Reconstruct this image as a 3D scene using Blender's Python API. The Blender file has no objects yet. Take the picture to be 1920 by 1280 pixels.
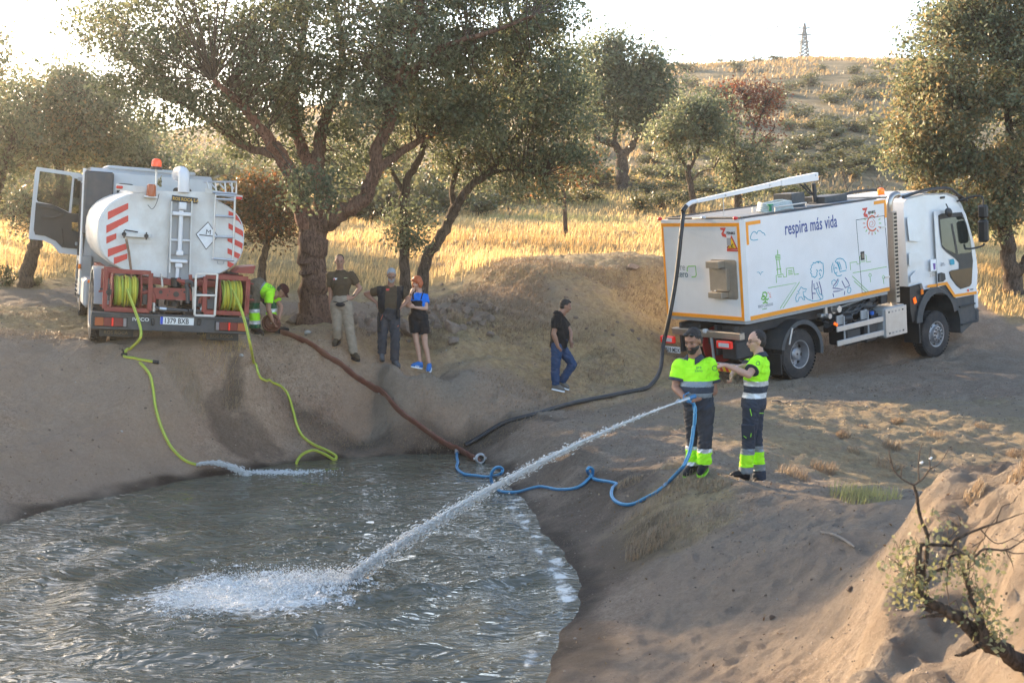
import bpy, bmesh, math, random
import numpy as np
from mathutils import Matrix, Vector, Euler
random.seed(7); RS = np.random.RandomState(7)
C = bpy.context.scene.collection
SC = bpy.context.scene
# ------------------------------------------------------------------ camera
FPX = 2400.0; CAMZ = 3.7; PITCH = math.atan(210/2400.0)
cd = bpy.data.cameras.new('camera'); cam = bpy.data.objects.new('camera', cd); C.objects.link(cam)
cam.location = (0, 0, CAMZ); cam.rotation_euler = (math.pi/2-PITCH, 0, 0)
cd.sensor_width = 36; cd.lens = 45; cd.clip_start = .1; cd.clip_end = 6000
cd.dof.use_dof = True; cd.dof.focus_distance = 19; cd.dof.aperture_fstop = 5.0
SC.camera = cam
# ------------------------------------------------------------------ light
SUN_EL, SUN_AZ = math.radians(16.5), math.radians(-40)      # azimuth from +Y towards +X
w = bpy.data.worlds.new('World'); SC.world = w; w.use_nodes = True
nt = w.node_tree; bg = nt.nodes['Background']; sky = nt.nodes.new('ShaderNodeTexSky')
sky.sky_type = 'NISHITA'; sky.sun_disc = False; sky.sun_elevation = SUN_EL; sky.sun_rotation = SUN_AZ
sky.air_density = .85; sky.dust_density = 1.4; sky.ozone_density = 0.0; sky.altitude = 600
nt.links.new(sky.outputs[0], bg.inputs[0]); bg.inputs[1].default_value = .15
sl = bpy.data.lights.new('sun', 'SUN'); sl.energy = 4.3; sl.angle = math.radians(.6); sl.color = (1, .73, .45)
so = bpy.data.objects.new('sun', sl); C.objects.link(so)
sd = Vector((math.sin(SUN_AZ)*math.cos(SUN_EL), math.cos(SUN_AZ)*math.cos(SUN_EL), math.sin(SUN_EL)))
so.rotation_euler = sd.to_track_quat('Z', 'Y').to_euler()
vs = SC.view_settings; vs.view_transform = 'Standard'; vs.look = 'None'; vs.exposure = 2.05; vs.gamma = 1; vs.use_curve_mapping = False
# ------------------------------------------------------------------ pixel <-> world
cp, sp = math.cos(PITCH), math.sin(PITCH)
def at(px, py, Y):
    """world point seen at photo pixel (px,py) lying at world depth Y"""
    dx = (px-960)/FPX; dv = -(py-640)/FPX
    ry = cp + dv*sp; rz = -sp + dv*cp
    t = Y/ry
    return Vector((dx*t, Y, CAMZ+rz*t))
def pix(p):
    x, y, z = p[0], p[1], p[2]-CAMZ
    d = y*cp - z*sp; u = y*sp + z*cp
    return (960+FPX*x/d, 640-FPX*u/d)
def on_z(px, py, z=0.):
    dx = (px-960)/FPX; dv = -(py-640)/FPX
    ry = cp + dv*sp; rz = -sp + dv*cp
    t = (z-CAMZ)/rz
    return Vector((dx*t, ry*t, z))
# ------------------------------------------------------------------ numpy noise
def _h(ix, iy, s):
    n = (ix.astype(np.int64)*374761393 + iy.astype(np.int64)*668265263 + s*1442695041) & 0x7fffffff
    n = ((n ^ (n >> 13))*1274126177) & 0x7fffffff
    n = n ^ (n >> 16)
    return (n & 0xffff)/65535.
def vnoise(x, y, s=0):
    ix = np.floor(x); iy = np.floor(y); fx = x-ix; fy = y-iy
    fx = fx*fx*fx*(fx*(fx*6-15)+10); fy = fy*fy*fy*(fy*(fy*6-15)+10)
    a = _h(ix, iy, s); b = _h(ix+1, iy, s); c = _h(ix, iy+1, s); d = _h(ix+1, iy+1, s)
    return (a*(1-fx)+b*fx)*(1-fy)+(c*(1-fx)+d*fx)*fy
def fbm(x, y, oct=4, s=0, g=.5):
    v = 0; a = 1; t = 0
    for k in range(oct):
        v = v + a*(vnoise(x*2**k+17.3*k, y*2**k-9.1*k, s+k)*2-1); t += a; a *= g
    return v/t
def sstep(a, b, x):
    t = np.clip((x-a)/(b-a), 0, 1); return t*t*(3-2*t)
# ------------------------------------------------------------------ terrain
def tps_fit(P):
    P = np.array(P, float); X = P[:, :2]; n = len(P)
    r2 = ((X[:, None]-X[None])**2).sum(-1); K = .5*r2*np.log(r2+1e-9)+np.eye(n)*.02
    A = np.zeros((n+3, n+3)); A[:n, :n] = K; A[:n, n:] = np.c_[np.ones(n), X]; A[n:, :n] = A[:n, n:].T
    s = np.linalg.solve(A, np.r_[P[:, 2], 0, 0, 0])
    return X, s
def tps_eval(m, x, y):
    X, s = m; out = s[-3]+s[-2]*x+s[-1]*y
    for k in range(len(X)):
        r2 = (x-X[k, 0])**2+(y-X[k, 1])**2
        out = out+s[k]*.5*r2*np.log(r2+1e-9)
    return out
EDGE = [(-330,1075),(-150,1022),(0,984),(120,950),(250,921),(330,905),(430,889),(500,876),(560,866),(640,860),(720,856),(800,852),(855,852),(890,858),(925,878),(950,902),(982,945),(1010,985),(1045,1028),(1078,1068),(1096,1098),(1085,1138),(1050,1185),(1030,1230),(1018,1290),(1005,1420)]
pond = [tuple(on_z(a, b))[:2] for a, b in EDGE] + [(-1.2,4.5),(-6,3.2),(-12,4.5),(-15,9)]
PP = np.array(pond)
def pond_sd(x, y):
    """signed distance to the pond's edge, negative inside"""
    x = np.asarray(x, float); y = np.asarray(y, float)
    d2 = np.full(x.shape, 1e9); ins = np.zeros(x.shape, bool); n = len(PP)
    for i in range(n):
        ax, ay = PP[i]; bx, by = PP[(i+1) % n]; ex, ey = bx-ax, by-ay
        t = np.clip(((x-ax)*ex+(y-ay)*ey)/(ex*ex+ey*ey), 0, 1)
        d2 = np.minimum(d2, (x-ax-t*ex)**2+(y-ay-t*ey)**2)
        c = ((ay > y) != (by > y)); xx = (bx-ax)*(y-ay)/(by-ay+1e-12)+ax
        ins ^= (c & (x < xx))
    return np.where(ins, -1, 1)*np.sqrt(d2)
near_px = [(0,655,20.2),(0,720,19.3),(0,800,18.3),(0,900,17),(150,668,20.0),(150,720,19.6),(150,800,18.9),(150,880,17.9),(300,688,20.0),(300,745,19.65),(300,800,19.3),(300,860,18.95),(-200,640,19.5),(-200,800,17),
 (380,720,20.5),(440,735,20.6),(450,800,20.05),(450,850,19.7),(550,745,21.5),(600,800,21.2),(540,820,20.7),(700,760,22.2),(700,820,21.7),(800,770,22.3),(850,805,21.6),(380,665,20.7),(480,690,21.2),
 (570,690,22),(640,668,22.4),(730,684,22.2),(805,694,21.9),(870,700,22.3),
 (170,649,20.5),(330,652,20.6),(460,658,20.8),(200,628,22.3),(420,632,22.3),(150,560,26),(0,560,26),(-300,560,25),(50,540,27.5),(300,545,28),(480,615,24),(520,622,23.4),(590,608,24.2),(700,600,25),(640,570,27),(700,540,29.5),(400,540,29),
 (760,640,23.9),(830,645,23.9),(880,640,24),(880,580,25.8),(960,500,28.5),(1100,490,29.5),(1230,500,29.8),(870,545,28),(1050,655,25),(1045,740,23.3),(1050,690,24.2),(1150,650,25.5),(1150,560,27.5),(900,700,22.9),(950,740,22.4),
 (1000,800,20.6),(900,820,20.5),(1100,800,20),(1050,870,18.0),(1200,850,17.5),(1100,950,16.0),(1250,790,19.7),(1350,760,21.5),(1400,725,24.3),(1250,705,25),
 (1503,710,26.0),(1757,669,28.8),(1650,690,27.3),(1850,650,29.7),(1900,590,32.5),(1890,565,34),(2050,600,32),(1750,570,34),
 (1450,745,23),(1600,745,23.5),(1750,740,24),(1900,722,24.8),(2100,720,24.8),(1900,765,22.2),
 (1500,855,17.9),(1600,840,18.6),(1650,905,17.3),(1750,885,18),(1850,870,18.5),(1900,820,20),(1750,800,20.5),(1480,865,17.3),(1420,850,17.2),(2050,850,19),
 (1410,903,15.4),(1310,896,15.1),(1360,895,15.4),(1250,888,15.6),(1300,950,14),(1200,950,15),(1200,1050,12.9),(1200,1200,10.9),(1150,1280,9.9),(1400,1000,12.8),(1400,1100,11.2),(1400,1200,10),(1400,1300,9),
 (1560,925,13.6),(1600,938,13.2),(1700,950,12.6),(1600,1000,11.6),(1600,1100,10.2),(1550,1200,9.3),(1600,1290,8.3),
 (1745,942,9.4),(1850,912,9.2),(1920,875,9.2),(2100,840,9.0),(1690,1000,10.2),(1700,1090,8.9),(1650,1280,7.9),(1800,1100,7.9),(1800,1280,6.9),(1920,1080,7.3),(1920,1280,6.2),(1760,1010,8.9),(1850,1000,8.4)]
NP_ = [tuple(at(*p)) for p in near_px] + [(p[0], p[1], 0.) for p in PP]
NP_ += [(-6.7,21.1,1.85),(-5.4,21.3,1.84),(-4.4,21.5,1.82),(-9,21.5,2.0),(-4,16,-.5),(-2,12,-.5),(-6,12,-.5),(0,18,-.35),(-9,10,-.5),(-3,8,-.5),
 (3.3,10.7,1.0),(4.0,10.6,1.0),(4.9,10.7,1.05),(5.2,11.8,.95),(7,8.5,2.4),(8,6,2.6),(9,12,1.3),(10.5,16,.7),(12,20,.7),(1.5,3.5,1.6),(4.5,4,1.7),(-4,1,1.6),(-12,1,1.6),(-18,8,1.5),(-16,16,1.9),(-18,24,2.2),(-12,24,2.15),
 (-14,30,2.6),(-4,31,2.65),(2,33.5,2.75),(4.2,34.5,2.75),(5,31.5,2.6),(9,31,2.0),(14,30,1.3),(16,36,2.2),(5.0,28.8,1.0),(7.5,31,1.15),(4.2,27.3,.85),(9,36,2.5),(-14,36,3.2),(-4,37,3.3),(3,38,3.35)]
FAR = [(-30,24,2.2),(-14,26,2.4),(-4,28,2.5),(5,30,2.4),(14,30,1.6),(30,28,1.6)]
for px, py, d in [(-400,440,40),(100,440,40),(700,436,40),(1200,440,40),(1600,470,40),(2100,500,38),(-400,415,47),(100,412,46),(700,408,46),(1150,410,46),(1600,425,46),(2100,440,46),
 (-300,390,55),(300,380,55),(800,375,54),(1170,352,54),(1500,372,55),(1900,395,55),(2400,400,55),(1170,305,66),(1500,305,66),(1900,320,66),(700,330,68),(300,345,70),(-200,365,70),
 (1200,215,92),(1500,205,95),(1800,215,95),(900,240,95),(500,290,98),(100,310,98),(1500,108,142),(1300,113,140),(1680,110,142),(1900,118,142),(2300,150,142),(1100,135,140),(850,165,140),(500,225,140),(100,262,140),(-400,300,140),(2800,220,140)]:
    FAR.append(tuple(at(px, py, d)))
FAR += [(-120,210,16),(-40,200,18),(10,200,22.5),(40,200,22.5),(90,200,20),(150,200,15),(-100,300,14),(0,300,20),(100,300,18),(-200,120,8),(200,120,9),(-100,60,4),(100,60,4),(-200,400,10),(200,400,12),(0,420,14)]
TN, TF = tps_fit(NP_), tps_fit(FAR)
def Hs(x, y):
    x = np.asarray(x, float); y = np.asarray(y, float)
    xc = np.clip(x, -20, 20); yc = np.clip(y, 1, 40)
    z = tps_eval(TN, xc, yc)
    k = np.maximum(sstep(29.5, 37.5, y), sstep(15, 20, np.abs(x)))
    zf = tps_eval(TF, np.clip(x, -220, 220), np.clip(y, 20, 430))
    z = z*(1-k)+zf*k
    m1 = sstep(0, .42, x-(3.0-(9.6-y)*.55)-.06*np.sin(y*7))*sstep(9.98, 9.66, y+.08*np.sin(x*3))*(x > 0)
    z = z*(1-m1)+np.maximum(z, 1.77+.13*(x-3.1)-.16*(9.5-np.clip(y, 4, 10)))*m1
    z = np.where((np.abs(x) > 220) | (y > 430), z*0+np.minimum(z, 14), z)
    return z
def H(x, y):
    x = np.asarray(x, float); y = np.asarray(y, float)
    z = Hs(x, y)
    sd = pond_sd(x, y)+.10*fbm(x*1.3, y*1.3, 3, 5)
    n = .07*fbm(x*.55, y*.55, 3, 1)+.055*fbm(x*1.9, y*1.9, 4, 2)
    n = n+(.040*fbm(x*5, y*5, 3, 3)+.022*(1-2*np.abs(fbm(x*7+3, y*7, 2, 13))))*(y < 60)
    mound = sstep(0, .5, x-(3.05-(9.6-y)*.62))*sstep(10.2, 9.6, y)*(x > 0)
    rid = 1-np.abs(fbm(x*3+fbm(x, y, 2, 8)*1.2, y*3.2, 3, 9))
    n = n+mound*(.13*(rid-.7)+.04*fbm(x*11, y*11, 3, 12))
    hx_, hy_ = .7965, .6046; ox, oy = 5.90, 26.0; uu = (x-ox)*hx_+(y-oy)*hy_; vv_ = -(x-ox)*hy_+(y-oy)*hx_; wob = .12*np.sin(uu*.5)
    for rv in (.18, 2.05): n = n-(.045*np.exp(-((vv_-rv-wob)/.17)**2)-.02*np.exp(-((np.abs(vv_-rv-wob)-.27)/.07)**2))*sstep(-8.5, -6.5, uu)*sstep(9, 7, uu)
    bankl = sstep(2.2, .8, np.abs(sd-2.0))*(x < 1)*(y > 12)
    n = n+bankl*(.10*(1-np.abs(fbm(x*1.1+2, y*1.4, 3, 19)))-.05)
    n = n+.5*fbm(x*.045, y*.045, 4, 30)*sstep(50, 80, y)+1.3*fbm(x*.02, y*.02, 3, 33)*sstep(80, 130, y)
    n = n*sstep(.0, .9, np.abs(sd))+.02*fbm(x*4, y*4, 2, 4)
    bank = np.minimum(.30*sd, .35)
    k = sstep(0, 1.1, sd)
    zo = np.maximum(z+n, .02)*k+bank*(1-k)
    zi = -np.minimum(.5, .25*np.abs(sd)+.0)
    return np.where(sd > 0, zo, zi)
def h1(x, y): return float(H(np.array([x]), np.array([y]))[0])
_ts = np.geomspace(3.5, 380, 900)
def G(px, py):
    """first ground hit along the photo ray"""
    dx = (px-960)/FPX; dv = -(py-640)/FPX; ry = cp+dv*sp; rz = -sp+dv*cp
    x, y, z = dx*_ts, ry*_ts, CAMZ+rz*_ts
    below = z < np.maximum(H(x, y), 0)
    i = int(np.argmax(below)) if below.any() else len(_ts)-1
    a, b = _ts[max(i-1, 0)], _ts[i]
    for _ in range(2):
        tt = np.linspace(a, b, 16); bb = (CAMZ+rz*tt) < np.maximum(H(dx*tt, ry*tt), 0)
        j = int(np.argmax(bb)) if bb.any() else 15
        a, b = tt[max(j-1, 0)], tt[j]
    return Vector((dx*b, ry*b, CAMZ+rz*b))
# ------------------------------------------------------------------ object helpers
def tag(o, label=None, cat=None, group=None, kind=None):
    if label: o['label'] = label
    if cat: o['category'] = cat
    if group: o['group'] = group
    if kind: o['kind'] = kind
    return o
def empty(name, loc=(0,0,0), label=None, cat=None, group=None, matrix=None):
    o = bpy.data.objects.new(name, None); C.objects.link(o); o.empty_display_size = .2
    if matrix is not None: o.matrix_world = matrix
    else: o.location = loc
    return tag(o, label, cat, group)
def setparent(o, parent, world):
    if parent is not None:
        o.parent = parent
        if world: o.matrix_parent_inverse = Matrix.Translation(-Vector(parent.location)) if parent.parent is None else Matrix.Identity(4)
def chain_inv(parent):
    # every ancestor chain used with world-space vertices has an unrotated root at the top
    return None
def npmesh(name, V, F, mat=None, parent=None, world=True, smooth=False, sharp=None, k=None):
    """fast mesh from arrays; F is (n,k) array"""
    V = np.asarray(V, np.float32); F = np.asarray(F, np.int32); me = bpy.data.meshes.new(name)
    nf, kk = F.shape
    me.vertices.add(len(V)); me.vertices.foreach_set('co', V.ravel())
    me.loops.add(nf*kk); me.loops.foreach_set('vertex_index', F.ravel())
    me.polygons.add(nf); me.polygons.foreach_set('loop_start', np.arange(0, nf*kk, kk, dtype=np.int32))
    if smooth: me.polygons.foreach_set('use_smooth', np.ones(nf, bool))
    me.update(calc_edges=True)
    if mat: me.materials.append(mat)
    o = bpy.data.objects.new(name, me); C.objects.link(o)
    if parent is not None:
        o.parent = parent
        if world:
            r = parent
            if r.parent is None: o.matrix_parent_inverse = Matrix.Translation(-Vector(r.location))
    return o
def attr(o, name, vals, dom='POINT'):
    a = o.data.attributes.new(name, 'FLOAT', dom); a.data.foreach_set('value', np.asarray(vals, np.float32))
def basis(d, up=(0,0,1)):
    d = Vector(d).normalized(); u = Vector(up)
    if abs(d.dot(u)) > .97: u = Vector((0,1,0)) if abs(d.y) < .9 else Vector((1,0,0))
    s = d.cross(u).normalized(); return d, s, s.cross(d).normalized()
class MB:
    def __init__(s): s.v = []; s.f = []
    def add(s, vs, fs):
        b = len(s.v); s.v += [tuple(x) for x in vs]; s.f += [tuple(i+b for i in f) for f in fs]; return s
    def box(s, c, size, bev=0., rot=None):
        hx, hy, hz = [abs(q)/2 for q in size]; M = rot.to_3x3() if rot is not None else None
        c = Vector(c)
        def T(p):
            p = Vector(p); p = (M @ p) if M is not None else p; return c+p
        if bev <= 0:
            P = [T((x,y,z)) for x in (-hx,hx) for y in (-hy,hy) for z in (-hz,hz)]
            return s.add(P, [(0,1,3,2),(4,6,7,5),(0,4,5,1),(2,3,7,6),(0,2,6,4),(1,5,7,3)])
        b = min(bev, hx*.95, hy*.95, hz*.95); P = []; idx = {}
        for sx in (-1,1):
            for sy in (-1,1):
                for sz in (-1,1):
                    for a in range(3):
                        q = [sx*(hx-b), sy*(hy-b), sz*(hz-b)]; q[a] = (sx*hx, sy*hy, sz*hz)[a]
                        idx[(sx,sy,sz,a)] = len(P); P.append(T(q))
        F = []; S = (-1,1)
        for a in range(3):
            o1, o2 = [k for k in range(3) if k != a]
            for sa in S:
                q = []
                for (u, v) in ((-1,-1),(1,-1),(1,1),(-1,1)):
                    t = [0,0,0]; t[a] = sa; t[o1] = u; t[o2] = v; q.append(idx[(*t, a)])
                F.append(q)
            for u in S:
                for v in S:
                    t1 = [0,0,0]; t1[a] = -1; t1[o1] = u; t1[o2] = v; t2 = list(t1); t2[a] = 1
                    F.append([idx[(*t1,o1)], idx[(*t2,o1)], idx[(*t2,o2)], idx[(*t1,o2)]])
        for sx in S:
            for sy in S:
                for sz in S: F.append([idx[(sx,sy,sz,0)], idx[(sx,sy,sz,1)], idx[(sx,sy,sz,2)]])
        return s.add(P, F)
    def bar(s, p0, p1, w, h, bev=0.):
        p0, p1 = Vector(p0), Vector(p1); d, a, b = basis(p1-p0)
        M = Matrix((d, a, b)).transposed()
        return s.box((p0+p1)/2, ((p1-p0).length, w, h), bev, M)
    def cyl(s, p0, p1, r0, r1=None, n=16, cap=True):
        r1 = r0 if r1 is None else r1; return s.tube([p0, p1], [r0, r1], n, cap)
    def tube(s, pts, r, n=10, cap=True, flat=1., upv=(0,0,1)):
        P = [Vector(p) for p in pts]; m = len(P)
        R = [r]*m if isinstance(r, (int, float)) else list(r)
        V = []; ps = None
        for i in range(m):
            d = (P[min(i+1, m-1)]-P[max(i-1, 0)])
            if d.length < 1e-9: d = Vector((0,0,1))
            d.normalize()
            if ps is None: d, a, b = basis(d, upv)
            else:
                a = ps-d*ps.dot(d)
                if a.length < 1e-6: d, a, b = basis(d, upv)
                a.normalize(); b = a.cross(d)
            ps = a
            for k in range(n):
                t = 2*math.pi*k/n; V.append(P[i]+a*(math.cos(t)*R[i])+b*(math.sin(t)*R[i]*flat))
        F = [(i*n+k, i*n+(k+1) % n, (i+1)*n+(k+1) % n, (i+1)*n+k) for i in range(m-1) for k in range(n)]
        if cap: F.append(tuple(range(n-1, -1, -1))); F.append(tuple((m-1)*n+k for k in range(n)))
        return s.add(V, F)
    def capsule(s, p0, p1, r0, r1, n=14, flat0=False, flat1=False):
        p0, p1 = Vector(p0), Vector(p1); d = (p1-p0)
        L = d.length
        if L < 1e-6: d = Vector((0,0,1)); L = 1e-6
        d = d/L
        pts = []; rr = []
        if not flat0:
            for a in (-80, -55, -30): pts.append(p0+d*(r0*math.sin(math.radians(a)))); rr.append(r0*math.cos(math.radians(a)))
        pts.append(p0); rr.append(r0)
        if L > .02: pts.append(p0+d*(L*.5)); rr.append((r0+r1)/2)
        pts.append(p1); rr.append(r1)
        if not flat1:
            for a in (30, 55, 80): pts.append(p1+d*(r1*math.sin(math.radians(a)))); rr.append(r1*math.cos(math.radians(a)))
        return s.tube(pts, rr, n)
    def lathe(s, prof, origin, axis=(0,0,1), n=24, close=True):
        """prof = [(r, h)]"""
        o = Vector(origin); d, a, b = basis(axis); V = []
        for r, hh in prof:
            for k in range(n):
                t = 2*math.pi*k/n; V.append(o+d*hh+a*(math.cos(t)*r)+b*(math.sin(t)*r))
        m = len(prof)
        F = [(i*n+k, i*n+(k+1) % n, (i+1)*n+(k+1) % n, (i+1)*n+k) for i in range(m-1) for k in range(n)]
        if close: F.append(tuple(range(n-1, -1, -1))); F.append(tuple((m-1)*n+k for k in range(n)))
        return s.add(V, F)
    def ell(s, c, r, rot=None, nu=14, nv=9):
        c = Vector(c); M = rot.to_3x3() if rot is not None else Matrix.Identity(3); V = []
        r = (r, r, r) if isinstance(r, (int, float)) else r
        for j in range(1, nv):
            ph = math.pi*j/nv
            for k in range(nu):
                t = 2*math.pi*k/nu
                V.append(c+M @ Vector((r[0]*math.sin(ph)*math.cos(t), r[1]*math.sin(ph)*math.sin(t), r[2]*math.cos(ph))))
        V.append(c+M @ Vector((0,0,r[2]))); V.append(c-M @ Vector((0,0,r[2]))); top = len(V)-2; bot = top+1
        F = [(j*nu+k, j*nu+(k+1) % nu, (j+1)*nu+(k+1) % nu, (j+1)*nu+k) for j in range(nv-2) for k in range(nu)]
        F += [(top, (k+1) % nu, k) for k in range(nu)] + [(bot, (nv-2)*nu+k, (nv-2)*nu+(k+1) % nu) for k in range(nu)]
        return s.add(V, F)
    def prism(s, poly, M, h):
        """poly = 2D outline in M's xy plane, extruded h along M's z"""
        n = len(poly); V = [M @ Vector((x, y, 0)) for x, y in poly]+[M @ Vector((x, y, h)) for x, y in poly]
        return s.add(V, [tuple(range(n-1, -1, -1)), tuple(range(n, 2*n))]+[(k, (k+1) % n, n+(k+1) % n, n+k) for k in range(n)])
    def loft(s, rings):
        """rings=[(center,u,v)] closed elliptical stack"""
        n = 20; V = []
        for c, u, v in rings:
            for k in range(n):
                t = 2*math.pi*k/n; V.append(Vector(c)+Vector(u)*math.cos(t)+Vector(v)*math.sin(t))
        m = len(rings)
        F = [(i*n+k, i*n+(k+1) % n, (i+1)*n+(k+1) % n, (i+1)*n+k) for i in range(m-1) for k in range(n)]
        F.append(tuple(range(n-1, -1, -1))); F.append(tuple((m-1)*n+k for k in range(n)))
        return s.add(V, F)
    def build(s, name, mat=None, parent=None, smooth=True, ang=35, world=False, inv=None):
        me = bpy.data.meshes.new(name); me.from_pydata(s.v, [], s.f)
        bm = bmesh.new(); bm.from_mesh(me); bmesh.ops.recalc_face_normals(bm, faces=bm.faces); bm.to_mesh(me); bm.free()
        if smooth:
            me.polygons.foreach_set('use_smooth', np.ones(len(me.polygons), bool)); me.set_sharp_from_angle(angle=math.radians(ang))
        if mat: me.materials.append(mat)
        o = bpy.data.objects.new(name, me); C.objects.link(o)
        if parent is not None:
            o.parent = parent
            if world and parent.parent is None: o.matrix_parent_inverse = Matrix.Translation(-Vector(parent.location))
        return o
def smoothpath(pts, k=6):
    """Catmull-Rom through points"""
    P = [Vector(p) for p in pts]; P = [P[0]*2-P[1]]+P+[P[-1]*2-P[-2]]; out = []
    for i in range(1, len(P)-2):
        a, b, c, d = P[i-1:i+3]
        for j in range(k):
            t = j/k; out.append(.5*((2*b)+(c-a)*t+(2*a-5*b+4*c-d)*t*t+(3*b-a-3*c+d)*t**3))
    out.append(P[-2]); return out
# ------------------------------------------------------------------ materials
def nodes(m):
    m.use_nodes = True; nt = m.node_tree; return nt, nt.nodes, nt.links, nt.nodes['Principled BSDF']
def N(nt, t, **k):
    n = nt.nodes.new(t)
    for a, b in k.items():
        if a.startswith('i_'):
            key = a[2:]; n.inputs[int(key) if key.isdigit() else key].default_value = b
        else: setattr(n, a, b)
    return n
def ramp(nt, fac, stops):
    r = nt.nodes.new('ShaderNodeValToRGB'); e = r.color_ramp.elements
    while len(e) < len(stops): e.new(.5)
    for i, (p, c) in enumerate(stops): e[i].position = p; e[i].color = (*c, 1)
    nt.links.new(fac, r.inputs[0]); return r
_mc = {}
def mat(name, col, rough=.6, metal=0., var=.12, scale=6., bump=0., dirt=None, dirt_amt=.0, spec=.5, bscale=None, emit=None, coat=0., trans=0., alpha=1.):
    if name in _mc: return _mc[name]
    m = bpy.data.materials.new(name); nt, ns, L, b = nodes(m)
    tc = N(nt, 'ShaderNodeTexCoord'); no = N(nt, 'ShaderNodeTexNoise', i_Scale=scale, i_Detail=6., i_Roughness=.6)
    L.new(tc.outputs['Object'], no.inputs['Vector'])
    lo = tuple(max(0, c*(1-var)) for c in col); hi = tuple(min(1, c*(1+var)) for c in col)
    r = ramp(nt, no.outputs[0], [(.3, lo), (.7, hi)]); out = r.outputs[0]
    if dirt:
        n2 = N(nt, 'ShaderNodeTexNoise', i_Scale=scale*.45, i_Detail=8., i_Roughness=.7); L.new(tc.outputs['Object'], n2.inputs['Vector'])
        rr = N(nt, 'ShaderNodeMapRange'); rr.inputs[1].default_value = .42; rr.inputs[2].default_value = .75; rr.inputs[4].default_value = dirt_amt
        L.new(n2.outputs[0], rr.inputs[0]); mx = N(nt, 'ShaderNodeMix', data_type='RGBA'); L.new(rr.outputs[0], mx.inputs[0])
        L.new(out, mx.inputs[6]); mx.inputs[7].default_value = (*dirt, 1); out = mx.outputs[2]
    L.new(out, b.inputs['Base Color']); b.inputs['Roughness'].default_value = rough; b.inputs['Metallic'].default_value = metal
    b.inputs['Specular IOR Level'].default_value = spec
    if coat: b.inputs['Coat Weight'].default_value = coat; b.inputs['Coat Roughness'].default_value = .08
    if trans: b.inputs['Transmission Weight'].default_value = trans
    if bump:
        nb = N(nt, 'ShaderNodeTexNoise', i_Scale=bscale or scale*5, i_Detail=5.); L.new(tc.outputs['Object'], nb.inputs['Vector'])
        bp = N(nt, 'ShaderNodeBump', i_Strength=min(1, bump*20), i_Distance=bump*.5); L.new(nb.outputs[0], bp.inputs['Height']); L.new(bp.outputs[0], b.inputs['Normal'])
    if emit: b.inputs['Emission Color'].default_value = (*emit[0], 1); b.inputs['Emission Strength'].default_value = emit[1]
    _mc[name] = m; return m
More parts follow.
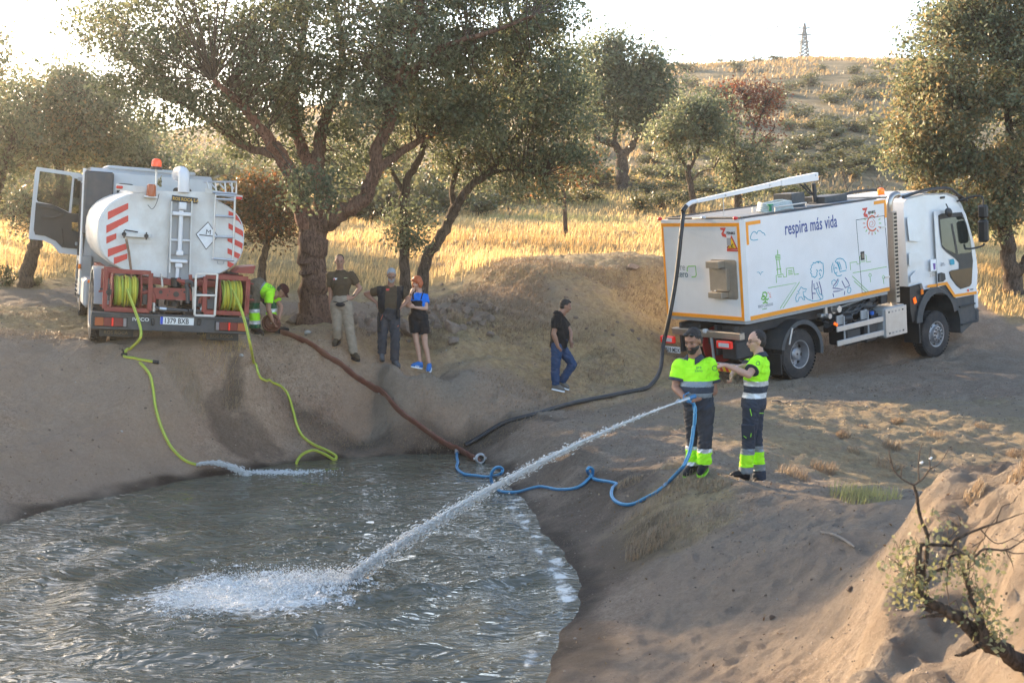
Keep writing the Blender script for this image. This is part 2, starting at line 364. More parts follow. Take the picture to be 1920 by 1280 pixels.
def ground_material():
    m = bpy.data.materials.new('dry_dirt'); nt, ns, L, b = nodes(m)
    tc = N(nt, 'ShaderNodeTexCoord'); P = tc.outputs['Object']
    def noise(sc, det=6., ro=.6, dist=0.):
        n = N(nt, 'ShaderNodeTexNoise', i_Scale=sc, i_Detail=det, i_Roughness=ro, i_Distortion=dist); L.new(P, n.inputs['Vector']); return n.outputs[0]
    def A(nm):
        a = N(nt, 'ShaderNodeAttribute'); a.attribute_name = nm; return a.outputs['Fac']
    def mix(f, a, c):
        x = N(nt, 'ShaderNodeMix', data_type='RGBA'); L.new(f, x.inputs[0])
        for s, v in ((6, a), (7, c)):
            if isinstance(v, tuple): x.inputs[s].default_value = (*v, 1)
            else: L.new(v, x.inputs[s])
        return x.outputs[2]
    def mr(f, a, c, lo=0., hi=1.):
        x = N(nt, 'ShaderNodeMapRange'); L.new(f, x.inputs[0]); x.inputs[1].default_value = a; x.inputs[2].default_value = c; x.inputs[3].default_value = lo; x.inputs[4].default_value = hi; return x.outputs[0]
    def mul(a, c):
        x = N(nt, 'ShaderNodeMath', operation='MULTIPLY'); L.new(a, x.inputs[0])
        if isinstance(c, float): x.inputs[1].default_value = c
        else: L.new(c, x.inputs[1])
        return x.outputs[0]
    dirt = ramp(nt, noise(1.6, 10, .78), [(.25, (.275,.21,.15)), (.5, (.41,.32,.237)), (.72, (.49,.40,.305))]).outputs[0]
    red = mix(mr(noise(.6, 5), .5, .72, 0, .55), dirt, (.36,.235,.165))
    grain = mix(mr(noise(22, 8, .8), .47, .60, 0, .50), red, (.18,.14,.105))
    grain = mix(mr(noise(48, 4, .7), .57, .65, 0, .55), grain, (.58,.51,.44))
    grain = mix(mr(noise(5.5, 9, .8), .46, .62, 0, .28), grain, (.22,.17,.13))
    straw = ramp(nt, noise(9, 8, .75), [(.28, (.22,.165,.095)), (.5, (.44,.34,.19)), (.75, (.60,.49,.30))]).outputs[0]
    g = mix(mul(A('straw'), mr(noise(3.5, 8, .75), .28, .50)), grain, straw)
    gold = ramp(nt, noise(2.2, 9, .75), [(.25, (.25,.18,.08)), (.5, (.43,.32,.14)), (.75, (.57,.45,.22))]).outputs[0]
    g = mix(A('gold'), g, gold)
    hill = ramp(nt, noise(.16, 9, .72), [(.36, (.07,.075,.04)), (.46, (.19,.155,.085)), (.6, (.32,.25,.14)), (.8, (.42,.33,.19))]).outputs[0]
    g = mix(A('hill'), g, hill)
    clay = ramp(nt, noise(2.3, 7, .7), [(.3, (.30,.22,.155)), (.6, (.40,.32,.24)), (.8, (.46,.39,.31))]).outputs[0]
    g = mix(A('clay'), g, clay)
    pale = mix(A('pale'), g, (.36,.29,.22))
    g = mix(mul(A('wet'), mr(noise(3, 5), .2, .5, .6, 1)), pale, (.045,.033,.024))
    L.new(g, b.inputs['Base Color']); L.new(mr(A('wet'), 0, 1, .95, .55), b.inputs['Roughness']); b.inputs['Specular IOR Level'].default_value = .25
    n1 = noise(7, 8, .7); n2 = noise(34, 6, .75)
    b1 = N(nt, 'ShaderNodeBump', i_Strength=1., i_Distance=.16); L.new(n1, b1.inputs['Height'])
    b2 = N(nt, 'ShaderNodeBump', i_Strength=1., i_Distance=.05); L.new(n2, b2.inputs['Height']); L.new(b1.outputs[0], b2.inputs['Normal'])
    b3 = N(nt, 'ShaderNodeBump', i_Strength=1., i_Distance=.014); L.new(noise(95, 4, .7), b3.inputs['Height']); L.new(b2.outputs[0], b3.inputs['Normal']); L.new(b3.outputs[0], b.inputs['Normal'])
    return m
# ------------------------------------------------------------------ ground sheet
def axis(a, b, st, far, g):
    s = list(np.arange(a, b+st/2, st)); d = st; x = s[-1]
    while x < far[1]: d *= g; x += d; s.append(x)
    d = st; x = s[0]; lo = []
    while x > far[0]: d *= g; x -= d; lo.append(x)
    return np.array(lo[::-1]+s)
gx = axis(-9.0, 9.0, .070, (-2500, 2500), 1.06); gy = axis(5.5, 26.5, .070, (-40, 4000), 1.032)
XX, YY = np.meshgrid(gx, gy); ZZ = H(XX.ravel(), YY.ravel())
nx, ny = len(gx), len(gy); ii = np.arange((nx*(ny-1))).reshape(ny-1, nx)[:, :-1].ravel()
x, y = XX.ravel(), YY.ravel(); z = ZZ
ground = npmesh('ground', np.c_[x, y, z], np.c_[ii, ii+1, ii+nx+1, ii+nx], ground_material(), smooth=True)
tag(ground, kind='structure')
sd = pond_sd(x, y)
wet = sstep(.42, .0, sd+.35*fbm(x*2, y*2, 3, 50))
def spot(px, py, rx, ry, soft=.5):
    c = G(px, py); k = ((x-c.x)/rx)**2+((y-c.y)/ry)**2+.9*fbm(x*3.1, y*3.1, 3, 60+int(px) % 7)
    return sstep(1+soft, 1-soft, k)
wet = np.maximum.reduce([wet, spot(430,812,.42,.28)*.6, spot(480,822,.42,.25)*.55, spot(437,742,.18,.22)*.55, spot(412,752,.16,.14)*.5, spot(1060,990,.9,.8,.8)*.6, spot(1110,930,.9,.9,.8)*.6, spot(1040,880,.7,.7,.8)*.4,
     spot(1180,1030,.6,1.0,.8)*.6, spot(1075,1180,.3,1.6,.9)*.7, spot(800,838,2.2,.45,.7)*.6])
straw = np.maximum.reduce([sstep(22.4, 24.5, y+.9*fbm(x*.6, y*.6, 3, 41)+.25*np.maximum(0, -x-1)*.8)*sstep(2.2, -1.2, x-4.2),
     spot(1640,800,3.6,2.2,.8)*.7, spot(1700,890,2.6,1.4,.8)*.8, spot(1260,960,.7,1.1,.7)*.9, spot(150,610,5,1.2,.7)*.7, spot(1850,780,2.6,1.6,.8)*.7])
pathm = sstep(1.5, .6, np.abs(y-(26.8+.05*x+.3*fbm(x*.2, x*0, 2, 3))))*sstep(2.5, -1, x)*.9
gold = sstep(28.2, 29.6, y+.5*fbm(x*.5, y*.5, 2, 44)+.0*x-sstep(-1, 1.5, x)*(x < 12)*2.2-(x >= 9)*2.5)*sstep(56, 47, y)
hillm = sstep(47, 56, y+2*fbm(x*.15, y*.15, 2, 45))
clay = sstep(-.25, .2, x-(3.05-(9.6-y)*.62)+.2*fbm(x*3, y*3, 3, 77))*sstep(10.5, 9.9, y)*(x > 0)
attr(ground, 'wet', wet); attr(ground, 'straw', straw*(1-pathm)); attr(ground, 'gold', gold); attr(ground, 'hill', hillm); attr(ground, 'clay', clay)
attr(ground, 'pale', np.maximum(pathm, .55*sstep(.52, .62, vnoise(x*.5, y*.5, 70))*(y < 24)))
# ------------------------------------------------------------------ water
SPL = on_z(560, 1110); JET0 = None
def water_material():
    m = bpy.data.materials.new('muddy_water'); nt, ns, L, b = nodes(m)
    tc = N(nt, 'ShaderNodeTexCoord')
    fo = N(nt, 'ShaderNodeAttribute'); fo.attribute_name = 'foam'
    no = N(nt, 'ShaderNodeTexNoise', i_Scale=9., i_Detail=9., i_Roughness=.75, i_Distortion=1.2); L.new(tc.outputs['Object'], no.inputs['Vector'])
    a = N(nt, 'ShaderNodeMath', operation='ADD'); L.new(fo.outputs['Fac'], a.inputs[0]); L.new(no.outputs[0], a.inputs[1])
    mr = N(nt, 'ShaderNodeMapRange'); mr.inputs[1].default_value = .93; mr.inputs[2].default_value = 1.22; L.new(a.outputs[0], mr.inputs[0])
    cn = N(nt, 'ShaderNodeTexNoise', i_Scale=.6, i_Detail=4.); L.new(tc.outputs['Object'], cn.inputs['Vector'])
    c = ramp(nt, cn.outputs[0], [(.3, (.075,.072,.048)), (.7, (.115,.108,.075))])
    mx = N(nt, 'ShaderNodeMix', data_type='RGBA'); L.new(mr.outputs[0], mx.inputs[0]); L.new(c.outputs[0], mx.inputs[6]); mx.inputs[7].default_value = (.70,.69,.64,1)
    L.new(mx.outputs[2], b.inputs['Base Color'])
    r2 = N(nt, 'ShaderNodeMapRange'); r2.inputs[3].default_value = .03; r2.inputs[4].default_value = .55; L.new(mr.outputs[0], r2.inputs[0]); L.new(r2.outputs[0], b.inputs['Roughness'])
    b.inputs['IOR'].default_value = 1.34; b.inputs['Specular IOR Level'].default_value = .75
    mp = N(nt, 'ShaderNodeMapping'); mp.inputs['Scale'].default_value = (.75, 1.9, 1); mp.inputs['Rotation'].default_value = (0,0,.35); L.new(tc.outputs['Object'], mp.inputs[0])
    n1 = N(nt, 'ShaderNodeTexNoise', i_Scale=3.0, i_Detail=2.5, i_Roughness=.42, i_Distortion=1.8); L.new(mp.outputs[0], n1.inputs['Vector'])
    bp = N(nt, 'ShaderNodeBump', i_Strength=1., i_Distance=.065); L.new(n1.outputs[0], bp.inputs['Height']); L.new(bp.outputs[0], b.inputs['Normal'])
    return m
def water_h(X, Y):
    dx, dy = X-SPL.x, Y-SPL.y; r = np.sqrt(dx*dx+dy*dy); th = np.arctan2(dy, dx)
    wx = X+.35*fbm(X*.6, Y*.6, 2, 81); wy = Y+.35*fbm(X*.6+5, Y*.6, 2, 82)
    hh = .034*np.sin(r*7.0+1.5*fbm(X*.7, Y*.7, 2, 80)+.8*np.sin(th*3))*np.exp(-r*.16)*sstep(.5, 1.5, r)
    hh += .024*np.sin(2.1*wx+4.2*wy+2*fbm(X*.5, Y*.5, 2, 83))*sstep(6, 1, Y-15.5)
    amp = .4+.6*sstep(-.2, .5, fbm(X*.35, Y*.35, 3, 84))
    rid = 1-np.abs(fbm(wx*1.5, wy*3.2, 3, 85))
    hh += amp*(.034*(rid-.7)+.012*fbm(wx*3, wy*6, 2, 86))
    # a rolling wave past the splash, and churned water where the jet lands
    wv = (Y-(SPL.y-.45))-.42*(X-SPL.x)-.10*np.sin(X*1.3)
    hh += .06*np.exp(-(wv/.16)**2)*sstep(-.5, 1.2, X-SPL.x)*sstep(4.2, 2.5, X-SPL.x)
    e = np.sqrt((dx/1.5)**2+(dy/1.0)**2); hh += np.exp(-(e*1.2)**2)*(.07*(1-np.abs(fbm(X*5, Y*6, 4, 87)))+.03*fbm(X*14, Y*14, 2, 88))
    hh -= .05*np.exp(-(((X-SPL.x-.9)/.4)**2+((Y-SPL.y-.2)/.35)**2))
    hh += .05*np.exp(-((e-1.35)/.2)**2)*(X < SPL.x+.4)
    return hh*sstep(-.02, -.5, pond_sd(X, Y))+.004
wxs = np.arange(-11.5, 2.6, .045); wys = np.arange(4.2, 21.8, .05)
X, Y = [q.ravel() for q in np.meshgrid(wxs, wys)]
sdw = pond_sd(X, Y); keep = (sdw < .5) & (np.abs(X) < Y*.46+.8)
nxx = len(wxs); q = np.arange(nxx*(len(wys)-1)).reshape(-1, nxx)[:, :-1].ravel()
Q = np.c_[q, q+1, q+nxx+1, q+nxx]; Q = Q[keep[Q].all(1)]
used = np.unique(Q); rem = np.zeros(len(X), int); rem[used] = np.arange(len(used)); X, Y = X[used], Y[used]
water = npmesh('water', np.c_[X, Y, water_h(X, Y)], rem[Q], water_material(), smooth=True); tag(water, kind='structure')
dx, dy = X-SPL.x, Y-SPL.y
tr = (dx+.62)/1.35; foam = .50*np.exp(-(((dx+.45)/1.3)**2+((dy+.30)/.95)**2)**1.3)+.25*np.exp(-(((dx+1.0)/2.0)**2+(dy/1.2)**2))
shore = sstep(.24, .0, np.abs(pond_sd(X, Y)+.16+.12*fbm(X*1.5, Y*1.5, 2, 99)))*sstep(-.6, .6, X)*sstep(19, 17, Y)*(.55+.75*fbm(X*7, Y*5, 3, 98))
foam = foam+.96*shore
c1 = on_z(520, 885); foam += .5*np.exp(-(((X-c1.x)/.75)**2+((Y-c1.y)/.2)**2))
c2 = on_z(930, 925); foam += .28*np.exp(-(((X-c2.x)/.9)**2+((Y-c2.y)/1.3)**2))
attr(water, 'foam', foam)
# ------------------------------------------------------------------ vegetation
def leaf_material(name, cols, trans=.45):
    m = bpy.data.materials.new(name); nt, ns, L, b = nodes(m)
    a = N(nt, 'ShaderNodeAttribute'); a.attribute_name = 'tone'
    r = ramp(nt, a.outputs['Fac'], [(i/(len(cols)-1), c) for i, c in enumerate(cols)])
    L.new(r.outputs[0], b.inputs['Base Color']); b.inputs['Roughness'].default_value = .5; b.inputs['Specular IOR Level'].default_value = .4
    t = N(nt, 'ShaderNodeBsdfTranslucent'); hs = N(nt, 'ShaderNodeHueSaturation'); hs.inputs['Hue'].default_value = .485; hs.inputs['Value'].default_value = 1.6; hs.inputs['Saturation'].default_value = 1.1
    L.new(r.outputs[0], hs.inputs['Color']); L.new(hs.outputs[0], t.inputs[0])
    mx = N(nt, 'ShaderNodeMixShader', i_0=trans); L.new(b.outputs[0], mx.inputs[1]); L.new(t.outputs[0], mx.inputs[2])
    L.new(mx.outputs[0], ns['Material Output'].inputs[0]); return m
OAK = [(.055,.072,.042), (.09,.112,.064), (.13,.152,.088), (.18,.198,.115), (.25,.19,.09)]
LM = leaf_material('oak_leaves', OAK)
LMB = leaf_material('browning_leaves', [(.05,.05,.02), (.09,.075,.03), (.14,.085,.035), (.2,.10,.04), (.24,.11,.045)], .5)
HGR = leaf_material('hill_straw', [(.24,.18,.09), (.35,.27,.14), (.44,.34,.18)], .35)
LMD = leaf_material('dead_leaves', [(.14,.06,.03), (.22,.09,.045), (.28,.12,.06)], .4)
LMF = leaf_material('green_oak_leaves', [(.07,.085,.04), (.12,.135,.065), (.19,.19,.10), (.28,.26,.15)], .35)
SHR = leaf_material('shrub_leaves', [(.045,.06,.025), (.075,.09,.04), (.11,.115,.055), (.17,.15,.075)], .3)
GRS = leaf_material('dry_grass', [(.34,.24,.10), (.47,.35,.16), (.60,.47,.23), (.5,.42,.22), (.30,.30,.13)], .5)
GRB = leaf_material('brown_grass', [(.19,.14,.085), (.29,.22,.14), (.40,.32,.21)], .25)
BARK = mat('oak_bark', (.10,.074,.056), .95, 0, .35, 9, .05, dirt=(.17,.145,.11), dirt_amt=.5, spec=.15, bscale=26)
BARKR = mat('flare_red_bark', (.24,.11,.075), .9, 0, .35, 7, .05, dirt=(.07,.045,.03), dirt_amt=.7, spec=.15, bscale=24)  # red tone paints lens flare into the bark colour
def barkmat(name, c0, c1, c2):
    m = bpy.data.materials.new(name); nt, ns, L, b = nodes(m); tc = N(nt, 'ShaderNodeTexCoord'); mp = N(nt, 'ShaderNodeMapping'); mp.inputs['Scale'].default_value = (1,1,.28); L.new(tc.outputs['Object'], mp.inputs[0])
    v = N(nt, 'ShaderNodeTexNoise', i_Scale=22., i_Detail=8., i_Roughness=.72, i_Distortion=.8); L.new(mp.outputs[0], v.inputs['Vector']); g = N(nt, 'ShaderNodeTexNoise', i_Scale=1.3, i_Detail=5.); L.new(tc.outputs['Object'], g.inputs['Vector'])
    r = ramp(nt, v.outputs[0], [(.36, c0), (.52, c1), (.68, tuple(min(1, q*1.5) for q in c1))]); mx = N(nt, 'ShaderNodeMix', data_type='RGBA'); mr = N(nt, 'ShaderNodeMapRange'); mr.inputs[1].default_value = .5; mr.inputs[2].default_value = .68; L.new(g.outputs[0], mr.inputs[0]); L.new(mr.outputs[0], mx.inputs[0]); L.new(r.outputs[0], mx.inputs[6])
    mu = N(nt, 'ShaderNodeMix', data_type='RGBA', blend_type='MULTIPLY', i_0=1.); L.new(r.outputs[0], mu.inputs[6]); mu.inputs[7].default_value = (*c2, 1); L.new(mu.outputs[2], mx.inputs[7]); L.new(mx.outputs[2], b.inputs['Base Color'])
    b.inputs['Roughness'].default_value = .95; b.inputs['Specular IOR Level'].default_value = .15; bp = N(nt, 'ShaderNodeBump', i_Strength=1., i_Distance=.055); L.new(v.outputs[0], bp.inputs['Height']); L.new(bp.outputs[0], b.inputs['Normal']); return m
BARK = barkmat('oak_bark', (.03,.022,.017), (.115,.085,.064), (1.5,1.45,1.3)); BARKM = barkmat('flare_warm_bark', (.045,.026,.019), (.165,.10,.072), (1.3,1.2,1.1)); BARKR = barkmat('flare_red_bark', (.07,.032,.022), (.25,.125,.085), (.5,.5,.5))  # second and third barks have the red of lens flare painted in
TWIG = mat('twig_bark', (.09,.065,.048), .9, 0, .25, 12, .0, spec=.2)
def leafmesh(name, P, size, tone, m, parent, world=True, up=0., aspect=.55, rs=RS):
    n = len(P); d = rs.normal(size=(n,3)); d[:, 2] += up; d /= np.linalg.norm(d, axis=1)[:, None]
    e = np.cross(d, rs.normal(size=(n,3))); e /= np.linalg.norm(e, axis=1)[:, None]+1e-9
    s = (size*(.6+.8*rs.rand(n)))[:, None]; nn = np.cross(d, e)
    V = np.stack([P-d*s*.5, P+e*s*.5*aspect-nn*s*.08, P+d*s*.5, P-e*s*.5*aspect-nn*s*.08], 1).reshape(-1, 3)
    F = np.arange(4*n).reshape(n, 4); o = npmesh(name, V, F, m, parent, world); attr(o, 'tone', np.clip(tone, 0, 1), 'FACE')
    return o
def blob_clumps(c, r, n, shell=.55, rs=RS):
    d = rs.normal(size=(n,3)); d /= np.linalg.norm(d, axis=1)[:, None]
    rad = (shell+(1-shell)*rs.rand(n)**.7)[:, None]
    wob = 1+.20*np.sin(d[:, :1]*5+c[0])*np.cos(d[:, 1:2]*4+c[2]*2)+.22*rs.rand(n, 1)**2
    q = np.array(c)+d*rad*wob*np.array(r); R_ = float(np.mean(np.array(r))); f = 2.6/max(R_, .3)
    g = np.sin(q[:, 0]*f*1.9+c[2]*3)+np.sin(q[:, 1]*f*1.7+c[0])+np.sin(q[:, 2]*f*2.6+c[0]*2)+rs.normal(size=n)*.45
    return q[g > -.75]
def twigmesh(name, A, B, r0, m, parent, mid=.12, rs=RS):
    """many thin three-sided bent twigs from A to B"""
    n = len(A); M = (A+B)/2+rs.normal(size=(n,3))*mid*np.linalg.norm(B-A, axis=1)[:, None]; M[:, 2] += .05
    V = []; d = B-A; d /= np.linalg.norm(d, axis=1)[:, None]+1e-9
    s = np.cross(d, np.array([.3,.2,1.])); s /= np.linalg.norm(s, axis=1)[:, None]+1e-9; u = np.cross(d, s)
    r = np.full((n,1), 1.)*r0
    for P, k in ((A, 1.), (M, .65), (B, .25)):
        for a in (0, 2.1, 4.2): V.append(P+(s*math.cos(a)+u*math.sin(a))*r*k)
    V = np.stack(V, 1).reshape(-1, 3); base = np.arange(n)[:, None]*9; F = []
    for i in (0, 3):
        for k in range(3): F.append(np.c_[base+i+k, base+i+(k+1) % 3, base+i+3+(k+1) % 3, base+i+3+k])
    return npmesh(name, V, np.concatenate(F), m, parent, True)
def limb_mb(mb, pts, radii, n=12, wob=.06, rs=random):
    P = smoothpath(pts, 6); m = len(P); R = []
    for i in range(m):
        t = i/(m-1)*(len(radii)-1); k = min(int(t), len(radii)-2); R.append((radii[k]*(1-t+k)+radii[k+1]*(t-k))*(1+rs.uniform(-wob, wob)))
    for i in range(1, m-1): P[i] = P[i]+Vector((rs.uniform(-1,1), rs.uniform(-1,1), rs.uniform(-1,1)))*R[i]*.22
    mb.tube(P, R, n); return P
def PXP(l, D): return [at(p[0], p[1], D+(p[2] if len(p) > 2 else 0)) for p in l]
def tree(name, label, base, D, limbs, blobs, leaf=.075, per=26, sig=.20, m=LM, bark=BARK, group=None, cat='tree', twr=.012, ntw=.6, seed=1, tone=(.3,.35), trunkn=1, barks=None):
    """limbs: [(pixel points, radii)], first trunkn are the trunk; blobs: [(px,py,dD,rx,ry,rz(px),clumps)]"""
    rs = np.random.RandomState(seed); rr = random.Random(seed)
    b = G(*base); root = empty(name, b, label, cat, group)
    LP = []
    tm = MB(); lm = []
    for i, (pts, rad) in enumerate(limbs):
        W = PXP(pts, D)
        if i < trunkn: W[0].z = h1(W[0].x, W[0].y)-.12
        if i < trunkn: LP += limb_mb(tm, W, rad, 16, .07, rr)
        else:
            q = MB(); LP += limb_mb(q, W, rad, 10, .07, rr); lm.append(q)
    tm.build('trunk', bark, root, world=True, ang=80)
    for i, q in enumerate(lm): q.build('limb', (barks or {}).get(i, bark), root, world=True, ang=80)
    cl = []; tn = []
    for (px, py, dD, rx, ry, rz, n) in blobs:
        c = at(px, py, D+dD); k = (D+dD)/FPX
        q = blob_clumps(c, (rx*k, rz*k, ry*k), int(n*1.3), rs=rs); n = len(q); cl.append(q); tn.append(np.full(n, rs.uniform(-.12,.12))+rs.normal(size=n)*.20)
    cl = np.concatenate(cl); tn = np.concatenate(tn); n = len(cl)
    P = np.repeat(cl, per, 0)+rs.normal(size=(n*per,3))*sig*np.array([1,1,.75])*np.repeat(.6+.8*rs.rand(n), per)[:, None]
    tt = np.repeat(tn, per)+tone[0]+tone[1]*rs.rand(n*per)
    leafmesh('crown', P, leaf, tt, m, root, rs=rs)['kind'] = 'stuff'
    LPn = np.array(LP); sel = rs.rand(n) < ntw; B = cl[sel]
    A = LPn[((B[:, None]-LPn[None])**2*np.array([1,1,.6])).sum(-1).argmin(1)]
    o = twigmesh('twigs', A, B, twr, TWIG, root, rs=rs); o['kind'] = 'stuff'
    A2 = cl; B2 = A2+rs.normal(size=A2.shape)*sig*1.3
    o = twigmesh('fine_twigs', A2, B2, twr*.4, TWIG, root, rs=rs); o['kind'] = 'stuff'
    return root
# big oak
tree('oak_tree', 'huge old holm oak with a thick forked trunk beside the bending worker', (592,604), 24.3,
 [([(592,612),(588,560,.0),(586,500),(588,450),(596,405)], [.36,.27,.255,.26,.27]),
  ([(588,440),(568,400),(552,350,-.1),(530,300,-.3),(500,255,-.6),(455,200,-.9),(400,150,-1.2)], [.2,.17,.15,.135,.11,.08,.04]),
  ([(594,425),(604,370,.2),(590,320,.3),(566,280,.5),(548,210,.8),(560,120,1.0),(575,30,1.2)], [.2,.17,.14,.12,.10,.08,.05]),
  ([(600,428),(640,400,-.1),(685,368,-.2),(700,325,-.3),(708,280,-.4),(732,220,-.6),(742,160,-.9),(770,80,-1.2),(790,0,-1.4)], [.19,.155,.14,.125,.115,.105,.09,.07,.04]),
  ([(592,330,.3),(600,270,.5),(612,215,.7),(635,165,.9),(642,90,1.2),(625,0,1.4)], [.13,.12,.105,.09,.07,.05]),
  ([(700,325,-.3),(760,280,.3),(830,240,.8),(900,200,1.2),(960,160,1.5)], [.09,.07,.06,.045,.02]),
  ([(520,290,-.3),(450,270,.6),(370,210,1.2),(290,160,1.8),(220,80,2.2)], [.09,.07,.055,.04,.02]),
  ([(742,160,-.9),(830,90,-1.2),(920,60,-1.4),(1000,30,-1.5)], [.07,.055,.04,.02])],
 [(300,40,.5,150,60,150,130),(250,140,.8,60,50,80,60),(200,60,1.4,60,60,80,40),(380,120,0,130,90,140,190),(350,200,.2,90,45,80,60),(500,120,-.4,120,90,150,200),(620,60,0,150,90,160,260),(760,80,-.5,140,90,150,260),(800,160,0,120,80,120,170),
  (900,30,0,140,70,150,230),(1010,20,.8,80,40,90,80),(600,190,.9,90,70,110,90),(480,215,.7,85,42,80,70),(700,190,-1.0,60,50,70,60),(585,350,-1.6,42,34,40,34),(560,300,1.0,50,35,50,28),(640,330,1.0,40,40,40,26),
  (860,220,.8,110,60,110,120),(960,120,.4,110,70,110,150),(700,260,.8,60,50,60,45),(450,275,1.0,55,26,50,26),
  (400,-40,0,230,70,180,110),(650,-60,0,260,90,200,150),(900,-60,.4,220,80,180,110),(520,-170,0,280,80,200,90),(880,-150,0,160,60,160,40)],
 leaf=.08, per=38, sig=.17, seed=11, bark=BARKM, barks={0:BARKR, 1:BARKR}, tone=(.10,.50), ntw=.45, twr=.014)
tree('oak_tree', 'slender oak behind the seated-height brush with a leafy tuft halfway up its upright trunk', (760,522), 26.5,
 [([(760,528),(759,480),(757,430),(756,380),(764,335)], [.14,.105,.10,.095,.085]),
  ([(764,335),(785,300),(800,250,.3),(812,180,.5)], [.08,.07,.055,.03]), ([(757,360),(735,320,.3),(725,270,.6)], [.06,.05,.02])],
 [(768,425,-.2,34,48,34,60),(745,398,0,20,16,20,14),(800,270,.8,60,50,60,60),(830,215,.6,80,50,80,80),(740,300,.6,40,40,40,34)], leaf=.075, per=24, sig=.16, seed=12, tone=(.35,.45))
tree('oak_tree', 'oak with trunk leaning right under a wide low russet-tinged crown', (788,505), 27.2,
 [([(786,512),(800,482),(822,455),(846,405),(856,385)], [.15,.12,.115,.11,.10]),
  ([(856,385),(880,350),(915,325),(945,285,.3),(985,240,.6),(1040,200,.9)], [.095,.085,.075,.06,.045,.02]),
  ([(852,392),(848,350,.3),(862,300,.5),(858,240,.7)], [.075,.06,.05,.03]), ([(915,325),(970,318,-.4),(1020,330,-.6)], [.04,.03,.015])],
 [(1040,140,.3,75,70,90,130),(950,215,0,90,70,100,150),(1055,230,0,60,60,70,100),(870,260,.2,70,55,70,80),(1040,300,-.2,80,40,70,80),(960,300,.3,75,40,60,60),(870,320,.5,60,34,50,36),(1000,355,-.4,60,24,50,34),(930,150,.5,90,60,90,90)],
 m=LM, leaf=.08, per=34, sig=.17, seed=13, tone=(.18,.6))
tree('oak_tree', 'small russet oak with a thin bare stem below the lowest oak crown', (1061,398), 38,
 [([(1062,402),(1058,370),(1050,345)], [.07,.055,.04]), ([(1058,372),(1068,345),(1075,320)], [.035,.03,.02])],
 [(1045,320,0,48,34,45,60),(1085,305,.4,36,30,36,34)], m=LMB, leaf=.1, per=26, sig=.24, seed=14)
tree('oak_tree', 'tall dark oak with a Y-shaped trunk standing at the foot of the hill', (1170,352), 53,
 [([(1171,356),(1168,320),(1165,288)], [.33,.24,.22]), ([(1165,290),(1150,270),(1125,262),(1110,235),(1105,190)], [.17,.15,.13,.1,.04]),
  ([(1166,290),(1185,272),(1195,240),(1200,190),(1205,140)], [.17,.15,.12,.09,.04]), ([(1150,272),(1158,220),(1160,150)], [.1,.08,.03])],
 [(1185,120,0,52,36,55,110),(1130,105,0,36,30,40,60),(1225,170,0,48,45,50,110),(1110,170,0,38,55,45,80),(1165,185,0,55,45,55,110),(1215,225,0,34,28,34,50),(1125,240,0,30,20,30,26),(1150,80,0,24,12,24,18)],
 leaf=.15, per=34, sig=.33, seed=15, tone=(.2,.45), twr=.03)
tree('oak_tree', 'grey-green oak with a thin crooked trunk rising behind the hose arm', (1298,408), 44,
 [([(1298,412),(1298,370),(1292,335),(1288,310)], [.13,.11,.10,.09]), ([(1290,318),(1275,295),(1262,270)], [.06,.05,.02]), ([(1291,322),(1308,285),(1312,250)], [.06,.05,.02]), ([(1294,342),(1315,322),(1338,318)], [.04,.03,.012])],
 [(1290,235,0,58,40,50,110),(1250,250,0,32,32,34,45),(1320,215,0,40,36,40,55),(1340,270,0,28,30,30,28),(1262,298,0,26,18,26,20),(1300,200,0,30,16,30,24)],
 leaf=.12, per=30, sig=.25, seed=16, tone=(.3,.4), twr=.022)
tree('oak_tree', 'half-dead oak with a rust-orange top and bare limbs on the slope', (1386,400), 47,
 [([(1385,402),(1386,360),(1388,325)], [.12,.10,.09]), ([(1388,330),(1405,285),(1418,240),(1435,200)], [.08,.07,.05,.02]), ([(1388,340),(1378,280),(1375,220),(1370,180)], [.07,.055,.04,.02]),
  ([(1404,290),(1428,262),(1450,245)], [.04,.03,.012]), ([(1418,240),(1400,205),(1390,175)], [.035,.025,.01])],
 [(1378,180,0,34,22,30,42),(1435,180,0,30,22,28,34),(1405,215,0,40,20,34,20),(1440,240,0,24,24,24,12)],
 m=LMD, leaf=.1, per=26, sig=.26, seed=17, tone=(.2,.6), twr=.022, ntw=.9)
tree('oak_tree', 'low grey-green oak filling the gap under the rust-orange tree', (1382,398), 45,
 [([(1382,402),(1380,350),(1378,300)], [.10,.08,.05])], [(1392,310,0,36,44,36,90),(1370,250,0,22,34,24,30),(1400,350,0,20,22,20,24)], leaf=.12, per=28, sig=.3, seed=18, tone=(.3,.4), twr=.02)
tree('oak_tree', 'large sunlit holm oak rising behind the white cab out of the picture', (1899,566), 34,
 [([(1898,572),(1897,520),(1890,465),(1884,410)], [.30,.22,.20,.19]), ([(1884,415),(1860,360),(1830,290),(1800,220)], [.13,.11,.08,.04]), ([(1886,410),(1900,330),(1890,220),(1880,110)], [.15,.12,.09,.05]), ([(1900,520),(1925,485),(1955,440),(2000,380)], [.15,.13,.11,.07])],
 [(1800,120,0,110,110,110,330),(1740,230,0,80,80,90,220),(1850,240,0,110,90,110,300),(1890,60,0,110,100,110,280),(1720,290,.2,60,34,60,60),(1810,350,0,90,56,80,190),(1900,360,.3,80,50,80,140),(1850,410,0,60,30,60,70),(1860,-40,0,110,80,110,120),(1960,200,0,100,130,110,180),
  (1820,40,0,60,60,70,110),(1770,160,-.3,50,50,60,60),(1960,20,0,100,100,110,90)],
 leaf=.11, per=36, sig=.21, seed=19, tone=(.45,.55), twr=.02, ntw=.35)
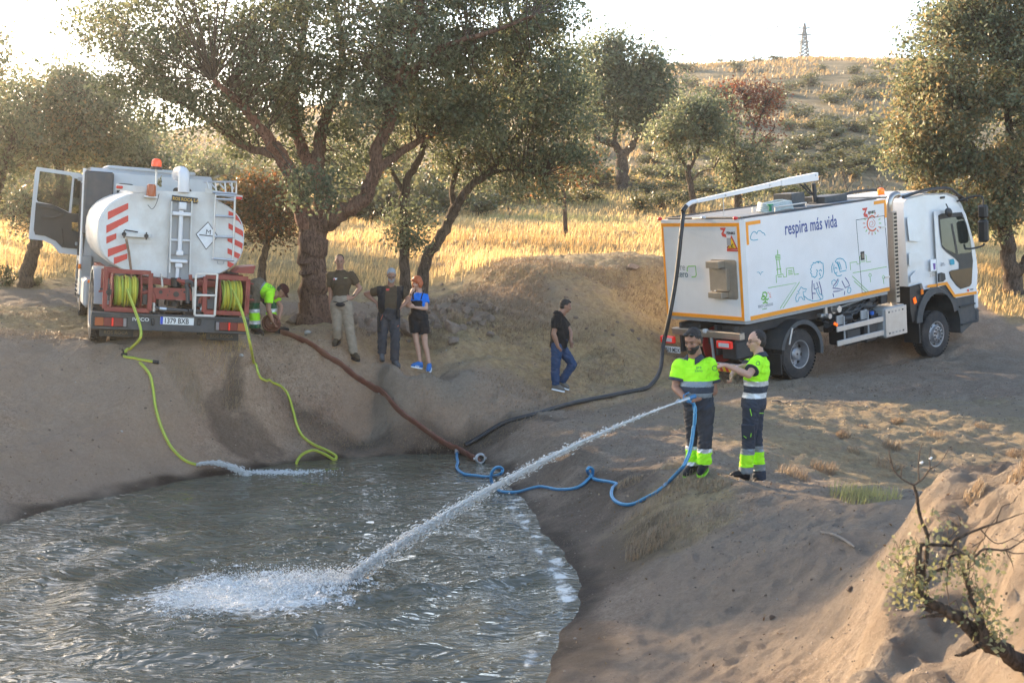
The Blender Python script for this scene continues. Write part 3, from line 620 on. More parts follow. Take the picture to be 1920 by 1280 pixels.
tree('oak_tree', 'round russet young oak just right of the white tank', (490,516), 29.5,
 [([(488,520),(493,490),(500,462),(502,430)], [.11,.085,.075,.05]), ([(500,462),(480,430),(472,400)], [.04,.03,.012]), ([(501,458),(520,430),(528,400)], [.04,.03,.012])],
 [(500,385,0,52,52,50,150),(478,360,0,34,34,34,50),(525,430,0,30,26,30,36),(475,430,0,26,26,26,30)], m=LMB, leaf=.08, per=28, sig=.2, seed=20, tone=(.1,.6))
tree('oak_tree', 'leaning dark trunk with sparse foliage seen below the open truck door', (48,545), 27.5,
 [([(46,550),(52,505),(66,455),(88,410),(110,360)], [.17,.15,.14,.12,.08]), ([(72,445),(56,410),(48,375)], [.05,.04,.02])],
 [(52,400,0,26,40,26,44),(95,370,.3,46,30,40,50),(120,420,.2,30,30,30,20)], leaf=.075, per=22, sig=.17, seed=21, tone=(.35,.5))
tree('oak_tree', 'wide hazy oak filling the left background behind the open door', (120,428), 40,
 [([(120,432),(118,370),(112,310),(118,260)], [.22,.17,.15,.11]), ([(114,320),(80,270),(60,220)], [.09,.07,.03]), ([(115,300),(150,250),(170,200)], [.09,.07,.03])],
 [(140,190,0,80,50,80,190),(60,215,0,70,60,80,170),(200,240,0,70,50,80,150),(120,270,0,110,40,90,170),(120,150,0,40,26,40,44),(30,300,0,60,30,60,60)], leaf=.12, per=32, sig=.28, seed=22, tone=(.25,.5), twr=.022)
tree('oak_tree', 'dense hazy oak standing behind the truck cab', (250,424), 43,
 [([(250,430),(252,380),(248,330)], [.2,.16,.12]), ([(249,340),(230,300),(220,260)], [.08,.06,.03])],
 [(240,290,0,60,50,60,140),(290,320,0,40,34,40,50),(200,310,0,50,36,50,70),(255,240,0,40,24,40,40)], leaf=.125, per=30, sig=.34, seed=23, tone=(.25,.45), twr=.022)
tree('oak_tree', 'hazy oak cut by the left picture edge', (-20,440), 37,
 [([(-20,445),(-10,380),(4,320)], [.2,.16,.12]), ([(-10,370),(-50,300),(-80,240)], [.12,.1,.04])],
 [(-30,200,0,90,70,80,150),(10,280,0,60,46,60,90),(-90,260,0,80,70,80,120),(-20,340,0,50,34,50,40),(-160,180,0,90,90,90,140)], leaf=.115, per=30, sig=.32, seed=24, tone=(.25,.5), twr=.02)
tree('oak_tree', 'leaf-tip spray of an oak poking in at the far upper left edge', (-130,470), 31,
 [([(-130,480),(-120,380),(-110,280),(-110,200)], [.25,.2,.17,.12]), ([(-110,280),(-60,200),(-20,120)], [.1,.08,.03])],
 [(-60,100,0,74,44,80,120),(-150,140,0,120,110,120,220),(-230,260,0,110,90,120,150),(-120,20,0,100,70,100,110)], leaf=.095, per=28, sig=.26, seed=25, tone=(.3,.5))
tree('oak_tree', 'outer oak beyond the left edge whose crown shades the bank', (-420,560), 27,
 [([(-420,575),(-410,480),(-400,380)], [.3,.26,.2]), ([(-400,390),(-330,300),(-280,240)], [.14,.1,.04])],
 [(-380,230,0,200,130,200,330),(-520,260,0,150,130,180,200)], leaf=.12, per=26, sig=.3, seed=26)
tree('oak_tree', 'bushy oak filling the gap between tanker cab and the russet young oak', (395,415), 48,
 [([(395,420),(396,370),(392,330)], [.16,.12,.08])], [(395,330,0,50,40,50,90),(360,350,0,36,30,36,40),(430,345,0,30,26,30,34)], leaf=.13, per=28, sig=.34, seed=31, twr=.02, tone=(.3,.5))
tree('oak_tree', 'spreading oak on the slope above the tanker beacon', (300,352), 62,
 [([(300,356),(302,320)], [.2,.13])], [(300,290,0,60,36,60,100),(250,280,0,40,30,40,50)], leaf=.17, per=26, sig=.44, seed=32, twr=.03, tone=(.3,.5))
tree('oak_tree', 'low dark oak under the leaning oak crown at the field edge', (905,400), 50,
 [([(905,404),(903,370)], [.14,.10])], [(900,352,0,46,30,46,70),(940,365,0,30,20,30,26)], leaf=.13, per=28, sig=.34, seed=33, twr=.02, tone=(.2,.5))
# more distant trunks and dark thickets
tree('oak_tree', 'thin-stemmed dark oak on the dry slope right of the big trunk', (708,386), 50,
 [([(708,390),(712,365),(706,340)], [.13,.10,.08]), ([(711,368),(722,345)], [.06,.03])], [(700,315,0,40,30,40,80),(735,300,.5,34,28,34,44)], leaf=.13, per=26, sig=.34, seed=27, twr=.02)
tree('oak_tree', 'dusky oak standing behind the upright slender trunk', (640,372), 57,
 [([(640,376),(642,350)], [.15,.1])], [(650,300,0,55,45,50,100),(600,320,0,34,30,34,40)], leaf=.16, per=26, sig=.4, seed=28, twr=.03)
# bare trees
def bare_tree(label, base, D, h_px, spread, seed, n=46, m=None, cat='tree'):
    rr = random.Random(seed); b = G(*base); root = empty('bare_tree', b, label, cat)
    k = b.y/FPX; mb = MB(); fine = MB()
    def grow(p, d, L, r, lvl):
        q = [p]; dd = Vector(d)
        for s in range(4):
            dd = (dd+Vector((rr.uniform(-.22,.22), rr.uniform(-.22,.22), rr.uniform(-.02,.16)))).normalized(); q.append(q[-1]+dd*L/4)
        (mb if lvl < 2 else fine).tube(q, [r, r*.85, r*.7, r*.6, r*.45], 6 if lvl < 2 else 4)
        if lvl >= 4: return
        for c in range(rr.choice((2,3,3)) if lvl else 5):
            nd = (dd+Vector((rr.uniform(-1,1)*spread, rr.uniform(-1,1)*spread, rr.uniform(-.1,.5)))).normalized()
            grow(q[rr.choice((1,2,3,4)) if lvl else rr.choice((1,2,3))], nd, L*rr.uniform(.55,.8), r*.52, lvl+1)
    grow(b-Vector((0,0,.05)), (rr.uniform(-.1,.1), 0, 1), h_px*k*.42, .0035*h_px*k*3.2, 0)
    mb.build('trunk', TWIG, root, world=True, ang=80); fine.build('twigs', TWIG, root, world=True, ang=80)['kind'] = 'stuff'
    return root
bare_tree('leafless grey tree with fanned branches on the slope above the tanker cab', (358,300), 60, 95, .8, 3)
bare_tree('brown leafless scrub tree spreading behind the jetting truck cab', (1590,362), 47, 100, 1.25, 4)
bare_tree('brown leafless thicket just right of the hose arm mast', (1650,372), 44, 90, 1.2, 5)
bare_tree('small bare sapling in the golden field right of the big trunk', (628,440), 40, 34, .8, 6)
bare_tree('leafless brown tree low at the left foot of the hill', (955,410), 48, 60, 1.0, 8)
def zone(px, py):
    h = 'just under the hill crest' if py < 140 else 'high on the slope' if py < 190 else 'on the upper middle slope' if py < 240 else 'on the lower middle slope' if py < 300 else 'low on the slope' if py < 350 else 'at the foot of the slope'
    v = 'at the far left' if px < 150 else 'above the tanker' if px < 330 else 'behind the russet oak' if px < 560 else 'behind the big oak' if px < 800 else 'behind the leaning oak' if px < 1080 else 'near the Y-shaped oak' if px < 1230 else 'behind the hose arm tip' if px < 1320 else 'near the rust-topped oak' if px < 1440 else 'left of the pylon line' if px < 1500 else 'right of the pylon line' if px < 1580 else 'behind the truck cab' if px < 1680 else 'beside the sunlit right oak'
    return h+' '+v
# ---- shrubs
def shrub_mesh(i, seed):
    rs = np.random.RandomState(seed); n = 34
    cl = []
    for k in range(3): cl.append(blob_clumps((rs.uniform(-.35,.35), rs.uniform(-.3,.3), .32+rs.uniform(0,.15)), (.5,.45,.36), n//3, .3, rs))
    cl = np.concatenate(cl); per = 18; P = np.repeat(cl, per, 0)+rs.normal(size=(len(cl)*per,3))*.12; P[:, 2] = np.abs(P[:, 2])
    tone = np.repeat(rs.rand(len(cl))*.35, per)+.2+.4*rs.rand(len(P))
    o = leafmesh('foliage', P, .13, tone, SHR, None, rs=rs, up=.4); A = np.zeros((40,3)); A[:, :2] = rs.normal(size=(40,2))*.08
    t = twigmesh('stems', A, cl[rs.randint(0, len(cl), 40)], .016, TWIG, None, rs=rs)
    return o, t
SH = [shrub_mesh(i, 100+i) for i in range(5)]; used_sh = set()
def shrub(p, s, sz, label, group, rot):
    k = RS.randint(5); f, t = SH[k]; root = empty('shrub', p, label, 'shrub', group); root.rotation_euler.z = rot; root.scale = (s, s, sz)
    for o in (f, t):
        if (k, o.name) not in used_sh and o.parent is None: c = o; used_sh.add((k, o.name))
        else: c = o.copy(); C.objects.link(c)
        c.parent = root
    root.children[0]['kind'] = 'stuff'
    return root
hs = [(1070,345),(1240,330),(1330,225),(1350,222),(1500,160),(1520,158),(1480,165),(1550,250),(1560,248),(1600,242),(1640,240),(1610,205),(1590,175),(1640,155),(1380,130),(1290,128),(1420,112),(1460,110),(1350,112),(1630,180),(1560,190),(1480,240),(1500,275),(1430,270),(1460,300),
 (1640,300),(1600,310),(1560,300),(1530,330),(1450,345),(1210,360),(1120,350),(1100,375),(1240,385),(1270,340),(1330,355),(1420,350),(1480,368),(1200,390),(1500,215),(1600,270),(1660,262),(1610,160),(1300,160),(1350,180),(1280,190),(1310,260),(1260,230),(1460,200),(1540,130),(1600,135),(1650,125),
 (330,315),(350,330),(400,310),(430,330),(460,300),(480,325),(500,345),(390,345),(300,330),(270,345),(530,350),(560,370),(620,360),(640,345),(440,290),(340,290),(660,360),(690,355),(880,385),(820,395),(900,400),(1000,375),(960,360),(30,390),(10,410),(1420,400),(1700,380),(1720,340),(1060,375)]
rr = random.Random(5)
for (px, py) in hs:
    p = G(px, py+4); s = rr.uniform(.75, 1.35)*(1.0 if p.y < 70 else 1.35)
    shrub(p, s*rr.uniform(.9,1.5), s*rr.uniform(.6,.95), 'rounded grey-green bush '+zone(px, py), 'scrub bushes on the hillside', rr.uniform(0,6))
for k in range(205):
    px, py = rr.uniform(1010,1760), rr.uniform(110,400)**1.0
    p = G(px, py)
    if p.y < 50 or p.y > 150: continue
    if vnoise(np.array([p.x*.08]), np.array([p.y*.05]), 9)[0] < .50: continue
    s = rr.uniform(.35, 1.0)*(1+p.y/150)
    shrub(p, s*rr.uniform(.9,1.6), s*rr.uniform(.4,.75), ('wide low' if s > 1.2 else 'small low')+' scrub bush '+zone(px, py), 'scrub bushes on the hillside', rr.uniform(0,6))
for k in range(50):
    px = rr.choice((rr.uniform(-60,560), rr.uniform(600,800), rr.uniform(-60,560))); py = rr.uniform(352,425) if px > 600 else rr.uniform(330,425); p = G(px, py)
    s = rr.uniform(1.0,2.3); shrub(p, s*rr.uniform(.9,1.3), s*rr.uniform(.75,1.15), ('tall' if s > 1.6 else 'middling')+' dusky thicket bush '+zone(px, py), 'thicket bushes at the foot of the hill', rr.uniform(0,6))
for i, (px, py, s, lb) in enumerate([(12,528,.5,'small green weed bush at the left edge of the golden field'), (68,528,.28,'tiny green weed bush below the open truck door')]):
    shrub(G(px, py+8), s, s, lb, None, i)
# ---- grass
def blades(name, X, Y, hgt, wid, lean, m, label, tone, seed=0, rs=RS, parent=None, curl=.35):
    n = len(X); Z = H(X, Y)-.01; a = rs.rand(n)*6.283; L = hgt*(.5+rs.rand(n)); w_ = (np.asarray(wid)*np.ones(n))[:, None]
    dx_, dy_ = np.cos(a), np.sin(a); ln = lean*rs.rand(n)*L
    wx, wy = 0.35*lean*L, -.1*lean*L
    b = np.c_[X, Y, Z]; s = np.c_[-dy_, dx_, np.zeros(n)]*w_*.5
    mid = b+np.c_[dx_*ln*.35+wx*.3, dy_*ln*.35+wy*.3, L*.6]; tip = b+np.c_[dx_*ln+wx, dy_*ln+wy, L*(1-curl*lean)]
    V = np.stack([b-s, b+s, mid+s*.8, mid-s*.8, tip], 1).reshape(-1, 3); o5 = np.arange(n)[:, None]*5
    F3 = np.concatenate([np.c_[o5, o5+1, o5+2], np.c_[o5, o5+2, o5+3], np.c_[o5+3, o5+2, o5+4]])
    o = npmesh(name, V, F3, m, parent); attr(o, 'tone', np.tile(np.clip(tone, 0, 1), 3), 'FACE')
    if parent is None: tag(o, label, name.replace('_', ' '), None, 'stuff')
    else: o['kind'] = 'stuff'
    return o
rs = np.random.RandomState(3)
def sample(n, x0, x1, y0, y1, dens, pw=1.):
    X_ = rs.uniform(x0, x1, n); Y_ = y0+(y1-y0)*rs.rand(n)**pw; X_ = X_*Y_/((y0+y1)/2) if False else X_
    k = (rs.rand(n) < dens(X_, Y_)) & (np.abs(X_) < Y_*.43+1.5) ; return X_[k], Y_[k]
gold_d = lambda X_, Y_: sstep(28.6, 30.2, Y_-sstep(-1,1.5,X_)*(X_ < 12)*2.6-(X_ >= 9)*2.5)*(.35+.65*sstep(-.3,.4,fbm(X_*.3, Y_*.5, 3, 90)))
X1, Y1 = sample(240000, -24, 26, 28, 58, gold_d, 1.5)
tn = .35+.45*fbm(X1*.12, Y1*.25, 2, 91)+.25*rs.rand(len(X1))+.5*sstep(.1,.5,fbm(X1*.10+4, Y1*.3, 2, 92))*(Y1 > 38)
blades('golden_grass', X1, Y1, .20+.12*sstep(-.2,.3,fbm(X1*.25, Y1*.3, 2, 93)), .010+.0005*(Y1-28), .8, GRS, 'tall golden dry grass covering the field between trucks and hill', tn)
X1, Y1 = sample(125000, -3, 10.5, 22.0, 31.5, lambda a, b: sstep(-.25,.35,fbm(a*.7, b*.7, 3, 94))*(sstep(22.6,24.2,b+.2*a*0)*(1-sstep(4.5,6,a-(b-25)*.6))))
blades('short_dry_grass', X1, Y1, .085, .009, 1.5, GRB, 'short trampled straw grass on the earth mound behind the walking man', rs.rand(len(X1)))
X1, Y1 = sample(52000, -10, 1, 19.9, 27.0, lambda a, b: sstep(-.1,.4,fbm(a*.8, b*.8, 3, 95))*sstep(20.4,21.2,b)*(1-.0*a)*(1-sstep(25.3,26,b)*.8))
blades('short_dry_grass', X1, Y1, .06, .008, 1.5, GRB, 'short straw grass around the tanker wheels and the big oak', .2+.6*rs.rand(len(X1)))
# hill tussocks
X1, Y1 = sample(90000, -50, 60, 50, 150, lambda a, b: sstep(-.1,.4,fbm(a*.15, b*.2, 3, 96)), 1.6)
blades('hill_grass', X1, Y1, .24+.001*Y1, .035+.0008*Y1, .7, HGR, 'pale straw tussocks spread over the hillside', .15+.5*rs.rand(len(X1)))
def tuft(px, py, rad, n, hh, m, label, tone, name='grass_tuft', lean=.9):
    c = G(px, py); root = empty(name, c, label, 'grass tuft')
    a = rs.rand(n)*6.283; r_ = rad*np.sqrt(rs.rand(n)); blades('blades', c.x+np.cos(a)*r_, c.y+np.sin(a)*r_, hh, .005, lean, m, None, tone+.5*rs.rand(n), parent=root)
    return root
for i, (px, py, r_, n, hh, mm, lb, tn_) in enumerate([
 (1235,935,.40,420,.10,GRB,'straw tuft where the blue hose crosses the bank edge',.4),(1275,905,.28,260,.10,GRB,'straw tuft by the boots of the hose man',.4),(1330,912,.22,300,.10,GRB,'thin straw tuft just in front of the hose man boots',.4),
 (1230,990,.35,420,.10,GRB,'brown hanging straw tuft on the bank below the blue hose',.3),(1300,985,.4,380,.08,GRB,'wide brown straw tuft on the bank right below the hose man',.2),(1215,1020,.25,420,.13,GRB,'lowest brown straw tuft on the wet bank',.3),
 (1175,905,.2,260,.08,GRB,'little straw tuft right of the blue hose loop',.4),(1260,875,.25,350,.1,GRB,'pale straw tuft left of the hose man knees',.6),
 (1630,932,.32,420,.16,GRS,'green-yellow reed tuft in the hollow behind the ridge',.85),(1590,925,.2,240,.15,GRS,'short green-yellow tuft at the left of the reed patch',.8),
 (1488,892,.2,260,.14,GRB,'straw tuft right of the pointing man boots',.3),(1545,880,.18,260,.14,GRB,'dark straw tuft in the hollow centre',.2),(1672,838,.14,220,.13,GRB,'upright brown tuft under the hollow far rim',.2),(1580,815,.11,260,.09,GRB,'round brown tuft alone on the slope',.1),
 (1682,793,.10,240,.1,GRB,'round dark tuft high on the slope right of centre',.1),(1618,800,.08,140,.06,GRB,'small low tuft between the two round tufts',.2),(1840,802,.12,200,.08,GRB,'straw tuft near the right edge below the road',.3),(1905,855,.15,300,.1,GRB,'brown tuft at the right edge of the hollow',.15),
 (1600,845,.1,140,.07,GRB,'tiny tuft in the hollow under the round one',.3),(1665,870,.2,260,.1,GRB,'flat straw tuft at the bottom of the hollow',.3),(1755,815,.16,200,.08,GRB,'flat straw tuft on the right slope of the hollow',.3),(1460,800,.08,90,.05,GRB,'tiny tuft between the trousers and the slope',.3),
 (1825,928,.07,160,.09,GRB,'orange dry tuft on the rim of the sunlit clay mound',.5),(1912,888,.09,200,.10,GRB,'orange dry tuft at the top corner of the clay mound',.5),
 (345,700,.3,380,.13,GRB,'straw tuft on the crest of the left bank under the tanker',.7),(437,748,.16,200,.13,GRB,'straw tuft sprouting over the wet stain on the bank',.4),(365,760,.2,120,.1,GRB,'thin straw tuft on the face of the left bank',.6),
 (420,640,.4,420,.12,GRS,'straw tuft between the tanker rear wheels',.2),(800,650,.25,200,.16,GRB,'straw tuft beside the woman shoes',.4),(850,600,.2,200,.2,GRB,'upright straw tuft on top of the rubble',.5),(610,560,.2,160,.12,GRS,'straw tuft at the right foot of the big oak',.4)]):
    tuft(px, py, r_, n, hh, mm, lb, tn_)
# ---- rocks
ROCK = mat('tan_rock', (.25,.19,.145), .95, 0, .25, 5, .04, dirt=(.15,.10,.07), dirt_amt=.6, spec=.2, bscale=18)
ROCKP = mat('pale_rock', (.42,.39,.35), .9, 0, .15, 5, .03, spec=.2)
def rockmesh(seed, m=ROCK):
    bm = bmesh.new(); bmesh.ops.create_icosphere(bm, subdivisions=3, radius=1); r_ = random.Random(seed)
    cuts = [(Vector((r_.gauss(0,1), r_.gauss(0,1), r_.gauss(0,1))).normalized(), r_.uniform(.45,.8)) for _ in range(11)]
    for v in bm.verts:
        for nrm, d in cuts:
            e = v.co.dot(nrm)-d
            if e > 0: v.co -= nrm*e*.9
        v.co *= 1+.05*math.sin(v.co.x*9+seed)*math.cos(v.co.y*7)
    me = bpy.data.meshes.new('rock'); bm.to_mesh(me); bm.free(); me.materials.append(m)
    me.polygons.foreach_set('use_smooth', np.ones(len(me.polygons), bool)); me.set_sharp_from_angle(angle=math.radians(28)); return me
RK = [rockmesh(i) for i in range(8)]; RKP = rockmesh(50, ROCKP)
def rock(px, py, wpx, label, group=None, me=None, sink=.25, sq=.75):
    p = G(px, py); s = wpx*p.y/FPX/2*1.15; o = bpy.data.objects.new('rock', me or rr.choice(RK)); C.objects.link(o)
    o.location = p+Vector((0, s*.4, s*sq*(1-sink*2)*.5)); o.scale = (s, s*rr.uniform(.8,1.1), s*sq); o.rotation_euler = (rr.uniform(-.3,.3), rr.uniform(-.3,.3), rr.uniform(0,6)); tag(o, label, 'rock', group); return o
grp = 'rough tan rocks in the rubble bank'
big = [(549,606,34,'tan boulder at the left foot of the big oak'),(578,606,30,'tan rock leaning on the base of the big oak'),(577,626,15,'pale stone lying in front of the big oak',RKP),(775,632,64,'largest tan boulder between the man in the vest and the woman'),(700,618,40,'tan boulder between the two men behind their legs'),
 (672,606,34,'tan rock left of the man in the vest'),(845,622,46,'cracked tan boulder right of the woman shorts'),(900,600,40,'leaning tan boulder topping the rubble'),(875,586,26,'rounded tan rock at the rubble crest'),(918,630,22,'round tan rock alone right of the rubble'),(852,643,24,'flat tan rock at the foot of the rubble'),(1188,506,24,'tan stone sitting on the crest of the earth mound'),
 (453,668,10,'small pale stone by the right yellow hose',RKP),(1448,1160,14,'small grey stone on the foreground slope'),(1595,1108,16,'brown clod half buried in the foreground slope')]
for b_ in big: rock(b_[0], b_[1], b_[2], b_[3], None, b_[4] if len(b_) > 4 else None)
for k in range(120):
    t = rr.random(); px = 655+t*280; cy = 612-18*t+rr.gauss(0, 15)
    if cy > 650: continue
    s_ = rr.uniform(8, 26)*(.6+.6*rr.random()); rock(px, cy, s_, ('larger' if s_ > 15 else 'small')+' tan rubble rock '+('at the top' if cy < 592 else 'in the middle' if cy < 612 else 'at the foot')+' of the bank '+('behind the tall man' if px < 700 else 'behind the man in the vest' if px < 760 else 'behind the woman' if px < 820 else 'right of the woman' if px < 880 else 'at its right end'), grp)
for k in range(36):
    px, py = rr.uniform(820,1240), rr.uniform(520,640); rock(px, py, rr.uniform(4,10), 'small tan stone '+('high' if py < 560 else 'midway' if py < 600 else 'low')+' on the earth mound '+('left of' if px < 1000 else 'behind' if px < 1090 else 'right of')+' the walking man', 'small stones on the earth mound')
for k in range(70):
    px, py = rr.choice(((rr.uniform(1100,1900), rr.uniform(760,1270)), (rr.uniform(480,1200), rr.uniform(650,830)), (rr.uniform(0,450), rr.uniform(680,900))))
    p = G(px, py)
    if p.z < .1: continue
    rock(px, py, rr.uniform(2.5,7), 'pebble on the dirt '+('of the left bank' if px < 450 else 'between pond and onlookers' if px < 1000 else 'of the slope in front of the hose men' if py > 900 else 'beyond the hose men')+(' near the water' if py > 800 and px < 1000 else ''), 'pebbles on the banks', rr.choice(RK+[RKP]))
# ---- stick
st = MB(); q = [G(*p)+Vector((0,0,.02)) for p in ((1538,1001),(1558,1004),(1580,1014),(1603,1029))]; st.tube(smoothpath(q, 4), [.008]*4+[.016]*4+[.014]*4+[.008], 6)
tag(st.build('stick', mat('grey_wood', (.2,.17,.14), .9, 0, .2, 20, .02)), 'grey dead stick lying on the foreground slope', 'stick')
st = MB(); q = [G(*p)+Vector((0,0,.02)) for p in ((1448,754),(1460,753),(1472,757),(1482,754))]; st.tube(smoothpath(q, 4), .012, 5)
tag(st.build('stick', mat('grey_wood', (.2,.17,.14))), 'short dark stick on the dirt right of the pointing man belt', 'stick')
# ---- foreground oak branch at the right edge
def z3(l): return [(1560+a/2.6667, 800+b/2.6667)+tuple(c) for a, b, *c in l]
fr = empty('leaning_oak', at(1990,1262,6.2), 'small twisted oak leaning in from the lower right corner with bare twigs', 'tree')
q = MB(); FL = []
def fl(l, rad, D=6.1, n=8, mb=None):
    rad = [r_*.76 for r_ in rad]
    global FL
    P = limb_mb(mb if mb else q, PXP(z3(l), D), rad, n, .08, rr); FL += P; return P
fl([(1150,1290,.3),(960,1185,.2),(830,1105,.1),(745,1065),(690,1000),(620,940),(540,905),(470,860),(410,828)], [.075,.062,.055,.048,.045,.04,.034,.03,.022])
q.build('trunk', BARK, fr, world=True, ang=80)
for l, rad in [([(450,850),(440,790),(468,680),(476,590),(474,530),(440,450),(425,350),(408,290)], [.022,.018,.015,.013,.012,.011,.01,.008]),
 ([(408,290),(350,260),(310,215),(290,150),(285,110)], [.007,.006,.005,.004,.002]),([(408,290),(450,262),(490,212),(540,180),(585,110)], [.007,.006,.005,.003,.002]),([(436,268),(432,200),(440,120),(455,80)], [.005,.004,.003,.001]),
 ([(490,212),(488,150),(495,100)], [.004,.003,.001]),([(345,250),(350,210),(375,185)], [.004,.003,.001]),([(310,215),(295,180),(272,155)], [.004,.003,.001]),
 ([(428,790),(430,680),(440,600),(462,585)], [.024,.022,.02,.012]),([(474,585),(540,590),(600,590),(620,560),(740,508),(820,480),(900,450),(990,420)], [.011,.011,.01,.01,.008,.006,.004,.002]),
 ([(560,588),(600,540),(640,500,.1),(630,440),(560,420),(500,440)], [.006,.005,.004,.003,.002,.001]),([(600,600),(700,650),(760,610),(860,615),(920,590),(990,540)], [.009,.009,.008,.007,.005,.002]),([(860,615),(920,632),(1000,625)], [.005,.004,.002]),
 ([(740,508),(800,570),(850,580),(930,540),(980,500)], [.005,.004,.004,.002,.001]),([(820,480),(850,400),(900,380),(930,340)], [.005,.004,.003,.001]),([(460,790),(520,720),(580,700),(590,650),(640,635)], [.012,.011,.01,.009,.006]),
 ([(770,1080,-.05),(735,960,-.05),(700,880),(680,790),(650,680),(630,640)], [.035,.028,.02,.017,.012,.007]),([(580,700),(575,800),(590,900),(585,960)], [.004,.003,.003,.001]),([(740,1085,-.05),(700,1110,-.1),(650,1135,-.1),(612,1142,-.1)], [.022,.018,.014,.004]),
 ([(600,935),(530,940),(470,945),(435,960)], [.018,.015,.01,.003]),([(500,920),(460,905),(430,900)], [.02,.014,.006]),([(380,800),(378,740),(382,700)], [.008,.006,.003]),([(345,720),(342,650),(335,610)], [.005,.004,.002]),
 ([(640,740),(690,700),(760,650),(800,640)], [.005,.004,.003,.001]),([(700,600),(760,560),(770,520),(830,440),(850,395)], [.004,.003,.003,.002,.001]),([(870,620),(900,680),(910,720)], [.003,.002,.001]),([(900,560),(950,575),(1000,590)], [.003,.002,.001])]:
    b_ = MB(); fl(l, rad, 6.1, 6, b_); b_.build('branch', BARK if rad[0] > .01 else TWIG, fr, world=True, ang=80)
rs2 = np.random.RandomState(9); cl = []
for (a, b, r1, r2, n) in [(330,640,30,26,7),(390,590,26,40,8),(300,720,30,24,8),(380,720,50,50,20),(380,830,50,50,22),(450,780,40,60,14),(520,700,40,50,8),(540,540,60,40,6),(600,740,30,30,12),(700,700,50,40,14),(770,680,40,24,8),(710,830,40,50,16),(690,940,50,40,14),(790,960,50,60,26),(840,1020,40,50,20),(810,640,24,16,4),(640,690,40,40,8),(500,430,16,40,4),(560,500,50,30,5),(820,910,14,10,2),(640,610,20,20,3)]:
    for k in range(n):
        p = at(1560+(a+rs2.normal()*r1*.6)/2.6667, 800+(b+rs2.normal()*r2*.6)/2.6667, 6.1+rs2.normal()*.12); cl.append(p)
cl = np.array(cl)[::2]; per = 9; P = np.repeat(cl, per, 0)+rs2.normal(size=(len(cl)*per,3))*.035
o = leafmesh('leaves', P, .028, .3+.6*rs2.rand(len(P)), LMF, fr, aspect=.7, rs=rs2); o['kind'] = 'stuff'
A = np.array(FL)[((cl[:, None]-np.array(FL)[None])**2).sum(-1).argmin(1)]; o = twigmesh('twigs', A, cl, .003, TWIG, fr, rs=rs2); o['kind'] = 'stuff'
for k, (a, b) in enumerate(((446,180),(492,158))):
    b_ = MB(); b_.ell(at(1560+a/2.6667, 800+b/2.6667, 6.1), (.008,.007,.006), nu=7, nv=5); b_.ell(at(1560+(a+5)/2.6667, 800+(b-4)/2.6667, 6.1), (.006,.005,.005), nu=7, nv=5)
    tag(b_.build('seed_fluff', mat('white_fluff', (.8,.78,.74), .9)), ('lower left white fluff caught in the bare twigs', 'upper right white fluff caught in the bare twigs')[k], 'fluff')
# ---- pylon and cables
ST = mat('galvanised_lattice', (.10,.105,.11), .6, .3)
def pylon():
    D = 300.; b = at(1507, 120, D); b.z -= 1.5; top = at(1507, 44, D).z; Hh = top-b.z; root = empty('power_pylon', b, 'grey lattice power pylon on the crest of the hill', 'pylon')
    t = MB(); W = lambda f: 1.25*(1-f)+.12
    for sx in (-1,1):
        for sy in (-1,1): t.bar((sx*W(0), sy*W(0), 0), (sx*.12, sy*.12, Hh), .22, .22)
    n = 13
    for i in range(n):
        f0, f1 = i/n, (i+1)/n
        for sy in (-1,1):
            t.bar((-W(f0), sy*W(f0), f0*Hh), (W(f1), sy*W(f1), f1*Hh), .15, .15); t.bar((W(f0), sy*W(f0), f0*Hh), (-W(f1), sy*W(f1), f1*Hh), .15, .15)
            t.bar((-W(f0), sy*W(f0), f0*Hh), (W(f0), sy*W(f0), f0*Hh), .13, .13)
        for sx in (-1,1): t.bar((sx*W(f0), -W(f0), f0*Hh), (sx*W(f1), W(f1), f1*Hh), .15, .15)
    t.build('tower', ST, root, smooth=False)
    for f in (.9, .76, .60):
        a = MB(); hw = 1.5 if f != .76 else 1.7
        a.bar((-hw, 0, f*Hh), (hw, 0, f*Hh), .24, .24); a.bar((-hw, 0, f*Hh), (0, 0, f*Hh+.6), .08, .08); a.bar((hw, 0, f*Hh), (0, 0, f*Hh+.6), .08, .08); a.build('crossarm', ST, root, smooth=False)
    return b, Hh
pb, pH = pylon()
CB = mat('cable', (.03,.03,.03), .6)
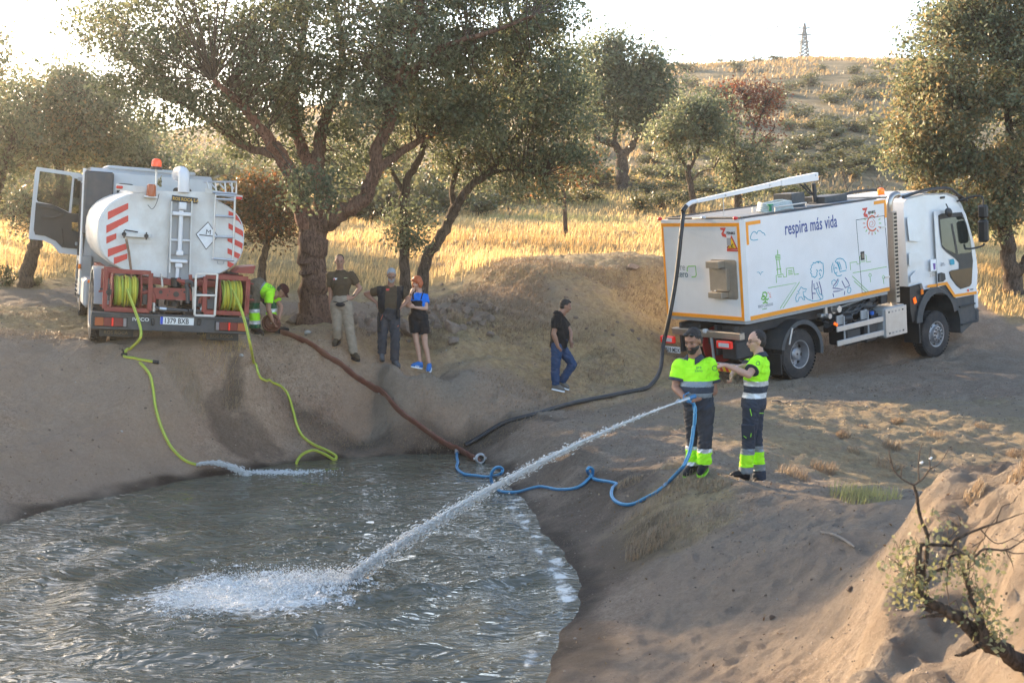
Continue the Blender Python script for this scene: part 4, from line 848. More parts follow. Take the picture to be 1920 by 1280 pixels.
for i, (f, a0, sg) in enumerate([(1.0,0,0),(.9,1.5,0),(.76,-1.7,0),(.60,1.5,0)]):
    c_ = MB(); pts = []
    for (ex, ey, ez) in ((-95, 30, 0), (95, 18, 0)):
        e = Vector((pb.x+ex, pb.y+ey, pb.z+pH*f-(2.5 if ex < 0 else 3)+(-2+i)*0)); s_ = Vector((pb.x+a0, pb.y, pb.z+pH*f)); seg = []
        for k in range(15):
            t = k/14; p = s_.lerp(e, t); p.z -= 4.2*4*t*(1-t)*.5; seg.append(p)
        c_.tube(seg, .07 if i else .06, 4)
    tag(c_.build('power_cable', CB), ['topmost earth wire slung from the pylon tip', 'power cable slung from the upper crossarm of the pylon', 'power cable slung from the middle crossarm of the pylon', 'power cable slung from the lowest crossarm of the pylon'][i], 'cable')
    if i == 0:
        for k in range(46):
            t = rr.uniform(.1,.95); sgn = rr.random() < .6; e = Vector((pb.x+(-95 if sgn else 95), pb.y+(30 if sgn else 18), pb.z+pH*f-(2.5 if sgn else 3))); s_ = Vector((pb.x, pb.y, pb.z+pH)); p = s_.lerp(e, t*.55); t2 = t*.55; p.z -= 4.2*4*t2*(1-t2)*.5
            if k == 0:
                bb = MB(); bb.ell((0,0,.16), (.14,.10,.17), nu=6, nv=5); bb.ell((.05,0,.34), .08, nu=6, nv=4); bb.bar((-.1,0,.08), (-.3,0,-.02), .05, .03); bird = bb.build('bird', CB)
                bird.location = p; tag(bird, 'tiny dark bird perched on the topmost wire', 'bird', 'birds perched on the top wire')
            else:
                o = bird.copy(); C.objects.link(o); o.location = p; o.rotation_euler.z = rr.uniform(0,3)
# ------------------------------------------------------------------ people
def remesh(mb, name, vox, mat_, parent, smooth_it=2, wr=0., wf=9., wseed=0):
    me = bpy.data.meshes.new('tmp'); me.from_pydata(mb.v, [], mb.f)
    bm = bmesh.new(); bm.from_mesh(me); bmesh.ops.recalc_face_normals(bm, faces=bm.faces); bmesh.ops.triangulate(bm, faces=bm.faces); bm.to_mesh(me); bm.free()
    o = bpy.data.objects.new('tmp', me); C.objects.link(o)
    md = o.modifiers.new('r', 'REMESH'); md.mode = 'VOXEL'; md.voxel_size = vox; md.use_smooth_shade = True
    if smooth_it: s = o.modifiers.new('s', 'SMOOTH'); s.factor = .6; s.iterations = smooth_it
    dg = bpy.context.evaluated_depsgraph_get(); m2 = bpy.data.meshes.new_from_object(o.evaluated_get(dg)); bpy.data.objects.remove(o); bpy.data.meshes.remove(me)
    if wr:
        n = len(m2.vertices); co = np.zeros(n*3, np.float32); m2.vertices.foreach_get('co', co); co = co.reshape(-1,3)
        no = np.zeros(n*3, np.float32); m2.vertices.foreach_get('normal', no); no = no.reshape(-1,3)
        d = fbm(co[:,0]*wf+co[:,1]*wf*.8, co[:,2]*wf*1.9+co[:,1]*wf*.5+2*np.sin(co[:,0]*7), 3, 200+wseed)
        d = (1-np.abs(d)*1.8)-.45
        co += no*(d*wr)[:, None]; m2.vertices.foreach_set('co', co.ravel()); m2.update()
    m2.materials.clear(); m2.materials.append(mat_); m2.name = name
    o = bpy.data.objects.new(name, m2); C.objects.link(o)
    o.parent = parent
    if parent.parent is None: o.matrix_parent_inverse = Matrix.Translation(-Vector(parent.location))
    return o
def cut(o, fn, name, mat_, parent=None, proud=0.):
    """move the faces of o whose centres satisfy fn into an object of their own"""
    me = o.data; nf = len(me.polygons); c = np.zeros(nf*3, np.float32); me.polygons.foreach_get('center', c); c = c.reshape(-1,3)
    k = fn(c)
    if not k.any(): return None
    bm = bmesh.new(); bm.from_mesh(me); bm.faces.ensure_lookup_table()
    bmesh.ops.delete(bm, geom=[bm.faces[i] for i in np.nonzero(~k)[0]], context='FACES')
    for v in bm.verts: v.co += v.normal*proud
    m2 = bpy.data.meshes.new(name); bm.to_mesh(m2); bm.free(); m2.materials.append(mat_)
    if not proud:
        bm = bmesh.new(); bm.from_mesh(me); bm.faces.ensure_lookup_table()
        bmesh.ops.delete(bm, geom=[bm.faces[i] for i in np.nonzero(k)[0]], context='FACES'); bm.to_mesh(me); bm.free()
    q = bpy.data.objects.new(name, m2); C.objects.link(q); q.parent = parent or o
    if parent is not None and parent.parent is None: q.matrix_parent_inverse = Matrix.Translation(-Vector(parent.location))
    return q
def cmat(name, col, rough=.85, **k): return mat(name, col, rough, 0, .12, 14, .012, bscale=90, spec=.2, **k)
SKIN = {'a': mat('skin_tanned', (.36,.185,.12), .55, 0, .10, 18, .004), 'b': mat('skin_light', (.47,.27,.19), .55, 0, .08, 18, .004), 'c': mat('skin_brown', (.30,.15,.095), .55, 0, .10, 18, .004)}
HIVIS = cmat('fluorescent_yellow_cloth', (.42,.95,.03)); NAVY = cmat('navy_grey_cloth', (.045,.052,.068)); CHAR = cmat('charcoal_cloth', (.05,.05,.055)); REFL = mat('reflective_tape', (.62,.63,.64), .35, .25, .06, 20)
REFD = mat('grey_reflective_tape', (.22,.25,.27), .4, .2, .06, 20)
BOOT = cmat('black_boot', (.018,.018,.02), .6); DARKH = mat('dark_hair', (.022,.016,.013), .7, 0, .3, 60, .01); GREYH = mat('grey_hair', (.30,.30,.30), .75, 0, .3, 60, .01); REDH = mat('red_hair', (.42,.10,.03), .55, 0, .3, 50, .01)
BLK = mat('black_plastic', (.015,.015,.016), .4); EYE = mat('eye_dark', (.03,.02,.015), .3)
LIP = mat('lips', (.33,.13,.10), .5)
def head(root, c, f, up, skin, s=1., hair=None, hairk='short', beard=None, glasses=None, mbody=None, cap=None, shades=False):
    """c = head centre, f = facing, up. Adds the skull to the body builder, returns the frame."""
    f = Vector(f).normalized(); up = Vector(up); r = f.cross(up).normalized(); up = r.cross(f).normalized()
    R = Matrix((r, f, up)).transposed()                              # local x=right, y=front, z=up
    T = lambda x, y, z: c+R @ Vector((x*s, y*s, z*s))
    R4 = R.to_4x4(); b = mbody
    b.ell(T(0,-.008,.03), (.074*s,.094*s,.088*s), R4, 20, 14); b.ell(T(0,.012,-.03), (.060*s,.072*s,.078*s), R4, 18, 12)
    b.ell(T(0,.05,-.088), (.030*s,.026*s,.024*s), R4); b.ell(T(0,.028,-.070), (.05*s,.045*s,.035*s), R4)
    b.capsule(T(0,.082,.012), T(0,.104,-.026), .0085*s, .0135*s, 10); b.ell(T(.010,.094,-.031), .009*s); b.ell(T(-.010,.094,-.031), .009*s)
    b.ell(T(0,.074,.030), (.046*s,.018*s,.010*s), R4)
    for sx in (-1,1):
        b.ell(T(sx*.077,-.004,-.006), (.010*s,.019*s,.030*s), R4, 10, 8); b.ell(T(sx*.038,.060,-.022), (.022*s,.02*s,.018*s), R4)
    b.ell(T(0,.078,-.056), (.024*s,.014*s,.012*s), R4)
    b.capsule(T(0,-.012,-.06), T(0,-.03,-.15), .052*s, .058*s, 16)
    for sx in (-1,1):
        q = MB(); q.ell(T(sx*.029,.079,.006), (.0125*s,.008*s,.0065*s), R4, 10, 7); q.build('eye', EYE, root, world=True)
        q = MB(); q.tube([T(sx*.014,.088,.027), T(sx*.03,.086,.032), T(sx*.048,.074,.027)], .0035*s, 6); q.build('eyebrow', hair or DARKH, root, world=True)
    q = MB(); q.ell(T(0,.0905,-.0555), (.022*s,.006*s,.006*s), R4, 12, 7); q.build('mouth', LIP, root, world=True)
    if hair:
        h = MB()
        if hairk == 'short': h.ell(T(0,-.022,.044), (.080*s,.094*s,.086*s), R4, 20, 14); h.ell(T(0,-.05,-.005), (.077*s,.066*s,.07*s), R4, 18, 12); h.ell(T(0,.02,.098), (.05*s,.045*s,.026*s), R4)
        elif hairk == 'receding': h.ell(T(0,-.026,.040), (.0785*s,.086*s,.086*s), R4, 20, 14); h.ell(T(0,-.048,-.008), (.0765*s,.062*s,.068*s), R4, 18, 12)
        elif hairk == 'shaved': h.ell(T(0,-.020,.040), (.0775*s,.088*s,.083*s), R4, 20, 14); h.ell(T(0,-.045,0), (.076*s,.062*s,.06*s), R4, 18, 12)
        elif hairk == 'bob':
            h.ell(T(0,-.015,.045), (.096*s,.104*s,.092*s), R4, 20, 14); h.ell(T(0,-.045,-.02), (.10*s,.078*s,.085*s), R4, 18, 12)
            h.ell(T(.075,.005,-.03), (.028*s,.055*s,.075*s), R4); h.ell(T(-.078,.015,-.03), (.028*s,.055*s,.078*s), R4); h.ell(T(.02,.075,.075), (.065*s,.03*s,.03*s), R4); h.ell(T(-.05,.06,.05), (.03*s,.035*s,.045*s), R4)
        remesh(h, 'hair', .009, hair, root, 1, .007, 46)
    if beard:
        h = MB(); h.ell(T(0,.050,-.090), (.046*s,.042*s,.034*s), R4); h.ell(T(0,.022,-.058), (.067*s,.066*s,.044*s), R4, 18, 10); h.capsule(T(-.030,.084,-.046), T(.030,.084,-.046), .009*s, .009*s, 8)
        remesh(h, 'beard', .009, beard, root, 1, .004, 50)
    if glasses:
        q = MB()
        for sx in (-1,1):
            q.tube([T(sx*.031+.021*math.cos(t), .096, .004+.014*math.sin(t)) for t in [2*math.pi*k/12 for k in range(13)]], .0022*s, 5); q.tube([T(sx*.052,.094,.008), T(sx*.078,.01,.010)], .0025*s, 5)
        q.tube([T(-.01,.097,.006), T(.01,.097,.006)], .002*s, 5); q.build('glasses', BLK, root, world=True)
    if shades:
        q = MB()
        for sx in (-1,1): q.ell(T(sx*.034,.072,.088), (.027*s,.012*s,.017*s), R4, 12, 8); q.tube([T(sx*.06,.06,.085), T(sx*.083,-.03,.04)], .003*s, 5)
        q.tube([T(-.01,.082,.09), T(.01,.082,.09)], .003*s, 5); q.build('sunglasses', mat('dark_lenses', (.01,.01,.012), .12), root, world=True)
    if cap:
        h = MB(); h.ell(T(0,-.012,.055), (.086*s,.104*s,.078*s), R4, 22, 14); hm = remesh(h, 'cap', .009, cap, root, 1)
        q = MB(); rows = []
        for j, yy in enumerate((.06,.10,.135,.16)): rows.append([T(xx*.078*(1-.10*j), yy-abs(xx)**2*.035, .047-.010*j-abs(xx)**2*.012) for xx in (-1,-.66,-.33,0,.33,.66,1)])
        V = [p for r_ in rows for p in r_]; V2 = [p+up*-.006*s for p in V]; F = []
        for j in range(3):
            for i in range(6): a = j*7+i; F.append((a,a+1,a+8,a+7)); F.append((28+a+7,28+a+8,28+a+1,28+a))
        rim = list(range(7))+[13,20,27]+list(range(26,20,-1))+[14,7]; 
        for a, b2 in zip(rim, rim[1:]+rim[:1]): F.append((a,28+a,28+b2,b2))
        q.add(V+V2, F); q.build('cap_peak', cap, root, world=True)
    return T, R
def hand(mb, wrist, tip, palm_n, curl=.5, side=1, s=1., thumb=.6):
    """adds a five-fingered hand; wrist->tip direction, palm normal, curl 0..1; side=+1 thumb on n x d side"""
    w_, d = Vector(wrist), (Vector(tip)-Vector(wrist)).normalized(); n = Vector(palm_n); n = (n-d*n.dot(d)).normalized(); a = n.cross(d).normalized()*side
    L = .085*s
    mb.loft([(w_-d*.01, a*.026*s, n*.019*s), (w_+d*.02*s, a*.031*s, n*.017*s), (w_+d*.055*s, a*.040*s, n*.015*s), (w_+d*L, a*.041*s, n*.012*s)])
    for i, (off, ln) in enumerate(((.030,.070), (.010,.080), (-.010,.074), (-.030,.058))):
        p = w_+d*(L-.012*s)+a*off*s; ang = 0; q = p; dd = d.copy(); seg = [ln*.45*s, ln*.33*s, ln*.25*s]; r = .0088*s
        for k, sl_ in enumerate(seg):
            ang += curl*(.55, 1.15, .8)[k]*(1+.06*i); e = d*math.cos(ang)+n*math.sin(ang); q2 = q+e*sl_; mb.capsule(q, q2, r, r*.9, 8); q = q2; r *= .92
    q = w_+d*.018*s+a*.026*s; e = (d*.75+a*.65+n*.15*thumb*3).normalized(); q2 = q+e*.042*s; mb.capsule(q, q2, .0125*s, .0105*s, 9)
    e2 = (d*.9+a*(.3-.5*thumb)+n*.55*thumb).normalized(); mb.capsule(q2, q2+e2*.034*s, .0105*s, .0088*s, 9)
def person(name_label, feet, D, J, face, skin, s=1., head_kw={}, build_=1., hands=None, shirt=None, trousers=None, shoes=None, headup=(0,0,1), skirt=False, belly=0., vox=.0105, chest_d=None, label_cat='person', neckline=.06, hr=1., lift='', fine=.0125):
    """J: joint -> (px,py[,dz]) with dz metres further from the camera"""
    P = {k: at(v[0], v[1], D+(v[2] if len(v) > 2 else 0)) for k, v in J.items()}
    root = empty('person', Vector(((P['aL'].x+P['aR'].x)/2, (P['aL'].y+P['aR'].y)/2, min(P['aL'].z, P['aR'].z)-.08)), name_label, 'person')
    b = MB(); k = build_
    for S_ in 'LR':
        a, t = P['a'+S_], P['t'+S_]
        if S_ not in lift: a.z = h1(a.x, a.y)+.098
        d = Vector((t.x-a.x, t.y-a.y, 0)).normalized(); sl_ = (h1(a.x+d.x*.2, a.y+d.y*.2)-h1(a.x, a.y))/.2
        P['t'+S_] = a+Vector((d.x, d.y, max(-.22, min(.22, sl_)) if S_ not in lift else -.35))*.2
    hipc = (P['hL']+P['hR'])/2; shc = (P['sL']+P['sR'])/2; up = (shc-hipc).normalized(); u0 = (P['hL']-P['hR']); u1 = (P['sL']-P['sR'])
    u0 = (u0-up*u0.dot(up)).normalized(); u1 = (u1-up*u1.dot(up)).normalized()
    sw = (P['sL']-P['sR']).length/2; hw = max(.135*k, (P['hL']-P['hR']).length/2+.055)
    def torso(mb, g, top=True, lo=0., hi=1.):
        rings = []
        fw = up.cross(u0).normalized()
        if fw.dot(Vector(face)) < 0: fw = -fw
        for t, wd, dp, o_ in ((-.10,.60*hw,.085,0), (0,hw*.98,.112,0), (.12,hw*1.0,.118,.0), (.34,hw*.86+belly*.32,.104+belly*.30,belly*.30), (.50,hw*.92+belly*.34,.108+belly*.30,belly*.28), (.70, sw*.90, .118, .008+belly*.1), (.88, sw*.97, .108, .0), (.98, sw*.88, .09, -.01), (1.06, sw*.69, .075, -.012), (1.13, sw*.46, .066, -.010), (1.19, .074, .060, -.006), (1.25, .062, .056, 0)):
            if t < lo-.001 or t > hi+.001: continue
            uu = (u0*(1-min(1,max(0,t)))+u1*min(1,max(0,t))).normalized(); v = up.cross(uu).normalized()
            c = hipc+(shc-hipc)*t+fw*o_; gg = g*(1 if t < 1.10 else .35)
            rings.append((c, uu*(wd*1.0+gg), v*(dp*k*(1)+gg)))
        mb.loft(rings)
    torso(b, 0)
    c = P['head']; b.capsule(shc+up*.06, c-Vector(headup).normalized()*.06-Vector(face).normalized()*.02, .062*k, .056*k, 16)
    T, R = head(root, c, face, headup, skin, s*hr, mbody=b, **head_kw)
    for S_ in 'LR':
        sh, e, w_ = P['s'+S_], P['e'+S_], P['w'+S_]
        b.capsule(sh, e, .052*k, .040*k); b.capsule(e, e.lerp(w_, .35), .041*k, .043*k); b.capsule(e.lerp(w_, .3), w_, .043*k, .026*k)
        h, kn, a = P['h'+S_], P['k'+S_], P['a'+S_]
        b.capsule(h, kn, .088*k, .056*k, 16); kc = kn.lerp(a, .3); bk = -Vector(face).normalized()*.012; b.capsule(kn, kc+bk, .055*k, .056*k); b.capsule(kc+bk, a, .056*k, .036*k)
        t = P['t'+S_]; ft = (t-a).normalized(); b.capsule(a-Vector((0,0,.02)), a-Vector((0,0,.035))+ft*.12*s, .034*k, .024*k)
        if hands and hands.get(S_):
            hd = hands[S_]; tip = at(*hd['tip'][:2], D+hd['tip'][2]); hand(b, w_, tip, hd['n'], hd.get('curl',.4), hd.get('side',1), s*hd.get('s',1.0), hd.get('thumb',.5))
    # shoes
    body = remesh(b, 'body', vox, SKIN[skin], root, 1)
    o = {'root': root, 'P': P, 'T': T, 'body': body, 'R': R, 'shc': shc, 'hipc': hipc}
    if shoes:
        for S_ in 'LR':
            a, t = P['a'+S_], P['t'+S_]; dd = (t-a); dz = dd.z; d = Vector((dd.x, dd.y, dz)).normalized(); n_ = d.cross(Vector((0,0,1))).cross(d).normalized()
            if n_.z < 0: n_ = -n_
            q = MB(); L = .185*s; z0 = a-n_*.052
            sd_ = d.cross(n_).normalized(); rings = []
            for f_, wd, hh in ((-.34,.026,.028),(-.24,.042,.058),(0,.047,.068),(.3,.048,.060),(.55,.050,.046),(.8,.044,.036),(.98,.022,.020)):
                rings.append((z0+d*L*f_+n_*(hh-.03), sd_*wd*s, n_*hh*s))
            q.loft(rings); q.capsule(a+Vector((0,0,.055 if not shoes.get('low') else .0)), a-n_*.02, .048*s, .050*s)
            sh_ = remesh(q, 'shoe', .009, shoes['m'], root, 1)
            q = MB(); q.prism([(L*x_, y_*s) for x_, y_ in ((-.32,0),(-.28,.034),(0,.044),(.5,.052),(.8,.046),(1.0,.018),(1.02,0),(1.0,-.018),(.8,-.046),(.5,-.052),(0,-.044),(-.28,-.034))], Matrix.Translation(z0-n_*.048*s) @ Matrix((d, sd_, n_)).transposed().to_4x4(), .026*s)
            q.build('sole', shoes.get('sole', BLK), sh_)
            if shoes.get('stripe'):
                for f_ in (.15, .32, .48):
                    q = MB(); q.tube([z0+d*L*f_+n_*.022+sd_*.0, z0+d*L*(f_+.05)+n_*.004-sd_*.048*s, z0+d*L*(f_+.12)-n_*.02-sd_*.052*s], .006, 6); q.tube([z0+d*L*f_+n_*.022, z0+d*L*(f_+.05)+n_*.004+sd_*.048*s, z0+d*L*(f_+.12)-n_*.02+sd_*.052*s], .006, 6); q.build('stripe', shoes['stripe'], sh_)
    if trousers:
        q = MB(); g = trousers.get('g', .016)
        torso(q, g, lo=-.1, hi=trousers.get('hi', .34)); ln = trousers.get('len', 1.); fl_ = trousers.get('flare', 0)
        for S_ in 'LR':
            h, kn, a = P['h'+S_], P['k'+S_], P['a'+S_]
            q.capsule(h+up*.02, kn if ln >= .5 else h.lerp(kn, ln*2), .088*k+g, (.056*k+g) if ln >= .5 else .075*k+g+fl_, 16, flat1=ln < .5)
            if ln >= .5:
                e = kn.lerp(a, min(1.04, (ln-.5)*2)); q.capsule(kn, e, .060*k+g, .050*k+g+fl_, 16, flat1=True)
        o['trousers'] = remesh(q, 'trousers' if ln > .6 else 'shorts', fine, trousers['m'], root, 2, trousers.get('wr', .013), 10, hash(name_label) % 5 if False else 1)
    if shirt:
        q = MB(); g = shirt.get('g', .017); torso(q, g, lo=.0, hi=1.20)
        if shirt.get('lo', .12) == .12: 
            c_ = hipc+(shc-hipc)*shirt.get('hem', .10)
        for S_ in 'LR':
            sh, e = P['s'+S_], P['e'+S_]; f_ = shirt.get('sleeve', .62); q.capsule(sh, sh.lerp(e, f_), .056*k+g, .052*k+g+.006, 16, flat1=True)
            q.capsule(shc+up*.03, sh, .05, .050*k+g*.8)
        o['shirt'] = remesh(q, shirt.get('name', 'shirt'), fine, shirt['m'], root, 2, shirt.get('wr', .012), 8, 2)
    return o
def zpy(py, D): return at(960, py, D).z
def band(o, D, y0, y1, name, m, px=None, parent=None, proud=0.):
    z1, z0 = zpy(y0, D), zpy(y1, D)
    def f(c):
        k = (c[:,2] > z0) & (c[:,2] < z1)
        if px: k &= (c[:,0] > at(px[0], y0, D).x) & (c[:,0] < at(px[1], y0, D).x)
        return k
    return cut(o, f, name, m, parent, proud)
def cuffs(o, P, S_, f0, f1, name, m, k=.075):
    sh, e = P['s'+S_], P['e'+S_]; q = MB(); p1 = sh.lerp(e, f1); d = (e-sh).normalized(); q.lathe([(k-.006,-.03),(k,-.03),(k+.001,.004),(k-.012,.004)], p1, d, 24); return q.build(name, m, o)
from mathutils.bvhtree import BVHTree
def hit(o, px, py):
    me = o.data; t = BVHTree.FromPolygons([v.co for v in me.vertices], [p.vertices[:] for p in me.polygons]); c = Vector((0,0,CAMZ)); d = (at(px, py, 10)-c).normalized()
    r = t.ray_cast(c, d); 
    if r[0] is None: print('DBG miss', o.name, px, py); return at(px, py, 20), Vector((0,-1,0))
    return r[0], (r[1] if r[1].dot(d) < 0 else -r[1])
def patch(o, px, py, w_, h_, m, root, name, dep=.004, roll=0., flat=.0):
    p, n = hit(o, px, py); n = (n*(1-flat)+Vector((0,-1,0))*flat).normalized(); r = Vector((0,0,1)).cross(n).normalized(); u = n.cross(r); r2 = r*math.cos(roll)+u*math.sin(roll); u2 = n.cross(r2)
    q = MB(); q.box(p+n*dep*.6, (w_, h_, dep), .0015, Matrix((r2, u2, n)).transposed()); return q.build(name, m, root, world=True)
def patch_text(o, px, py, txt, size, m, root, roll=0., sx=1.):
    p, n = hit(o, px, py); r = Vector((0,0,1)).cross(n).normalized(); u = n.cross(r); r2 = r*math.cos(roll)+u*math.sin(roll); u2 = n.cross(r2)
    return text(txt, size, Matrix.Translation(p+n*.009) @ Matrix((r2, u2, n)).transposed().to_4x4(), m, root, sx=sx, world=True, align='CENTER')
def decal_text(txt, size, p, right, up_, m, parent, sx=1., name='lettering', ext=.0006):
    right = Vector(right).normalized(); up_ = Vector(up_); n = right.cross(up_).normalized(); up_ = n.cross(right).normalized()
    M = Matrix.Translation(Vector(p)) @ Matrix((right, up_, n)).transposed().to_4x4(); return text(txt, size, M, m, parent, sx=sx, name=name, ext=ext, world=True)
def text(txt, size, M, m, parent, sx=1., name='lettering', ext=.0006, world=False, align='LEFT', off=0., shear=0., spacing=1.):
    cu = bpy.data.curves.new('t', 'FONT'); cu.body = txt; cu.size = size; cu.extrude = ext; cu.resolution_u = 3; cu.align_x = align; cu.offset = off; cu.shear = shear; cu.space_character = spacing
    o = bpy.data.objects.new('t', cu); C.objects.link(o); dg = bpy.context.evaluated_depsgraph_get(); me = bpy.data.meshes.new_from_object(o.evaluated_get(dg)); bpy.data.objects.remove(o)
    me.transform(M @ Matrix.Diagonal((sx,1,1,1))); me.materials.clear(); me.materials.append(m); me.name = name
    q = bpy.data.objects.new(name, me); C.objects.link(q); q.parent = parent
    if world and parent is not None and parent.parent is None: q.matrix_parent_inverse = Matrix.Translation(-Vector(parent.location))
    return q
def waist_box(mb, c, r, d, u, size): mb.box(c, size, .006, Matrix((r, d, u)).transposed())
INKG = mat('green_print', (.03,.22,.08), .6); INKN = mat('navy_print', (.03,.05,.14), .6); REDP = mat('red_print', (.55,.04,.03), .6); WHP = mat('white_print', (.8,.8,.8), .6)
PANT = [('navy')]
def FD(*f):
    d = [G(*q).y for q in f]; print('DBG feet', d); return sum(d)/len(d)
# 1. hose man
D = FD((1316,894),(1296,889)); D1 = D
o = person('bearded man in yellow polo and dark trousers aiming the water jet', None, D,
 dict(head=(1299,639,-.03), sL=(1330,684,.03), sR=(1274,687,0), eL=(1339,733,.02), wL=(1307,748,-.20), eR=(1266,726,-.03), wR=(1286,748,-.22), hL=(1322,766,-.02), hR=(1300,766,.05), kL=(1322,826,-.06), kR=(1299,822,.14),
      aL=(1320,884,-.03), aR=(1299,880,.14), tL=(1311,892,-.18), tR=(1287,886,.04)),
 (-.55,-.78,-.32), 'c', 1.04, dict(hair=DARKH, hairk='short', beard=DARKH, shades=True), 1.12,
 dict(L=dict(tip=(1288,752,-.30), n=(0,.5,-.8), curl=.95, side=1, thumb=.8), R=dict(tip=(1300,756,-.28), n=(0,.2,.9), curl=.95, side=1, thumb=.8)),
 dict(m=HIVIS, g=.028, lo=.12, sleeve=.66), dict(m=CHAR, g=.018, flare=.015), dict(m=BOOT, sole=mat('lime_sole', (.25,.6,.03), .6)), belly=.13, hr=1.14, fine=.009)
tr, shirt = o['trousers'], o['shirt']
lime = HIVIS
band(tr, D, 838, 846, 'reflective_band', REFL); band(tr, D, 846, 868, 'fluorescent_panel', HIVIS); band(tr, D, 868, 875, 'reflective_band', REFL)
band(shirt, D, 712, 722, 'reflective_band', REFD, (1262,1350)); band(shirt, D, 733, 742, 'reflective_band', REFD, (1255,1352)); band(shirt, D, 722, 733, 'navy_panel', NAVY, (1255,1352)); band(shirt, D, 742, 785, 'navy_panel', NAVY, (1255,1352))
for S_ in 'LR': cuffs(shirt, o['P'], S_, .60, .67, 'cuff_stripe', NAVY, .1)
def collar(o, m, face, zip_=True, w_=.085):
    P = o['P']; c = o['shc']; f = Vector(face); f.z = 0; f.normalize(); r = f.cross(Vector((0,0,1))).normalized(); q = MB()
    base = c+Vector((0,0,.115)); n_ = 13; V = []
    for j, (rad, z_) in enumerate(((.076,.030),(.092,.010),(.112,-.022))):
        for i in range(n_):
            a = math.radians(28+(360-56)*i/(n_-1)); V.append(base+f*(math.cos(a)*rad*1.05+.004)+r*(math.sin(a)*rad*1.1)+Vector((0,0,z_-.055*max(0,math.cos(a))**1.5*(1+.25*j))))
    F = [(j*n_+i, j*n_+i+1, (j+1)*n_+i+1, (j+1)*n_+i) for j in range(2) for i in range(n_-1)]
    q.add(V, F); ob = q.build('collar', m, o['root'], world=True); md = ob.modifiers.new('s', 'SOLIDIFY'); md.thickness = .006; return ob
collar(o, NAVY, (-.55,-.8,0))
# 2. pointing man
D = FD((1397,902),(1424,898))+.05
o2 = person('man with glasses in yellow polo crossing his forearms as he points', None, D,
 dict(head=(1418,640), sL=(1420,679,-.20), sR=(1425,683,.17), eL=(1404,703,-.38), wL=(1362,685,-.40), eR=(1384,690,.0), wR=(1371,704,-.18), hL=(1409,764,-.10), hR=(1415,764,.09), kL=(1404,824,-.08), kR=(1417,820,.12),
      aL=(1398,886,-.05), aR=(1424,884,.16), tL=(1381,896,-.06), tR=(1419,894,.06)),
 (-1,-.22,-.05), 'b', 1.0, dict(hair=DARKH, hairk='receding', glasses=True), 1.02,
 dict(L=dict(tip=(1352,683,-.36), n=(.3,0,-1), curl=.9, side=-1, thumb=.7), R=dict(tip=(1370,716,-.22), n=(-.6,-.2,0), curl=1.1, side=1, thumb=.7)),
 dict(m=HIVIS, g=.028, lo=.12, sleeve=.62), dict(m=NAVY, g=.018, flare=.014), dict(m=BOOT), hr=1.08, fine=.009)
tr, shirt = o2['trousers'], o2['shirt']
band(tr, D, 838, 849, 'reflective_band', REFD); band(tr, D, 849, 873, 'fluorescent_panel', HIVIS); band(tr, D, 873, 885, 'reflective_band', REFD)
band(shirt, D, 712, 721, 'reflective_band', REFL, (1388,1450)); band(shirt, D, 734, 744, 'reflective_band', REFL, (1388,1450)); band(shirt, D, 721, 734, 'navy_panel', NAVY, (1388,1450)); band(shirt, D, 744, 775, 'navy_panel', NAVY, (1388,1450))
for S_ in 'LR': cuffs(shirt, o2['P'], S_, .54, .63, 'cuff_stripe', NAVY, .085)
collar(o2, NAVY, (-1,-.15,0))
LIME = mat('lime_piping', (.3,.75,.03), .7)
pk = patch(tr, 1403, 808, .15, .19, NAVY, o2['root'], 'cargo_pocket', .03, 0, .3)
def piping(o, l, m, root, r=.005):
    q = MB(); q.tube([hit(o, a, b)[0]+Vector((0,-.008,0)) for a, b in l], r, 5); return q.build('piping', m, root, world=True)
for l in (((1396,797),(1394,815),(1400,820)),((1411,801),(1408,818))): 
    q = MB(); q.tube([hit(tr, a, b)[0]+Vector((-.01,-.034,0)) for a, b in l], .005, 5); q.build('piping', LIME, o2['root'], world=True)
piping(tr, ((1406,766),(1409,779)), LIME, o2['root']); piping(tr, ((1424,774),(1431,774)), LIME, o2['root'])
# 3. t-shirt man
D = FD((664,661),(632,657)); D3 = D; OLV = cmat('olive_brown_cloth', (.072,.05,.03)); BEI = cmat('beige_cloth', (.27,.215,.16))
o3 = person('tall man in brown t-shirt and beige trousers beside the big oak', None, D,
 dict(head=(637,490), sL=(658,516,.02), sR=(619,517,.02), eL=(675,541,.08), wL=(659,560,-.05), eR=(620,550,.03), wR=(620,580,.0), hL=(649,574,.0), hR=(631,574,0), kL=(655,615,-.03), kR=(632,615,-.03),
      aL=(663,652,.0), aR=(633,650,.05), tL=(673,660,-.12), tR=(627,655,-.08)),
 (.12,-1,-.12), 'c', 1.02, dict(hair=DARKH, hairk='shaved'), 1.0,
 dict(L=dict(tip=(648,558,-.10), n=(.3,.8,-.2), curl=.35, side=1), R=dict(tip=(623,598,-.02), n=(1,.2,0), curl=.35, side=1)),
 dict(m=OLV, g=.02, lo=.12, sleeve=.62), dict(m=BEI, g=.03, flare=.0), dict(m=cmat('brown_boot', (.06,.045,.03))))
